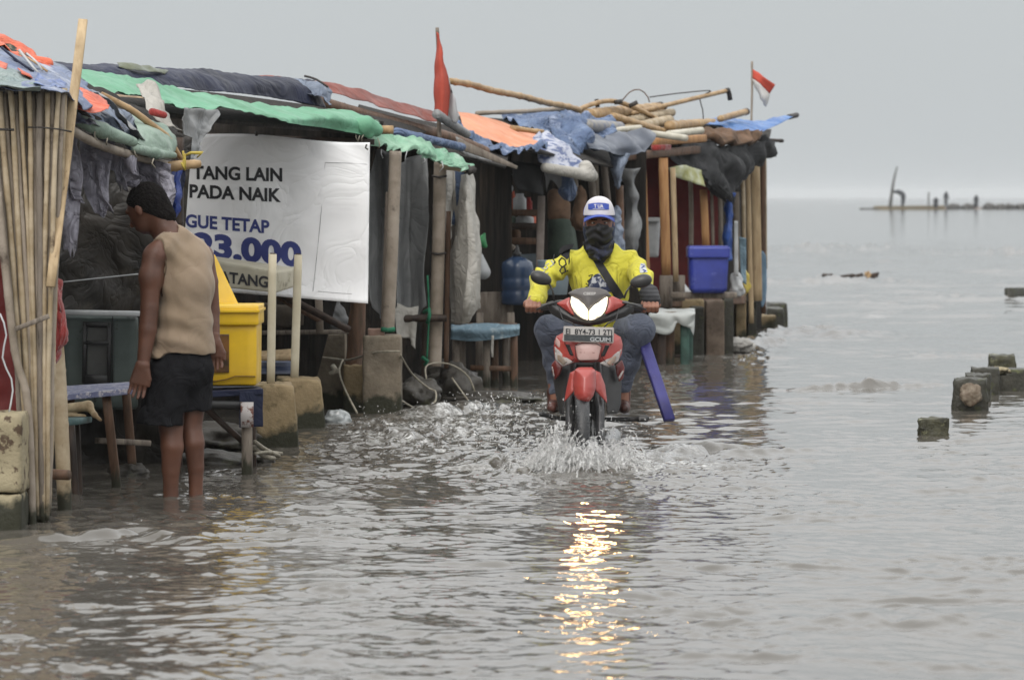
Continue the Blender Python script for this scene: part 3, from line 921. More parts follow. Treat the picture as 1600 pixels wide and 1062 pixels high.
mk('tarp', blob([s_cap(at(212, 232, 18.6), at(242, 240, 18.8), .022, .026), s_cap(at(242, 240, 18.8), at(272, 243, 19.1), .026, .016)], .007, .02), SAGE, label='lower rolled hem of sage canvas above the man', cat='tarp')
S('tarp', [[(214, 136, 19.9), (232, 130, 19.9), (250, 146, 19.9)], [(222, 148, 19.7), (240, 150, 19.7), (262, 176, 19.7)], [(232, 176, 19.5), (250, 190, 19.5), (284, 206, 19.6)]],
  WHITC, 'pale torn canvas scrap beside the bent bamboo', 'tarp', wr=.02, ws=.12, seed=11)
mk('bag', blob([s_cap(at(238, 175, 19.3), at(256, 180, 19.3), .020, .018)], .005, .02), REDC, label='small red bag tucked against the bent bamboo', cat='bag')
mk('bamboo_pole', tube([at(158, 148, 18.9), at(205, 172, 19.0), at(240, 198, 19.1), at(262, 216, 19.2), at(284, 250, 19.3)], [.016, .017, .018, .017, .012], 9, bamboo=.1), BAMB3, label='bent bamboo pole arching over the first roof corner', cat='bamboo pole')
mk('bamboo_pole', tube([at(252, 262, 19.2), at(285, 258, 19.25), at(312, 256, 19.3)], [.028, .026, .02], 10, bamboo=.1), BAMB3, label='short bamboo end tied with yellow raffia above the man', cat='bamboo pole')
mk('raffia_tie', [tube([at(286 + 3 * math.sin(k), 236 + k * 4.5, 19.12), at(289, 262 + k, 19.14)], .006, 5) for k in range(5)] +
   [tube([at(288, 244, 19.15), at(302, 238, 19.1), at(318, 240, 19.1), at(308, 246, 19.12)], [.005, .009, .011, .004], 6)], YELR, label='yellow raffia knotted round the bamboo end', cat='tie')
# torn plastic hanging from the first roof
ragrows = [
    ([(98, 190), (112, 200), (124, 215)], [(96, 260), (112, 262), (128, 270)], [(92, 330), (108, 335), (124, 330)], [(96, 385), (110, 400), (122, 372)]),
    ([(124, 206), (150, 212), (178, 222)], [(126, 245), (150, 262), (172, 262)], [(128, 285), (150, 305), (170, 300)], [(132, 300), (152, 322), (172, 326)]),
    ([(150, 216), (185, 232), (214, 236)], [(160, 250), (186, 262), (214, 250)], [(176, 270), (190, 282), (214, 284)], [(184, 290), (198, 288), (218, 282)]),
    ([(214, 240), (240, 250), (268, 256)], [(216, 262), (242, 275), (268, 280)], [(222, 280), (246, 300), (268, 316)], [(232, 290), (252, 330), (266, 352)]),
    ([(206, 220), (214, 224), (222, 232)], [(204, 240), (213, 246), (221, 255)], [(208, 262), (214, 266), (218, 272)], [(212, 286), (215, 290), (218, 284)]),
]
ragrows += [
    ([(100, 205), (106, 206), (112, 214)], [(104, 250), (109, 255), (113, 252)], [(118, 300), (121, 304), (123, 300)], [(124, 322), (126, 326), (128, 322)]),
    ([(132, 232), (142, 236), (152, 240)], [(140, 262), (150, 266), (158, 262)], [(146, 296), (152, 300), (158, 306)], [(158, 318), (162, 326), (167, 322)]),
    ([(186, 236), (200, 244), (216, 246)], [(188, 262), (204, 272), (216, 270)], [(194, 272), (206, 278), (214, 276)], [(198, 280), (204, 284), (210, 280)]),
    ([(250, 262), (262, 268), (274, 274)], [(252, 300), (260, 306), (270, 300)], [(256, 330), (262, 336), (268, 330)], [(262, 350), (265, 356), (268, 350)]),
    ([(108, 268), (118, 270), (126, 272)], [(104, 310), (114, 316), (122, 316)], [(98, 344), (108, 352), (118, 348)], [(104, 366), (112, 380), (119, 410)]),
]
lbs = ['long torn plastic rag hanging lowest beside the stick screen', 'torn grey plastic rag hanging behind the long one', 'frayed plastic rag hanging left of the man\'s head',
       'lavender plastic rag hanging over the man\'s head', 'thin plastic shred dangling from the sage canvas', 'narrow twisted shred in front of the longest rag', 'narrow shred between the long rag and the man', 'pointed lavender rag right above the man\'s forehead',
       'rightmost rag, hanging down to the man\'s neck', 'lowest frayed tongue of plastic beside the tall plank']
for i, rr_ in enumerate(ragrows):
    D = 18.2 + (i * .25 if i < 5 else (i - 5) * .2)
    S('plastic_rag', [[(x, y, D + .03 * math.sin(x * .3 + k)) for x, y in row] for k, row in enumerate(rr_)], RAGS, lbs[i], 'plastic rag', group='torn plastic rags hanging from the first roof',
      wr=.028, ws=.13, seed=30 + i, rag=.07, res=.018, aniso=(1.6, 1, .5))
S('cloth_strip', [[(268, 262, 19.9), (276, 258, 19.9), (286, 262, 19.9)], [(266, 300, 19.9), (274, 300, 19.85), (282, 305, 19.9)], [(268, 342, 19.9), (275, 344, 19.88), (280, 340, 19.9)]],
  BLUER, 'royal blue cloth strip hanging at the edge of the banner', 'cloth', wr=.015, ws=.1, seed=12)
S('cloth_strip', [[(274, 255, 20.3), (286, 252, 20.3)], [(278, 280, 20.3), (290, 276, 20.3)], [(280, 306, 20.3), (284, 304, 20.3)]], NAVY, 'dark navy cloth scrap right of the blue strip', 'cloth', wr=.012, ws=.1, seed=13)

# stick screen
scr = thing('stick_screen', at(62, 815, 17.05), 'upright screen of slim bamboo sticks tied together, tapering to its foot', 'screen')
rr_ = random.Random(3)
N = 24
for i in range(N):
    u = i / (N - 1)
    xt = -14 + 116 * u + rr_.uniform(-2, 2)
    xb = 44 + 33 * u + rr_.uniform(-2, 2)
    yt = 137 + rr_.uniform(-1, 12); yb = 820 - 40 * u + rr_.uniform(-14, 8)
    D = 17.05 + (i % 3) * .028
    xm = xt + (xb - xt) * .55 + rr_.uniform(-3, 3)
    r = rr_.uniform(.0095, .0145)
    mk('stick', tube([at(xt, yt, D), at(xm, (yt + yb) / 2, D + rr_.uniform(-.02, .02)), sink(at(xb, yb, D), .08)], [r, r * 1.05, r * .95], 7, bamboo=.08, wob=.002, seed=i), (BAMB, BAMB2, BAMB)[i % 3] if i % 5 else WOODG, scr)
mk('stick', tube([at(-4, 300, 16.98), at(22, 540, 16.98), at(44, 640, 16.98), sink(at(52, 818, 16.98))], .018, 8, bamboo=.08), BAMB2, scr)
mk('batten', beam(at(24, 514, 16.94), at(76, 494, 16.94), .035, .022, seed=2), WOODG, scr)
mk('tie_wire', tube([at(-14, 202, 16.98), at(22, 203, 16.97)], .006, 5), TAPE, scr)
mk('tie_wire', tube([at(44, 199, 16.99), at(78, 200, 16.97), at(112, 206, 17.0)], .004, 5), TAPE, scr)
mk('lath', beam(at(-20, 190, 17.2), at(98, 196, 17.2), .03, .02), BAMB2, scr)
mk('cardboard_scrap', sheet([[(34, 190, 17.14), (52, 188, 17.12)], [(32, 214, 17.14), (50, 216, 17.1)]], thick=.01), WOODP, scr)
# tall plank and poles
mk('plank', beam(at(130, 31, 17.35), at(79, 448, 17.0), .042, .02, wob=.001, seed=3, side=(1, 0, 0)), WOODP, label='tall pale plank leaning up past the roof, top end in the sky', cat='plank')
mk('bamboo_pole', tube([at(78, 430, 17.75), at(92, 600, 17.75), sink(at(104, 795, 17.75))], [.036, .036, .032], 12, bamboo=.06), BAMB, label='thick pale bamboo pole standing beside the stick screen', cat='bamboo pole')
mk('log', [tube([at(72, 740, 17.55), at(108, 742, 17.5)], [.026, .024], 10), tube([at(70, 735, 17.6), sink(at(74, 800, 17.6))], .022, 8)], WOODB, label='short cut log lashed low against the thick bamboo pole', cat='log')
S('cloth', [[(78, 425, 17.55), (86, 430, 17.5), (94, 440, 17.55)], [(76, 470, 17.5), (90, 480, 17.4), (103, 488, 17.5)], [(76, 520, 17.5), (92, 528, 17.4), (108, 520, 17.45)], [(74, 560, 17.5), (84, 572, 17.45), (96, 545, 17.5)]],
  REDC, 'red cloth hung on the thick bamboo pole', 'cloth', wr=.022, ws=.13, seed=14, aniso=(1.5, 1, .5), res=.015)
S('cloth', [[(-30, 380, 17.7), (24, 384, 17.7)], [(-30, 500, 17.7), (30, 500, 17.7)], [(-30, 650, 17.7), (34, 660, 17.7)]], REDW, 'dark red cloth hung behind the stick screen', 'cloth', wr=.015, ws=.2, seed=15)
mk('cable', tube([at(0, 490, 16.9), at(10, 520, 16.88), at(4, 560, 16.9), at(20, 600, 16.9), at(14, 645, 16.88)], .004, 6), WHITP, label='thin white cable looping above the cream post', cat='cable')
# cream block post
cp = thing('concrete_post', at(14, 828, 16.75), 'cream painted block post with peeling paint at the left edge', 'post')
mk('block', pblock(-45, 33, 772, 826, 16.7, .28, tx=0, below=.15, seed=4, amp=.006), CREAM, cp)
mk('block', pblock(-45, 34, 647, 770, 16.7, .28, tx=1, below=0, seed=5, amp=.006), CREAM, cp)
# table, stool, bags by the cabinet
tb = thing('table', at(150, 750, 19.5), 'low wooden bench table with a blue and white patterned top behind the man', 'table')
a, b, c, d = at(100, 616, 19.1), at(208, 606, 19.1), at(206, 596, 20.0), at(96, 603, 20.0)
mk('tabletop', hexa([sink(a, .03), sink(b, .03), sink(c, .03), sink(d, .03), a, b, c, d], 6, .001), mat('blue white printed cover', C('#8e94b4', 1.2), C('#5a6390', 1.1), rough=.45, scale=14, c3=C('#c6c4cc', 1.2), s3=22, lo3=.5, hi3=.56), tb)
for (x0, y0, x1, y1, D0, D1) in ((166, 618, 189, 757, 19.15, 19.2), (110, 618, 108, 745, 19.2, 19.3), (196, 600, 212, 735, 19.95, 20.0), (104, 606, 100, 735, 19.95, 20.0)):
    mk('leg', beam(at(x0, y0, D0), sink(at(x1, y1, D1)), .045, .03, seed=x0), WOODB, tb)
mk('shelf_rail', beam(at(152, 688, 19.6), at(232, 692, 19.8), .05, .03), WOODG, tb)
st_ = thing('stool', at(114, 765, 18.7), 'small worn stool tucked under the patterned table', 'stool')
mk('seat', beam(at(96, 660, 18.6), at(126, 655, 18.9), .12, .03), mat('teal worn paint', C('#5f7f80', 1.1), C('#3f5656', 1), rough=.6, scale=12), st_)
mk('leg', beam(at(112, 664, 18.6), sink(at(122, 768, 18.6)), .03, .025), WOODD, st_)
mk('leg', beam(at(98, 664, 18.6), sink(at(96, 768, 18.6)), .03, .025), WOODD, st_)
mk('leg', beam(at(120, 660, 18.9), sink(at(126, 757, 18.9)), .03, .025), WOODD, st_)
mk('bag', blob([s_cap(at(106, 637, 18.9), at(138, 634, 18.9), .022, .026), s_cap(at(138, 634, 18.9), at(148, 648, 18.85), .022, .012), s_cap(at(148, 648, 18.85), at(157, 656, 18.8), .012, .008), s_cap(at(104, 648, 18.9), at(132, 650, 18.9), .012, .01)], .005, .015),
   mat('crumpled cream bag', C('#b8a684', 1.3), C('#8a704c', 1.1), rough=.7, scale=14), label='crumpled cream plastic bag on the small stool', cat='bag')
cb = thing('cabinet', at(156, 605, 20.4), 'grey green painted cabinet with a dark framed hatch', 'cabinet')
mk('body', hexa([at(96, 640, 20.4), at(216, 640, 20.4), at(214, 632, 21.0), at(94, 632, 21.0), at(96, 492, 20.4), at(216, 493, 20.4), at(214, 490, 21.0), at(94, 490, 21.0)], 8, .002), CABG, cb)
mk('top_rail', beam(at(94, 488, 20.36), at(222, 490, 20.36), .028, .06, side=(0, 0, 1)), WHITP, cb)
mk('frame', [beam(at(130, 506, 20.37), at(172, 507, 20.37), .026, .03, side=(0, 0, 1)), beam(at(133, 504, 20.37), at(131, 598, 20.37), .02, .03, side=(1, 0, 0)), beam(at(171, 504, 20.37), at(170, 598, 20.37), .02, .03, side=(1, 0, 0)),
              beam(at(131, 535, 20.368), at(171, 536, 20.368), .018, .03, side=(0, 0, 1)), beam(at(130, 592, 20.37), at(172, 593, 20.37), .05, .03, side=(0, 0, 1))], BLACKP, cb)
mk('pane', hexa([at(135, 592, 20.385), at(169, 592, 20.385), at(169, 592, 20.4), at(135, 592, 20.4), at(135, 510, 20.385), at(169, 510, 20.385), at(169, 510, 20.4), at(135, 510, 20.4)], 2, 0), GLASSD, cb)
mk('divider', beam(at(176, 492, 20.385), at(176, 612, 20.385), .006, .01), BLACKP, cb)
# cooler on its table
ct_ = thing('table', at(350, 740, 20.2), 'dark navy table carrying the yellow cooler box', 'table')
a, b, c, d = at(300, 613, 20.0), at(411, 607, 20.0), at(404, 603, 20.7), at(300, 603, 20.9)
mk('tabletop', hexa([sink(a, .03), sink(b, .03), sink(c, .03), sink(d, .03), a, b, c, d], 6, .002), NAVY, ct_)
mk('apron', hexa([at(374, 668, 19.97), at(411, 666, 20.02), at(411, 666, 20.06), at(374, 668, 20.01), at(374, 612, 19.97), at(411, 609, 20.02), at(411, 609, 20.06), at(374, 612, 20.01)], 4, .002), NAVY, ct_)
mk('rail', tube([at(316, 632, 19.98), at(378, 633, 19.98)], .022, 8), BLACKP, ct_)
mk('leg', beam(at(386, 630, 20.0), sink(at(386, 741, 20.0)), .055, .05, seed=5), WOODG, ct_)
mk('leg', beam(at(306, 625, 20.2), sink(at(300, 735, 20.2)), .05, .05, seed=6), WOODD, ct_)
mk('leg', beam(at(392, 615, 20.7), sink(at(394, 722, 20.7)), .05, .05, seed=7), WOODD, ct_)
mk('brace', beam(at(322, 638, 20.1), at(380, 690, 20.1), .05, .03, seed=6), WOODD, ct_)
mk('plate', beam(at(386, 628, 19.955), at(386, 667, 19.955), .068, .014, side=(1, 0, 0)), mat('rust stained enamel', C('#b9b3b0', 1.2), C('#7a4a3c', 1), rough=.5, scale=22, lo=.5, hi=.56), ct_, label='small white rust-stained plate on the leg')
cl = thing('cooler_box', at(364, 602, 20.3), 'bright yellow cooler box with an upright lid, on the navy table', 'cooler box')
def qbox(x0, x1, y0, y1, D, dep, n=5, amp=.001, tx=0, rnd_=.08):
    return pblock(x0, x1, y0, y1, D, dep, tx=tx, below=0, n=n, amp=amp, rnd_=rnd_)
mk('body', qbox(322, 400, 499, 602, 20.18, .42, tx=-1), YELL, cl)
mk('rim', qbox(319, 404, 477, 508, 20.15, .46, rnd_=.12), YELL, cl)
mk('rim_lip', qbox(317, 405.5, 484, 488, 20.13, .49), YELL, cl)
mk('lid', hexa([at(322, 478, 20.5), at(374, 478, 20.5), at(374, 478, 20.56), at(322, 478, 20.56), at(322, 396, 20.6), at(336, 398, 20.6), at(336, 398, 20.66), at(322, 396, 20.66)], 6, .001), YELL, cl)
mk('label_sticker', hexa([at(326, 582, 20.165), at(358, 582, 20.165), at(358, 582, 20.172), at(326, 582, 20.172), at(326, 522, 20.165), at(358, 522, 20.165), at(358, 522, 20.172), at(326, 522, 20.172)], 3, 0), mat('sticker print', C('#2d2923', 1), C('#8a5a22', 1.1), rough=.4, scale=9), cl)
mk('seam', tube([at(324, 596, 20.17), at(350, 594, 20.165), at(364, 588, 20.165), at(399, 588, 20.17)], .004, 6), mat('dark yellow seam', C('#8a6612', 1), rough=.5), cl)  # seam line in a darker, browner yellow than the box
# boards with posts on concrete blocks
for (x0, x1, y0, y1, D, lab, sd_) in ((396, 458, 600, 700, 22.15, 'tapered concrete block carrying the left ivory post', 1), (432, 500, 591, 668, 24.0, 'squat concrete block carrying the right ivory post', 2)):
    mk('concrete_block', hexa([sink(at(x0, y1, D), .15), sink(at(x1 + 13, y1, D), .15), sink(at(x1 + 10, y1 - 6, D + .5), .15), sink(at(x0, y1 - 6, D + .5), .15),
                              at(x0, y0, D), at(x1 + 1, y0 + 2, D), at(x1 - 2, y0 - 3, D + .5), at(x0, y0 - 4, D + .5)], 8, .007, .12, sd_), CONC2, label=lab, cat='concrete block')
for (x0, y0, x1, y1, D, lab) in ((426, 397, 423, 600, 22.3, 'left one of the two upright ivory posts, on the nearer block'), (466, 398, 460, 592, 24.1, 'right one of the two upright ivory posts, on the farther block')):
    ip = thing('ivory_post', at(x1, y1, D), lab, 'post', 'pair of ivory posts before the banner')
    mk('shaft', beam(at(x0, y0, D), at(x1, y1 + 2, D), 12.5 * D / FPX, .05, side=(1, 0, 0)), IVORY, ip)
    mk('cap', beam(at(x0, y0 - 2, D), at(x0, y0 + 3, D), 8 * D / FPX, .03, side=(1, 0, 0)), WOODD, ip)

# ================================================================== shack 2 : behind the banner
sh2 = shack(at(430, 680, 25.2), 'stall behind the white banner, green cloth over its eave')
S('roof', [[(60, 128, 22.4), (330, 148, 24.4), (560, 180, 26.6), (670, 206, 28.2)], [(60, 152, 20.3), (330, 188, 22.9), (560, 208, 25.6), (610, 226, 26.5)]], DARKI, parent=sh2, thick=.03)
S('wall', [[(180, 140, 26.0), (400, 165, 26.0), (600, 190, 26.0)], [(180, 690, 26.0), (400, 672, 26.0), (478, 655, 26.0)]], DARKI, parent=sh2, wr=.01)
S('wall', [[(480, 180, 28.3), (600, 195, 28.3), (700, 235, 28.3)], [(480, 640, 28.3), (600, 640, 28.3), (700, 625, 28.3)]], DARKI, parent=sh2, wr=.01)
mk('eave_pole', tube([at(120, 150, 21.6), at(350, 172, 24.0), at(540, 200, 25.6), at(614, 203, 25.7)], .030, 10, bamboo=.05), BAMB3, sh2)
mk('roof_beam', tube([at(440, 142, 26), at(560, 178, 27.0), at(690, 212, 28.4), at(758, 238, 29)], .045, 10, bamboo=.06), WOODB, sh2)
mk('roof_beam', beam(at(300, 212, 25.6), at(585, 222, 25.6), .06, .04), WOODD, sh2)
mk('rail', beam(at(395, 520, 25.9), at(545, 518, 25.9), .03, .03), WOODG, sh2)
mk('brace', beam(at(430, 455, 25.6), at(545, 515, 25.4), .06, .04), WOODD, sh2)
mk('brace', beam(at(392, 440, 25.7), at(500, 500, 25.6), .10, .03), WOODB, sh2)
mk('post', beam(at(497, 440, 25.8), at(500, 520, 25.8), .05, .04), BAMB2, sh2)
mk('post', tube([at(618, 236, 25.65), at(612, 400, 25.65), at(606, 518, 25.65)], [.041, .042, .043], 14, bamboo=.03, seed=4), BAMB2, sh2)
mk('post', beam(at(606, 300, 25.75), at(598, 520, 25.75), .03, .03), WOODG, sh2)
mk('post_strap', tube([at(596, 514, 25.6), at(606, 516, 25.59), at(617, 514, 25.6)], .018, 6), ROPEG, sh2)
mk('trunk_post', tube([at(562, 440, 26.1), at(556, 520, 26.1), sink(at(548, 640, 26.1))], [.055, .058, .062], 12, wob=.003), WOODB, sh2)
# green and navy tarps
S('tarp', [[(118, 106, 21.2), (200, 118, 22.0), (270, 136, 22.8), (350, 152, 23.6), (440, 168, 24.6), (530, 170, 25.6), (592, 188, 26.1)],
           [(118, 128, 20.6), (200, 140, 21.4), (270, 156, 22.2), (350, 165, 23.0), (440, 182, 24.0), (530, 182, 25.0), (592, 198, 25.6)],
           [(118, 138, 20.0), (165, 148, 20.6), (215, 148, 21.2), (280, 166, 22.0), (360, 167, 22.8), (440, 190, 23.8), (520, 202, 24.9), (584, 213, 25.4)]],
  GREEN, 'long bright green shade cloth draped along the eave above the banner', 'tarp', wr=.016, ws=.5, seed=17, hf=.3)
mk('tarp', blob([s_cap(at(572, 196, 25.3), at(588, 203, 25.35), .065, .045), s_cap(at(560, 197, 25.3), at(578, 212, 25.3), .05, .02)], .008, .03), GREEN, label='rolled end of the green cloth round the eave pole', cat='tarp')
S('tarp', [[(60, 96, 23.0), (130, 98, 23.4), (240, 104, 24.2), (330, 112, 25.0), (430, 122, 26.0), (490, 128, 26.6)],
           [(60, 104, 22.6), (130, 104, 23.0), (240, 112, 23.8), (330, 124, 24.6), (430, 130, 25.6), (500, 138, 26.3)],
           [(60, 120, 22.4), (130, 125, 22.8), (240, 134, 23.6), (330, 142, 24.4), (420, 150, 25.4), (510, 168, 26.2)]],
  NAVY, 'navy blue tarp stretched over the ridge behind the green cloth', 'tarp', wr=.016, ws=.5, seed=18)
S('tarp', [[(183, 98, 23.5), (210, 100, 23.6), (240, 106, 23.8), (262, 112, 24.0)], [(186, 104, 23.4), (212, 108, 23.5), (240, 112, 23.7), (258, 116, 23.9)]],
  mat('olive canvas', C('#6b7058', 1.1), C('#8a9087', 1.1), rough=.7, scale=9), 'thin olive canvas edge on top of the navy tarp', 'tarp', wr=.01, ws=.15, seed=19)
S('tarp', [[(392, 118, 26.2), (440, 121, 26.4), (520, 130, 26.9), (600, 152, 27.6), (682, 176, 28.3)], [(392, 122, 26.1), (450, 127, 26.3), (525, 146, 26.7), (600, 168, 27.3), (684, 192, 28.1)]],
  RUST, 'rust red tarp sloping down to the flagpole', 'tarp', wr=.012, ws=.4, seed=20)
S('tarp', [[(430, 125, 26.2), (470, 122, 26.2), (500, 130, 26.3), (520, 140, 26.3)], [(440, 140, 26.0), (470, 142, 26.0), (500, 150, 26.0), (514, 168, 26.0)]],
  SLATE, 'crumpled slate plastic heap on the ridge where the red tarp begins', 'tarp', wr=.045, ws=.16, seed=21)
mk('wire', tube([at(476, 119, 26.1), at(494, 124, 26.05), at(512, 136, 26.0)], .008, 5), TAPE, label='bent black wire sticking up from the slate heap', cat='wire')
S('tarp', [[(586, 205, 26.0), (640, 212, 26.5), (700, 236, 27.0), (742, 258, 27.4)], [(575, 215, 25.8), (640, 228, 26.2), (700, 250, 26.8), (738, 262, 27.2)], [(580, 222, 25.7), (605, 235, 25.9), (640, 233, 26.1), (665, 246, 26.4), (690, 250, 26.6), (722, 268, 26.9)]],
  GREENF, 'ragged faded green tarp over the second eave', 'tarp', wr=.03, ws=.22, seed=22, rag=.07)
mk('tarp', blob([s_cap(at(620, 207, 26.6), at(656, 215, 26.8), .035, .03), s_cap(at(656, 215, 26.8), at(722, 230, 27.4), .03, .03)], .01, .02), BLUEJ, label='rolled blue cloth lying behind the faded green tarp', cat='tarp')
S('tarp', [[(286, 168, 21.8), (330, 172, 22.3), (345, 176, 22.4)], [(288, 200, 21.8), (315, 205, 22.1), (330, 200, 22.2)], [(296, 245, 21.8), (304, 250, 21.9), (310, 236, 22.0)]],
  GREYC, 'grey plastic scrap sagging left of the banner top', 'tarp', wr=.03, ws=.2, seed=23)

# banner with its lettering
def banD(px, py):
    q = np.array([[px / 100.0, 0.0, py / 100.0]])
    w = fnoise(q, 1.7, 41, 6)[0] * .011 + fnoise(q, .75, 42, 6, aniso=(1.3, 1, .6))[0] * .0035
    diag = (px - 545) * .8 - (py - 225) * 1.0
    w += .012 * math.exp(-(diag / 14.0) ** 2) * math.exp(-((px - 540) / 60.0) ** 2)
    low = max(0, (py - 400) / 60.0)
    return 24.85 + w - .04 * low * low
def banner_rows():
    rows = []
    for j in range(40):
        v = j / 39
        row = []
        for i in range(52):
            u = i / 51
            xl, xr = 190 + 4 * v, 578 - 3 * v
            x = xl + (xr - xl) * u
            yt = 207 + 15 * max(0, (u - .2)) * 1.2 + 3 * math.sin(u * 9) * (1 - v)
            yb = 438 + 36 * u ** .8
            y = yt + (yb - yt) * v
            row.append((x, y, banD(x, y)))
        rows.append(row)
    return rows
bn = thing('banner', at(430, 470, 24.85), 'large white vinyl banner reading TANG LAIN PADA NAIK GUE TETAP 23.000', 'banner')
mk('vinyl', sheet(banner_rows(), res=.022, linear=True, thick=.002), BANN, bn)
fr = lambda px, py: banD(px, py) - .0032
for s_, x0, y0, x1, y1, cap, m_, bo in (('TANG LAIN', 301, 279, 441, 283, 20.5, INKK, .036), ('PADA NAIK', 296, 308, 439, 315, 20.5, INKK, .036),
                                ('GUE TETAP', 290, 354, 421, 364, 20.0, INKB, .034), ('23.000', 302, 398, 471, 415, 36, INKB, .05)):
    mk('lettering', text_px(s_, x0, y0, x1, y1, cap, fr, bo), m_, bn, smooth=False)
mk('seam', [tube([at(x, y, banD(x, y) - .002) for x, y in pts], .0017, 4) for pts in ([(508, 254), (502, 330), (495, 400), (489, 455)], [(508, 254), (545, 255), (574, 257)], [(497, 455), (530, 458), (550, 459)])], mat('seam grey', C('#9a9a9c', 1.2), rough=.6), bn)
mk('eyelet', tube([at(573, 226, 24.80), at(571, 232, 24.79), at(575, 234, 24.79)], .006, 6), TAPE, bn)
mk('eyelet', tube([at(400, 206, 24.80), at(401, 212, 24.79)], .010, 6), TAPE, bn)
mk('signboard', hexa([at(300, 444, 24.25), at(432, 458, 24.25), at(462, 448, 24.6), at(320, 438, 24.6), at(300, 400, 24.25), at(433, 424, 24.25), at(462, 418, 24.6), at(320, 398, 24.6)], 7, .002),
   mat('cream board paint', C('#bfb9a5', 1.25), C('#aaa38c', 1.2), rough=.55, scale=5, c3=C('#7e7763', 1), s3=6, lo3=.62, hi3=.74), label='cream signboard lettered ATANG under the banner', cat='sign')
mk('lettering', text_px('ATANG', 343, 440, 419, 449, 17.5, lambda x, y: 24.243, .03), INKK, bpy.data.objects['signboard'], smooth=False)
S('bench', [[(402, 552, 25.3), (455, 548, 25.3)], [(402, 560, 25.1), (456, 560, 25.1)]], WOODP, 'pale plank bench end behind the ivory posts', 'bench', thick=.03)
mk('box', qbox(402, 456, 566, 584, 25.3, .3), mat('blue striped box', C('#3e4f78', 1.1), C('#9aa3b8', 1.1), rough=.5, scale=30, stretch=(.1, .1, 1)), label='blue and white striped box under the pale bench end', cat='box')
# rubble at the water line under the tables
def boulder(name, c, r, m, seed, label, cat, group=None, sq=(1, 1, .7), D=None):
    c = Vector(c)
    bm = bmesh.new(); bmesh.ops.create_icosphere(bm, subdivisions=4, radius=1)
    V = np.array([v.co[:] for v in bm.verts]); Fc = [tuple(v.index for v in f_.verts) for f_ in bm.faces]; bm.free()
    n = fnoise(V, 1.3, seed, 6) * .22 + fnoise(V, .5, seed + 1, 7) * .09
    n = np.round(n * 5) / 5 * .5 + n * .5
    V = V * (1 + n)[:, None] * np.array(sq) * r + np.array(c)
    return mk(name, (V, Fc), m, label=label, cat=cat, group=group)
for i, (px, py, D, r, sq, lab) in enumerate(((344, 726, 20.9, .17, (1.5, 1, .42), 'low dark rock behind the cooler table leg'), (330, 690, 22.0, .2, (1.3, 1, .5), 'dark wet rock under the cooler table'),
        (655, 620, 26.4, .17, (.85, 1, .75), 'round black rock beside the tall concrete column'), (712, 612, 27.4, .2, (.9, 1, .95), 'mossy rock under the bamboo post'),
        (690, 596, 28.0, .16, (1, 1, .9), 'brown rock behind the round black one'), (652, 560, 28.6, .20, (1, 1, .8), 'rock heap in the dark behind the column'), (770, 624, 27.2, .16, (2.0, 1, .35), 'low flat rock washed by foam under the blue table'),
        (725, 637, 26.6, .09, (1.4, 1, .6), 'small pale stone at the water line right of the mossy rock'), (200, 740, 20.0, .10, (1, 1, .5), 'small dark stone by the table leg'))):
    boulder('rock', at(px, py, D), r, ROCK, 50 + i * 3, lab, 'rock', 'rocks at the foot of the stalls', sq)
boulder('plastic_bag', at(526, 658, 24.6), .085, mat('clear wet plastic', C('#b5b9ba', 1.2), C('#7d8485', 1.1), rough=.2, scale=20, spec=.6), 91, 'crumpled clear plastic bag in the water before the columns', 'bag', None, (1, 1, .85))
mk('concrete_block', qbox(575, 600, 514, 530, 25.6, .15, amp=.004), mat('pink brick', C('#a08070', 1.1), C('#84695a', 1.1), rough=.8, scale=12), label='pinkish brick on top of the tall column', cat='brick')
for (x0, x1, y0, y1, D, dep, lab, sd_, tx, m_) in ((474, 540, 522, 645, 26.2, .3, 'grey concrete column tied with rope, left of the trunk post', 11, 1, CONC), (566, 627, 525, 648, 25.5, .3, 'tall concrete column under the first bamboo post', 12, 1, CONC), (536, 572, 570, 645, 26.0, .2, 'tan concrete stub between the two columns', 13, 1, CONC2)):
    mk('concrete_column', pblock(x0, x1, y0, y1, D, dep, tx=tx, seed=sd_, amp=.006), m_, label=lab, cat='concrete column')
mk('rope', [tube([at(476, 556, 26.1), at(520, 560, 26.05), at(545, 562, 25.9), at(590, 550, 25.45), at(625, 549, 25.4)], .008, 6), tube([at(536, 562, 25.9), at(530, 580, 25.8), at(540, 610, 25.5), at(558, 645, 25.2)], .007, 6), tube([at(520, 572, 26.0), at(526, 580, 25.95), at(515, 585, 25.95)], .02, 6)],
   ROPE, label='pale rope tied round both concrete columns with an end in the water', cat='rope')
mk('rope', [tube([at(626, 555, 25.45), at(645, 585, 26.0), at(672, 608, 26.2), at(681, 612, 26.2), at(678, 630, 26.1), at(650, 637, 26.0), at(628, 626, 25.6)], .007, 6), tube([at(670, 606, 26.5), at(666, 572, 26.8), at(700, 568, 27), at(730, 586, 27.1), at(742, 612, 27.1)], .006, 6), tube([at(706, 590, 26.8), at(732, 626, 26.7)], .006, 6)], ROPE, label='slack rope looped over the rocks beside the bamboo post', cat='rope')
mk('rope', [tube([at(398, 690, 20.3), at(415, 702, 20.6), at(436, 712, 20.8)], .012, 6), tube([at(396, 698, 20.4), at(412, 712, 20.6), at(428, 716, 20.7)], .014, 6), tube([at(398, 708, 20.4), at(418, 706, 20.6), at(440, 708, 21)], .010, 6)], ROPE, label='frayed rope ends at the foot of the cooler table', cat='rope')

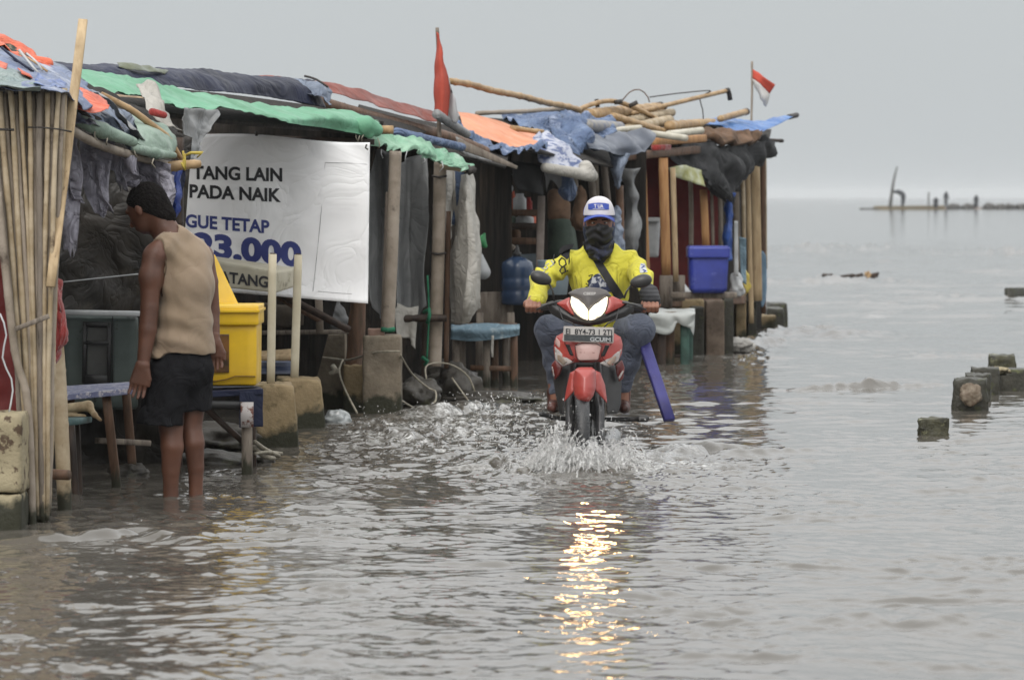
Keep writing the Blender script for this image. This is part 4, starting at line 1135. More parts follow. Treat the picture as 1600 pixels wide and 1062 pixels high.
# ================================================================== shack 3 : curtains
sh3 = shack(at(690, 640, 28.0), 'stall hung with grey and white curtains between two bamboo posts')
mk('post', tube([at(688, 252, 27.1), at(684, 420, 27.1), at(679, 572, 27.1)], [.045, .046, .048], 14, bamboo=.04, seed=8), BAMB2, sh3)
mk('post', beam(at(701, 330, 27.3), at(697, 575, 27.3), .035, .035), WOODB, sh3)
mk('post', beam(at(664, 480, 27.3), sink(at(662, 640, 27.3)), .04, .04), WOODD, sh3)
mk('crossbar', tube([at(622, 498, 27.0), at(664, 497, 27.0), at(698, 497, 27.0)], .027, 10, bamboo=.06), WOODD, sh3)
mk('crossbar', tube([at(690, 260, 27.0), at(738, 266, 27.2)], .022, 10, bamboo=.1), BAMB, sh3)
mk('twine', [tube([at(662, 488, 26.95), at(672, 484, 26.9), at(668, 505, 26.92)], .014, 6), tube([at(668, 430, 26.98), at(670, 490, 26.98), at(667, 560, 26.98)], .007, 5), tube([at(660, 558, 27), at(668, 564, 26.97), at(664, 570, 27)], .014, 6)], ROPEG, sh3)
mk('binding', tube([at(675, 275, 27.05), at(685, 277, 27.04), at(698, 275, 27.05)], .008, 5), TAPE, sh3)
mk('binding', tube([at(673, 395, 27.05), at(684, 397, 27.04), at(697, 395, 27.05)], .008, 5), TAPE, sh3)
mk('binding', tube([at(730, 262, 27.15), at(734, 268, 27.12), at(740, 264, 27.15)], .03, 6), TAPE, sh3)
S('roof', [[(560, 165, 29.0), (660, 190, 29.6), (800, 215, 31.5)], [(580, 215, 26.3), (680, 235, 27.6), (790, 262, 29.0)]], DARKI, parent=sh3, thick=.02)
S('wall', [[(640, 230, 31.0), (760, 240, 31.0), (800, 235, 31.0)], [(640, 600, 31.0), (760, 600, 31.0), (800, 600, 31.0)]], DARKI, parent=sh3)
for i, (rows, m_, lab, ws_) in enumerate((
    ([[(576, 232, 26.6), (594, 234, 26.7), (612, 240, 26.6)], [(576, 350, 26.6), (596, 355, 26.8), (616, 350, 26.6)], [(580, 470, 26.6), (598, 500, 26.8), (618, 476, 26.6)]], GREYC, 'dark grey curtain just right of the banner', .25),
    ([[(616, 262, 27.0), (640, 246, 27.3), (664, 240, 27.2)], [(616, 360, 27.0), (640, 360, 27.3), (666, 360, 27.1)], [(618, 480, 27.0), (640, 500, 27.2), (668, 478, 27.1)]], GREYC, 'wide grey curtain between the two bamboo posts', .25),
    ([[(618, 470, 26.9), (636, 480, 27), (654, 478, 27)], [(620, 520, 26.9), (636, 524, 27.0), (650, 528, 27)], [(624, 525, 26.9), (640, 530, 27), (650, 545, 27)]], WHITC, 'pale torn curtain end hanging behind the tall column', .2),
    ([[(696, 262, 27.3), (705, 264, 27.5), (714, 268, 27.5)], [(696, 320, 27.3), (704, 322, 27.5), (708, 326, 27.5)], [(697, 380, 27.3), (700, 384, 27.4), (702, 380, 27.4)]], WHITC, 'narrow white cloth beside the second bamboo post', .15),
    ([[(716, 275, 27.4), (726, 272, 27.2), (738, 270, 27.4)], [(712, 330, 27.4), (730, 335, 27.0), (750, 330, 27.3)], [(703, 400, 27.4), (728, 405, 27.0), (752, 400, 27.2)], [(702, 460, 27.4), (728, 470, 27.0), (753, 460, 27.2)], [(704, 506, 27.4), (722, 506, 27.1), (750, 482, 27.3)]], WHITC, 'big off white canvas curtain gathered at its top', .22),
    ([[(712, 245, 27.3), (722, 250, 27.25), (730, 262, 27.3)], [(710, 300, 27.35), (717, 300, 27.3), (724, 295, 27.3)], [(706, 350, 27.4), (712, 352, 27.4), (716, 340, 27.4)]], BLUEJ, 'blue grey cloth tied beside the white curtain', .12))):
    S('curtain', rows, m_, lab, 'curtain', wr=.035, ws=ws_, seed=60 + i, aniso=(1.6, 1.2, .28), group='plastic and canvas curtains of the third stall', hf=.15)

# flagpole with the first flag
fp = thing('flag', at(685, 520, 27.4), 'red and white flag drooping from the pole in front of the red tarp', 'flag')
mk('pole', tube([at(683, 44, 27.4), at(685, 120, 27.4), at(688, 250, 27.5)], [.012, .014, .016], 8, wob=.003), WOODG, fp)
mk('cloth', sheet([[(681, 50, 27.36), (684, 52, 27.34), (687, 56, 27.36)], [(681, 80, 27.36), (687, 78, 27.32), (692, 84, 27.34)], [(680, 120, 27.36), (690, 118, 27.28), (699, 120, 27.34)], [(680, 160, 27.36), (690, 165, 27.26), (702, 160, 27.32)], [(681, 178, 27.36), (690, 186, 27.28), (700, 184, 27.32)]], wr=.012, ws=.14, seed=71, aniso=(1.5, 1, .4)), mat('red flag cloth', C('#b9452e', 1.2), C('#a43a26', 1.1), rough=.7, scale=5), fp)
mk('cloth', sheet([[(693, 108, 27.4), (696, 112, 27.4)], [(698, 135, 27.4), (706, 142, 27.36), (708, 150, 27.38)], [(699, 165, 27.4), (708, 172, 27.36), (717, 182, 27.38)], [(699, 184, 27.4), (705, 190, 27.4), (713, 194, 27.4)]], wr=.02, ws=.12, seed=72, aniso=(1.5, 1, .4)), mat('white flag cloth', C('#bdbcbd', 1.25), C('#adacae', 1.2), rough=.7, scale=5), fp, label='lower white half of the flag')
mk('gutter_pipe', tube([at(682, 178, 27.2), at(700, 190, 27.4), at(730, 210, 27.8)], [.035, .033, .03], 12), GREYC, label='grey rolled pipe end at the foot of the drooping flag', cat='pipe')
mk('plank', beam(at(715, 224, 27.9), at(808, 262, 28.2), .075, .02, side=(0, 0, 1), taper=.35), WOODG, label='grey weathered plank jutting out under the peach tarp', cat='plank')
S('tarp', [[(712, 213, 28.3), (730, 222, 28.3), (760, 240, 28.5)], [(716, 236, 28.3), (735, 246, 28.3), (770, 252, 28.5)]], GREYC, 'grey sheet tucked behind the jutting plank', 'tarp', wr=.01)

# ================================================================== shack 4 : peach roof
sh4 = shack(at(820, 600, 31.0), 'open stall with wooden shelves below the peach orange tarp')
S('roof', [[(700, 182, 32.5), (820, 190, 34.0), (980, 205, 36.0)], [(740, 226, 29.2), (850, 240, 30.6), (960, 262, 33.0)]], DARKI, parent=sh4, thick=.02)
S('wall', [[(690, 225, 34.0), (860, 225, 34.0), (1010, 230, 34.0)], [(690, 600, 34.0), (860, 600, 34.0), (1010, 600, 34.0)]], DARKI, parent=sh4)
mk('post', beam(at(846, 306, 31.3), at(843, 430, 31.3), .062, .05, side=(1, 0, 0)), mat('pinkish grey wood', C('#a3978f', 1.2), C('#85786f', 1.1), rough=.7, scale=6), sh4)
for k, y in enumerate((332, 353, 376)):
    mk('shelf_board', beam(at(742, y - 1, 31.5), at(843, y + 1, 31.3), .055, .05, side=(0, 0, 1), seed=k), (WOODB, WOODD, WOODB)[k], sh4)
mk('brace', beam(at(752, 355, 31.2), at(803, 388, 31.1), .045, .04), WOODG, sh4)
S('tarp', [[(715, 176, 30.4), (745, 178, 30.8), (790, 192, 31.4), (842, 212, 32.0)], [(722, 190, 29.8), (750, 196, 30.1), (800, 214, 30.6), (842, 222, 31.0)], [(720, 200, 29.4), (745, 212, 29.5), (795, 228, 29.9), (838, 226, 30.5)]],
  PEACH, 'smooth peach orange tarp sagging over the fourth stall', 'tarp', wr=.006, ws=.5, seed=75)
S('tarp', [[(708, 190, 29.4), (735, 206, 29.4), (760, 218, 29.6), (798, 230, 29.9), (832, 226, 30.3), (852, 218, 30.8)], [(712, 200, 29.3), (738, 222, 29.2), (765, 232, 29.4), (800, 238, 29.7), (834, 232, 30.2), (858, 228, 30.6)]],
  BLUEJ, 'frilled blue hem hanging along the peach tarp', 'tarp', wr=.04, ws=.12, seed=76)
mk('bamboo_pole', bmb((704, 126, 30.2), (906, 172, 33.5), .026, 5), BAMB3, label='long bamboo pole slanting down from the flag across the sky', cat='bamboo pole')
mk('bamboo_pole', bmb((745, 178, 33), (880, 170, 34), .02, 6), BAMB2, label='thin bamboo lying level behind the crumpled blue tarps', cat='bamboo pole')
mk('bamboo_pole', bmb((798, 200, 31.2), (848, 206, 31.4), .022, 7), BAMB3, label='bamboo end lying on the peach tarp', cat='bamboo pole')
S('tarp', [[(780, 180, 33.5), (830, 174, 33.8), (880, 172, 34.2), (915, 178, 34.5)], [(800, 190, 33), (840, 184, 33.2), (880, 184, 33.6), (920, 195, 34)], [(840, 202, 32.4), (870, 205, 32.6), (900, 215, 33), (925, 225, 33.5)]],
  BLUEJ, 'crumpled blue tarp heaped left on the fourth roof', 'tarp', wr=.085, ws=.26, seed=77)
S('tarp', [[(856, 180, 33.0), (890, 186, 33.0), (915, 180, 33.2), (950, 185, 33.6), (972, 200, 33.8)], [(862, 205, 32.4), (885, 215, 32.2), (908, 215, 32.4), (935, 200, 33), (968, 205, 33.4)], [(868, 225, 32.2), (890, 245, 32.0), (905, 262, 32.0), (912, 235, 32.4), (925, 225, 32.6)]],
  BLUEJ, 'denim blue tarp bunched and hanging beside the striped one', 'tarp', wr=.07, ws=.24, seed=78)
S('tarp', [[(835, 212, 31.0), (850, 205, 31.3), (862, 212, 31.5)], [(840, 235, 30.8), (870, 228, 31.0), (898, 240, 31.3)], [(850, 258, 30.7), (880, 258, 30.9), (922, 262, 31.2)], [(858, 266, 30.6), (890, 270, 30.8), (926, 272, 31.2)]],
  mat('white tarp with blue print', C('#b3b7c6', 1.2), C('#5b6a95', 1.15), rough=.5, scale=9, stretch=(1, 1, 3), lo=.48, hi=.56), 'white and blue printed tarp hanging off the fourth roof', 'tarp', wr=.035, ws=.2, seed=79)
mk('tarp', blob([s_cap(at(852, 262, 30.6), at(920, 274, 31.0), .04, .05), s_cap(at(915, 262, 31.0), at(925, 275, 31.1), .06, .05)], .012, .03), WHITC, label='rolled white edge of the printed tarp', cat='tarp')
S('tarp', [[(912, 205, 32.6), (950, 208, 33), (990, 206, 33.4), (1022, 210, 33.8)], [(916, 222, 32.4), (950, 224, 32.7), (990, 226, 33.1), (1020, 222, 33.5)], [(920, 232, 32.4), (950, 236, 32.6), (985, 242, 33), (1008, 236, 33.2)]],
  mat('slate grey plastic sheet', C('#596170', 1.15), C('#434a58', 1.1), rough=.4, scale=4, spec=.5), 'slate grey plastic sheet stretched under the white pipes', 'tarp', wr=.05, ws=.4, seed=80)
S('tarp', [[(948, 232, 33), (965, 236, 33), (985, 240, 33)], [(955, 262, 33), (968, 262, 32.9), (980, 258, 33)], [(960, 290, 33), (966, 296, 33), (972, 282, 33)]], SLATE, 'blue grey sheet corner hanging down behind the rider', 'tarp', wr=.04, ws=.2, seed=81)
S('cloth', [[(800, 252, 30.9), (825, 254, 30.9), (848, 258, 30.9)], [(802, 280, 30.9), (825, 284, 30.9), (848, 282, 30.9)], [(808, 296, 30.9), (828, 300, 30.9), (849, 306, 30.9)]], BLACKP, 'black cloth hanging under the peach roof', 'cloth', wr=.03, ws=.2, seed=82)
# goods in the open stall
def jar(px, py, D, r, h, m, name, label, cat, group=None):
    c = at(px, py, D)
    return mk(name, lathe(c, [(r * .9, 0), (r, h * .08), (r, h * .7), (r * .6, h * .85), (r * .6, h)], 14), m, label=label, cat=cat, group=group)
mk('white_basket', [pblock(752, 786, 308, 330, 31.5, .15, tx=-2, below=0, seed=3), ], WHITP, label='white plastic basket on the top shelf', cat='basket')
jar(766, 352, 31.4, .05, .06, WHITP, 'bowl', 'small white bowl behind the middle shelf board', 'bowl')
jar(812, 331, 31.45, .055, .15, WHITP, 'jar', 'white jar on the top shelf', 'jar', 'jars on the stall shelves')
jar(800, 331, 31.6, .035, .17, ORANG, 'jar', 'orange jar on the top shelf', 'jar', 'jars on the stall shelves')
jar(796, 352, 31.5, .06, .09, SAGE, 'jar', 'sage green pot on the middle shelf', 'jar', 'jars on the stall shelves')
jar(820, 352, 31.45, .075, .09, WHITP, 'jar', 'wide white pot on the middle shelf', 'jar', 'jars on the stall shelves')
mk('bag', blob([s_cap(at(752, 376, 30.6), at(757, 366, 30.6), .035, .012), s_cap(at(752, 376, 30.6), at(758, 384, 30.6), .035, .02)], .008, .02), mat('green plastic bag', C('#3f9a5c', 1.1), rough=.4), label='small green bag beside the white curtain', cat='bag')
mk('bag', blob([s_cap(at(748, 402, 30.4), at(755, 425, 30.4), .04, .06)], .01, .02), WHITP, label='white bag hanging beside the white curtain', cat='bag')
jg = thing('water_jug', at(808, 476, 30.6), 'big dark blue water jug with ribs, behind the left mirror', 'water jug')
c = at(808, 476, 30.6)
mk('bottle', lathe(c, [(.12, 0), (.13, .02), (.13, .10), (.122, .115), (.13, .13), (.13, .2), (.122, .215), (.13, .23), (.13, .30), (.12, .34), (.07, .37), (.035, .385)], 28), JUGB, jg)
mk('cap', lathe(c + Vector((0, 0, .385)), [(.032, 0), (.034, .03), (.02, .035), (.012, .08), (.004, .09)], 14), BLACKP, jg)
c = at(766, 476, 31.2)
mk('water_jug', lathe(c, [(.12, 0), (.13, .02), (.13, .12), (.12, .14), (.13, .16), (.13, .28), (.10, .33), (.04, .36)], 24), mat('teal jug plastic', C('#2c4a58', 1), C('#1f3642', 1), rough=.3, scale=3), label='teal water jug in the dark behind the white curtain', cat='water jug')
mk('bucket', lathe(at(866, 460, 30.2), [(.10, 0), (.13, .26), (.135, .27)], 20), mat('light blue plastic', C('#9fb2bd', 1.1), rough=.4), label='light blue bucket behind the rider\'s arm', cat='bucket')
tt_ = thing('table', at(757, 600, 29.6), 'plank table covered with pale blue oilcloth at the fourth stall', 'table')
S('tablecloth', [[(706, 507, 30.3), (750, 506, 30.3), (808, 506, 30.3)], [(704, 509, 29.6), (750, 508, 29.6), (811, 508, 29.6)], [(705, 512, 29.2), (750, 511, 29.2), (812, 511, 29.2)], [(704, 530, 29.2), (735, 533, 29.19), (775, 530, 29.17), (812, 524, 29.2)]], TEALC, parent=tt_, wr=.012, ws=.15, seed=85)
mk('tabletop', qbox(708, 808, 511, 524, 29.25, 1.0), WOODB, tt_)
for (x, y0, y1, D) in ((722, 524, 585, 30.2), (760, 524, 604, 29.3), (773, 524, 606, 29.4), (803, 520, 606, 29.3), (712, 524, 600, 29.3), (790, 524, 590, 30.1)):
    mk('leg', beam(at(x, y0, D), sink(at(x + 1, y1, D)), .055, .05, seed=x), (WOODG, WOODB)[x % 2], tt_)
mk('crossbar', beam(at(735, 574, 29.3), at(800, 576, 29.3), .05, .04), WOODB, tt_)
S('cloth_strip', [[(768, 524, 29.12), (772, 524, 29.12)], [(767, 545, 29.12), (771, 545, 29.12)], [(768, 558, 29.12), (771, 558, 29.12)]], WHITC, 'white strip dangling from the blue oilcloth', 'cloth', thick=.01)
ch_ = thing('low_bench', at(775, 590, 30.8), 'low wooden bench standing behind the oilcloth table', 'bench')
mk('seat', beam(at(745, 485, 30.7), at(802, 485, 30.7), .05, .3), WOODG, ch_)
mk('leg', beam(at(798, 488, 30.5), sink(at(804, 590, 30.5)), .06, .05), WOODG, ch_)
mk('leg', beam(at(750, 488, 30.5), sink(at(748, 590, 30.5)), .06, .05), WOODG, ch_)
mk('clothes_bundle', blob([s_cap(at(874, 352, 32), at(878, 390, 32), .10, .12), s_cap(at(890, 362, 32.1), at(894, 392, 32.1), .05, .05)], .015, .05), mat('dull green cloth', C('#4b5a4e', 1), C('#333d36', 1), rough=.9, scale=7), label='dull green clothes bundle hanging behind the rider', cat='clothes')
mk('clothes_bundle', blob([s_cap(at(866, 306, 32), at(872, 335, 32), .06, .09), s_cap(at(884, 320, 32), at(880, 340, 32), .04, .05)], .015, .05), BARK, label='brown sack bundle hanging above the green one', cat='clothes')
for k, (x0, y0, x1, y1, D, r, m_) in enumerate(((897, 262, 905, 330, 33, .02, BAMB2), (922, 262, 928, 320, 33.2, .03, WOODG), (968, 290, 970, 400, 33.4, .035, WOODB), (942, 240, 950, 320, 33.6, .03, WOODG))):
    mk('bamboo_pole', tube([at(x0, y0, D), at(x1, y1, D)], r, 8, bamboo=.08), m_, sh4)

# ================================================================== shack 5 : red wall, far end
sh5 = shack(at(1080, 560, 36.0), 'last stall at the far end, sawn wood posts before a dark red wall')
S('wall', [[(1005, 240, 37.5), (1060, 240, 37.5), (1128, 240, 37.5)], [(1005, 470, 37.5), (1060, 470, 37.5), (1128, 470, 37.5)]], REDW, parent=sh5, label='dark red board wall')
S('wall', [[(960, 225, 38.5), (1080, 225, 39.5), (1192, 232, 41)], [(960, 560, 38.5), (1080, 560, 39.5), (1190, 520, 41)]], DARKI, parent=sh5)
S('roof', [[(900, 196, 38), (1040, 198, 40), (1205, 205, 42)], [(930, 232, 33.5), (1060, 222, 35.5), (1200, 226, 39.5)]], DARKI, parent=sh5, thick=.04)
for (x0, y0, x1, y1, D, w, m_) in ((1002, 252, 1009, 450, 34.2, .085, WOODO), (1036, 247, 1041, 430, 34.6, .085, WOODO), (1051, 262, 1056, 440, 34.8, .05, WOODP), (1099, 296, 1103, 388, 36, .07, WOODO), (1112, 300, 1114, 386, 36.2, .03, WOODG),
                              (1168, 258, 1174, 505, 38.6, .05, WOODP), (1180, 255, 1184, 470, 38.8, .09, WOODP), (1192, 240, 1193, 490, 39.4, .05, WOODB), (1150, 300, 1153, 420, 38, .06, WOODG), (1041, 430, 1040, 480, 34.6, .12, WOODG), (1060, 430, 1060, 470, 34.9, .12, WOODG), (1196, 236, 1197, 420, 39.6, .02, BAMB)):
    mk('post', beam(at(x0, y0, D), at(x1, y1, D), w, .06, side=(1, 0, 0), seed=x0), m_, sh5)
mk('roof_beam', beam(at(965, 246, 33.6), at(1090, 234, 35.8), .07, .06, side=(0, 0, 1)), WOODB, sh5)
mk('roof_beam', beam(at(1020, 222, 34.5), at(1100, 216, 35.8), .07, .06, side=(0, 0, 1)), WOODO, sh5)
mk('roof_beam', beam(at(1020, 231, 34.4), at(1046, 230, 34.6), .05, .04, side=(0, 0, 1)), REDC, sh5, label='short red painted beam end')
mk('floor_deck', hexa([at(1040, 480, 35), at(1165, 474, 37), at(1160, 466, 40), at(1030, 466, 39), at(1040, 466, 35), at(1165, 462, 37), at(1160, 460, 40), at(1030, 460, 39)], 5, .004), WOODB, sh5)
poles = [((866, 190, 34.5), (955, 158, 35.5), (1050, 198, 36.5), .022, 'bowed bamboo arching highest over the pole heap'), ((900, 178, 35), None, (1028, 184, 37), .05, 'thick bamboo lying level in the pole heap'),
         ((920, 180, 35), None, (1030, 170, 37), .06, 'thickest bamboo with a dark end in the pole heap'), ((985, 178, 36), None, (1135, 142, 38), .022, 'thin bamboo reaching up right with a hooked tip'),
         ((945, 196, 35), None, (1050, 176, 37), .04, 'bamboo with a jagged end below the thick one'), ((958, 182, 35), None, (1036, 206, 36), .036, 'bamboo slanting down through the pole heap'),
         ((1046, 198, 36), None, (1114, 194, 37.5), .055, 'short thick bamboo right of the pole heap'), ((966, 205, 35), None, (1046, 188, 36.5), .05, 'brown bamboo lowest in the pole heap'),
         ((1125, 186, 37), None, (1165, 175, 38), .032, 'bamboo end with dark tip resting by the bright blue tarp'), ((1186, 218, 39), None, (1219, 220, 39.4), .018, 'dark bamboo stub poking out of the far corner')]
for i, (a, m1, b, r, lab) in enumerate(poles):
    pts = [at(*a)] + ([at(*m1)] if m1 else []) + [at(*b)]
    o = thing('bamboo_pole', at(*a), lab, 'bamboo pole', 'bamboo poles heaped on the far roofs')
    mk('cane', tube(pts, r, 10, bamboo=.09, seed=i), (BAMB3, BAMB, BAMB3)[i % 3] if i != 9 else WOODD, o)
    d_ = (pts[-1] - pts[-2]).normalized()
    if i in (0, 2, 3, 8, 9): mk('tip', tube([pts[-1] - d_ * .02, pts[-1] + d_ * .05] + ([pts[-1] + d_ * .07 + Vector((0.01, 0, -.1))] if i == 3 else []), r * 1.12, 9), TAPE, o)
bow_ = [o for o in COL.objects if o.get('label', '').startswith('bowed bamboo')][0]
for a_, b_, r_ in (((932, 155, 35.3), (934, 168, 35.3), .02), ((966, 156, 35.5), (967, 163, 35.5), .04), ((988, 160, 35.6), (991, 166, 35.6), .05)):
    mk('tie', tube([at(*a_), at(*b_)], r_, 6), TAPE, bow_)
mk('wire', tube([at(972, 158, 36), at(984, 144, 36), at(998, 140, 36), at(1010, 148, 36), at(1015, 160, 36)], .006, 5), WOODB, label='thin hoop of wire above the pole heap', cat='wire')
mk('wire', tube([at(1015, 152, 37), at(1060, 146, 37.2), at(1110, 142, 37.6), at(1094, 152, 37.5), at(1098, 172, 37.5), at(1099, 188, 37.5)], .006, 5), TAPE, label='slack dark wire hanging from the hooked bamboo', cat='wire')
for i, (a, b, r, lab) in enumerate((((946, 205, 33.2), (1000, 200, 33.8), .028, 'white pipe nearest the rolled mat'), ((1004, 207, 33.6), (1072, 216, 34), .03, 'white pipe slanting down right in the middle'), ((1044, 210, 34.4), (1096, 204, 35.2), .033, 'white pipe lying farthest right'))):
    mk('white_pipe', tube([at(*a), at(*b)], r, 10), mat('ivory pipe', C('#cfc9b8', 1.2), C('#b8b19d', 1.1), rough=.5, scale=8), label=lab, cat='pipe', group='white pipes along the far eaves')
mk('rolled_mat', [tube([at(916, 196, 32.8), at(968, 200, 33.6)], .055, 14), tube([at(914, 196, 32.75), at(924, 197, 32.9)], .035, 10)], mat('striped mat', C('#a9a394', 1.1), C('#6c7590', 1.1), rough=.6, scale=12), label='rolled striped mat at the edge of the blue tarps', cat='mat')
S('tarp', [[(1080, 190, 37.5), (1130, 183, 38), (1170, 188, 38.4), (1244, 179, 39.5)], [(1100, 193, 37), (1130, 191, 37.4), (1175, 196, 38.0), (1236, 184, 39.2)], [(1126, 196, 36.8), (1140, 203, 37.0), (1180, 206, 37.6), (1215, 196, 38.6)]],
  BLUEB, 'bright blue tarp stretched to a point at the far roof corner', 'tarp', wr=.012, ws=.3, seed=88)
mk('pole_end', tube([at(1232, 183, 39.3), at(1245, 180, 39.5)], .028, 8), TAPE, label='dark pole tip holding the point of the bright blue tarp', cat='pole')
S('tarp', [[(1096, 206, 36.2), (1130, 204, 36.6), (1160, 206, 37), (1186, 208, 37.6)], [(1100, 218, 36), (1130, 224, 36.2), (1160, 226, 36.8), (1184, 220, 37.3)]], BARK, 'brown sacking roll under the bright blue tarp', 'tarp', wr=.06, ws=.25, seed=89, thick=.06)
S('net', [[(1050, 225, 35.5), (1100, 222, 36), (1150, 224, 36.6), (1212, 220, 38.4)], [(1040, 245, 35.3), (1100, 252, 35.8), (1150, 255, 36.4), (1205, 246, 38.2)], [(1062, 262, 35.3), (1100, 275, 35.7), (1140, 290, 36.2), (1180, 262, 37.5)], [(1090, 262, 35.5), (1120, 300, 35.9), (1140, 306, 36.2), (1160, 285, 37)]],
  NETD, 'dark netting bundled under the far eave', 'net', wr=.08, ws=.3, seed=90, rag=.15)
S('cloth', [[(1046, 262, 35.1), (1070, 258, 35.2), (1098, 266, 35.4)], [(1050, 276, 35.1), (1072, 282, 35.2), (1098, 292, 35.4)]], mat('yellow green print', C('#a0a05a', 1.1), C('#c2c7b0', 1.1), rough=.6, scale=10), 'yellow green printed cloth tucked under the netting', 'cloth', wr=.04, ws=.2, seed=92)
S('cloth', [[(1190, 212, 38.6), (1200, 210, 38.7), (1206, 218, 38.8)], [(1188, 236, 38.6), (1204, 236, 38.7), (1213, 246, 38.8)]], NETD, 'black pointed cloth flap at the far corner', 'cloth', wr=.02)
S('cloth_strip', [[(1134, 300, 36.3), (1140, 300, 36.25), (1148, 302, 36.3)], [(1132, 350, 36.3), (1138, 350, 36.22), (1146, 350, 36.3)], [(1128, 405, 36.3), (1136, 408, 36.22), (1143, 404, 36.3)]], mat('strong blue cloth', C('#1f4fa0', 1.15), C('#173c80', 1.1), rough=.5, scale=6), 'strong blue cloth hanging behind the blue bin', 'cloth', wr=.03, ws=.15, seed=93)
S('cloth_strip', [[(1147, 345, 36.6), (1153, 345, 36.6)], [(1147, 430, 36.6), (1154, 432, 36.6)]], WHITP, 'white cloth strip right of the strong blue one', 'cloth', wr=.02)
S('cloth_strip', [[(1155, 370, 37.4), (1166, 372, 37.4)], [(1158, 440, 37.4), (1166, 445, 37.4)]], TEALC, 'pale blue cloth hanging between the far posts', 'cloth', wr=.03, ws=.2)
S('surfboard', [[(1186, 395, 38.9), (1192, 392, 38.9), (1197, 400, 38.9)], [(1186, 440, 38.9), (1192, 440, 38.9), (1198, 445, 38.9)], [(1189, 478, 38.9), (1192, 480, 38.9), (1196, 470, 38.9)]], mat('pale blue board', C('#7595ad', 1.15), C('#557590', 1.1), rough=.4, scale=5), 'pale blue board leaning at the last post', 'board', thick=.03)
# white bucket between the posts, blue bin
wb = thing('white_bucket', at(1006, 402, 35.4), 'white square bucket hanging between the orange wood posts', 'bucket')
mk('tub', pblock(980, 1029, 342, 402, 35.2, .3, tx=-3, below=0, rnd_=.1, amp=.001), WHITP, wb)
mk('rim', qbox(976, 1031, 340, 346, 35.15, .36), WHITP, wb)
bb = thing('blue_bin', at(1108, 458, 34.2), 'big royal blue plastic bin standing on the far stall deck', 'bin')
BINB = mat('bin blue plastic', C('#2c3ea8', 1.05), C('#22318a', 1.0), rough=.4, scale=3, spec=.5, c3=C('#5c68b4', 1.1), s3=9, lo3=.60, hi3=.72)
mk('tub', pblock(1079, 1136, 392, 458, 34.0, .34, tx=-3, below=0, rnd_=.25, amp=.001, n=8), BINB, bb)
mk('rim', qbox(1075, 1141, 386, 403, 33.97, .40, rnd_=.2), BINB, bb)
mk('lid', qbox(1077, 1139, 384.5, 388, 33.99, .38), BINB, bb)
mk('crossboard', beam(at(1048, 461, 34.3), at(1150, 461, 34.3), .05, .3, side=(0, 0, 1)), WOODG, sh5)
for i, (x0, x1, y0, y1, D, m_, lab) in enumerate(((1048, 1100, 468, 552, 35.4, CONC2, 'olive concrete support left below the blue bin'), (1103, 1132, 470, 556, 34.8, mat('pinkish concrete', C('#8a7868', 1.1), C('#6b5c4e', 1.1), rough=.85, scale=7, c3=C('#45422c', 1.1), s3=4, lo3=.5, hi3=.62, bump=.6), 'pinkish concrete support below the blue bin'), (1131, 1146, 466, 552, 35.2, CONCD, 'dark concrete support right below the blue bin'),
        (1080, 1100, 480, 557, 34.7, CONCD, 'dark narrow support under the middle of the blue bin'), (1150, 1166, 450, 512, 37.4, CONC2, 'small tan box shelf at the far deck end'), (1152, 1166, 512, 532, 37.6, WOODD, 'dark stub under the tan box shelf'), (1168, 1182, 470, 520, 38.9, CONCD, 'dark wet stub at the foot of the far posts'))):
    mk('concrete_support', pblock(x0, x1, y0, y1, D, .35, tx=0, seed=100 + i, amp=.006, below=.2), m_, label=lab, cat='support')
for i, (x0, x1, y0, y1, D, lab) in enumerate(((1180, 1216, 494, 516, 41.0, 'front low block of the three at the far corner'), (1196, 1228, 482, 515, 42.2, 'middle block of the three at the far corner'), (1200, 1233, 474, 513, 43.2, 'rear tallest block of the three at the far corner'))):
    mk('concrete_block', pblock(x0, x1, y0, y1, D, .6, tx=3, seed=110 + i, amp=.012), CONC2 if i == 0 else CONCD, label=lab, cat='concrete block', group='concrete blocks at the far corner')
wt_ = thing('table', at(1050, 570, 33.3), 'green legged table under a white cloth behind the rider', 'table')
S('tablecloth', [[(1018, 484, 34.2), (1050, 484, 34.2), (1084, 484, 34.2)], [(1014, 486, 33.2), (1050, 486, 33.2), (1086, 486, 33.2)], [(1014, 508, 33.15), (1045, 515, 33.1), (1056, 502, 33.12), (1070, 510, 33.12), (1086, 500, 33.15)], [(1016, 516, 33.15), (1046, 522, 33.1), (1057, 503, 33.12), (1072, 505, 33.12), (1084, 524, 33.15)]], mat('white table cloth', C('#b6b9b6', 1.25), C('#a0a5a2', 1.2), rough=.6, scale=6), parent=wt_, wr=.015, ws=.2)
mk('tabletop', qbox(1020, 1082, 487, 495, 33.2, .9), WOODG, wt_)
GRNL = mat('green painted leg', C('#42655a', 1.1), C('#2c463e', 1), rough=.6, scale=8)
for (x, y0, y1, D, m_) in ((1034, 494, 572, 33.2, WOODD), (1047, 494, 571, 33.3, WOODB), (1070, 494, 570, 33.2, GRNL), (1076, 494, 556, 34.0, GRNL), (1026, 494, 556, 34.0, WOODD)):
    mk('leg', beam(at(x, y0, D), sink(at(x, y1, D)), .075, .06, side=(1, 0, 0)), m_, wt_)
mk('crossbar', beam(at(1040, 556, 33.5), at(1074, 556, 33.5), .04, .03), WOODD, wt_)
boulder('foam_block', at(1152, 540, 35.6), .12, mat('dirty foam', C('#b5b2ac', 1.1), C('#8b8882', 1.1), rough=.9, scale=10), 93, 'dirty white foam lump washed against the far supports', 'foam', None, (1.2, 1, .6))
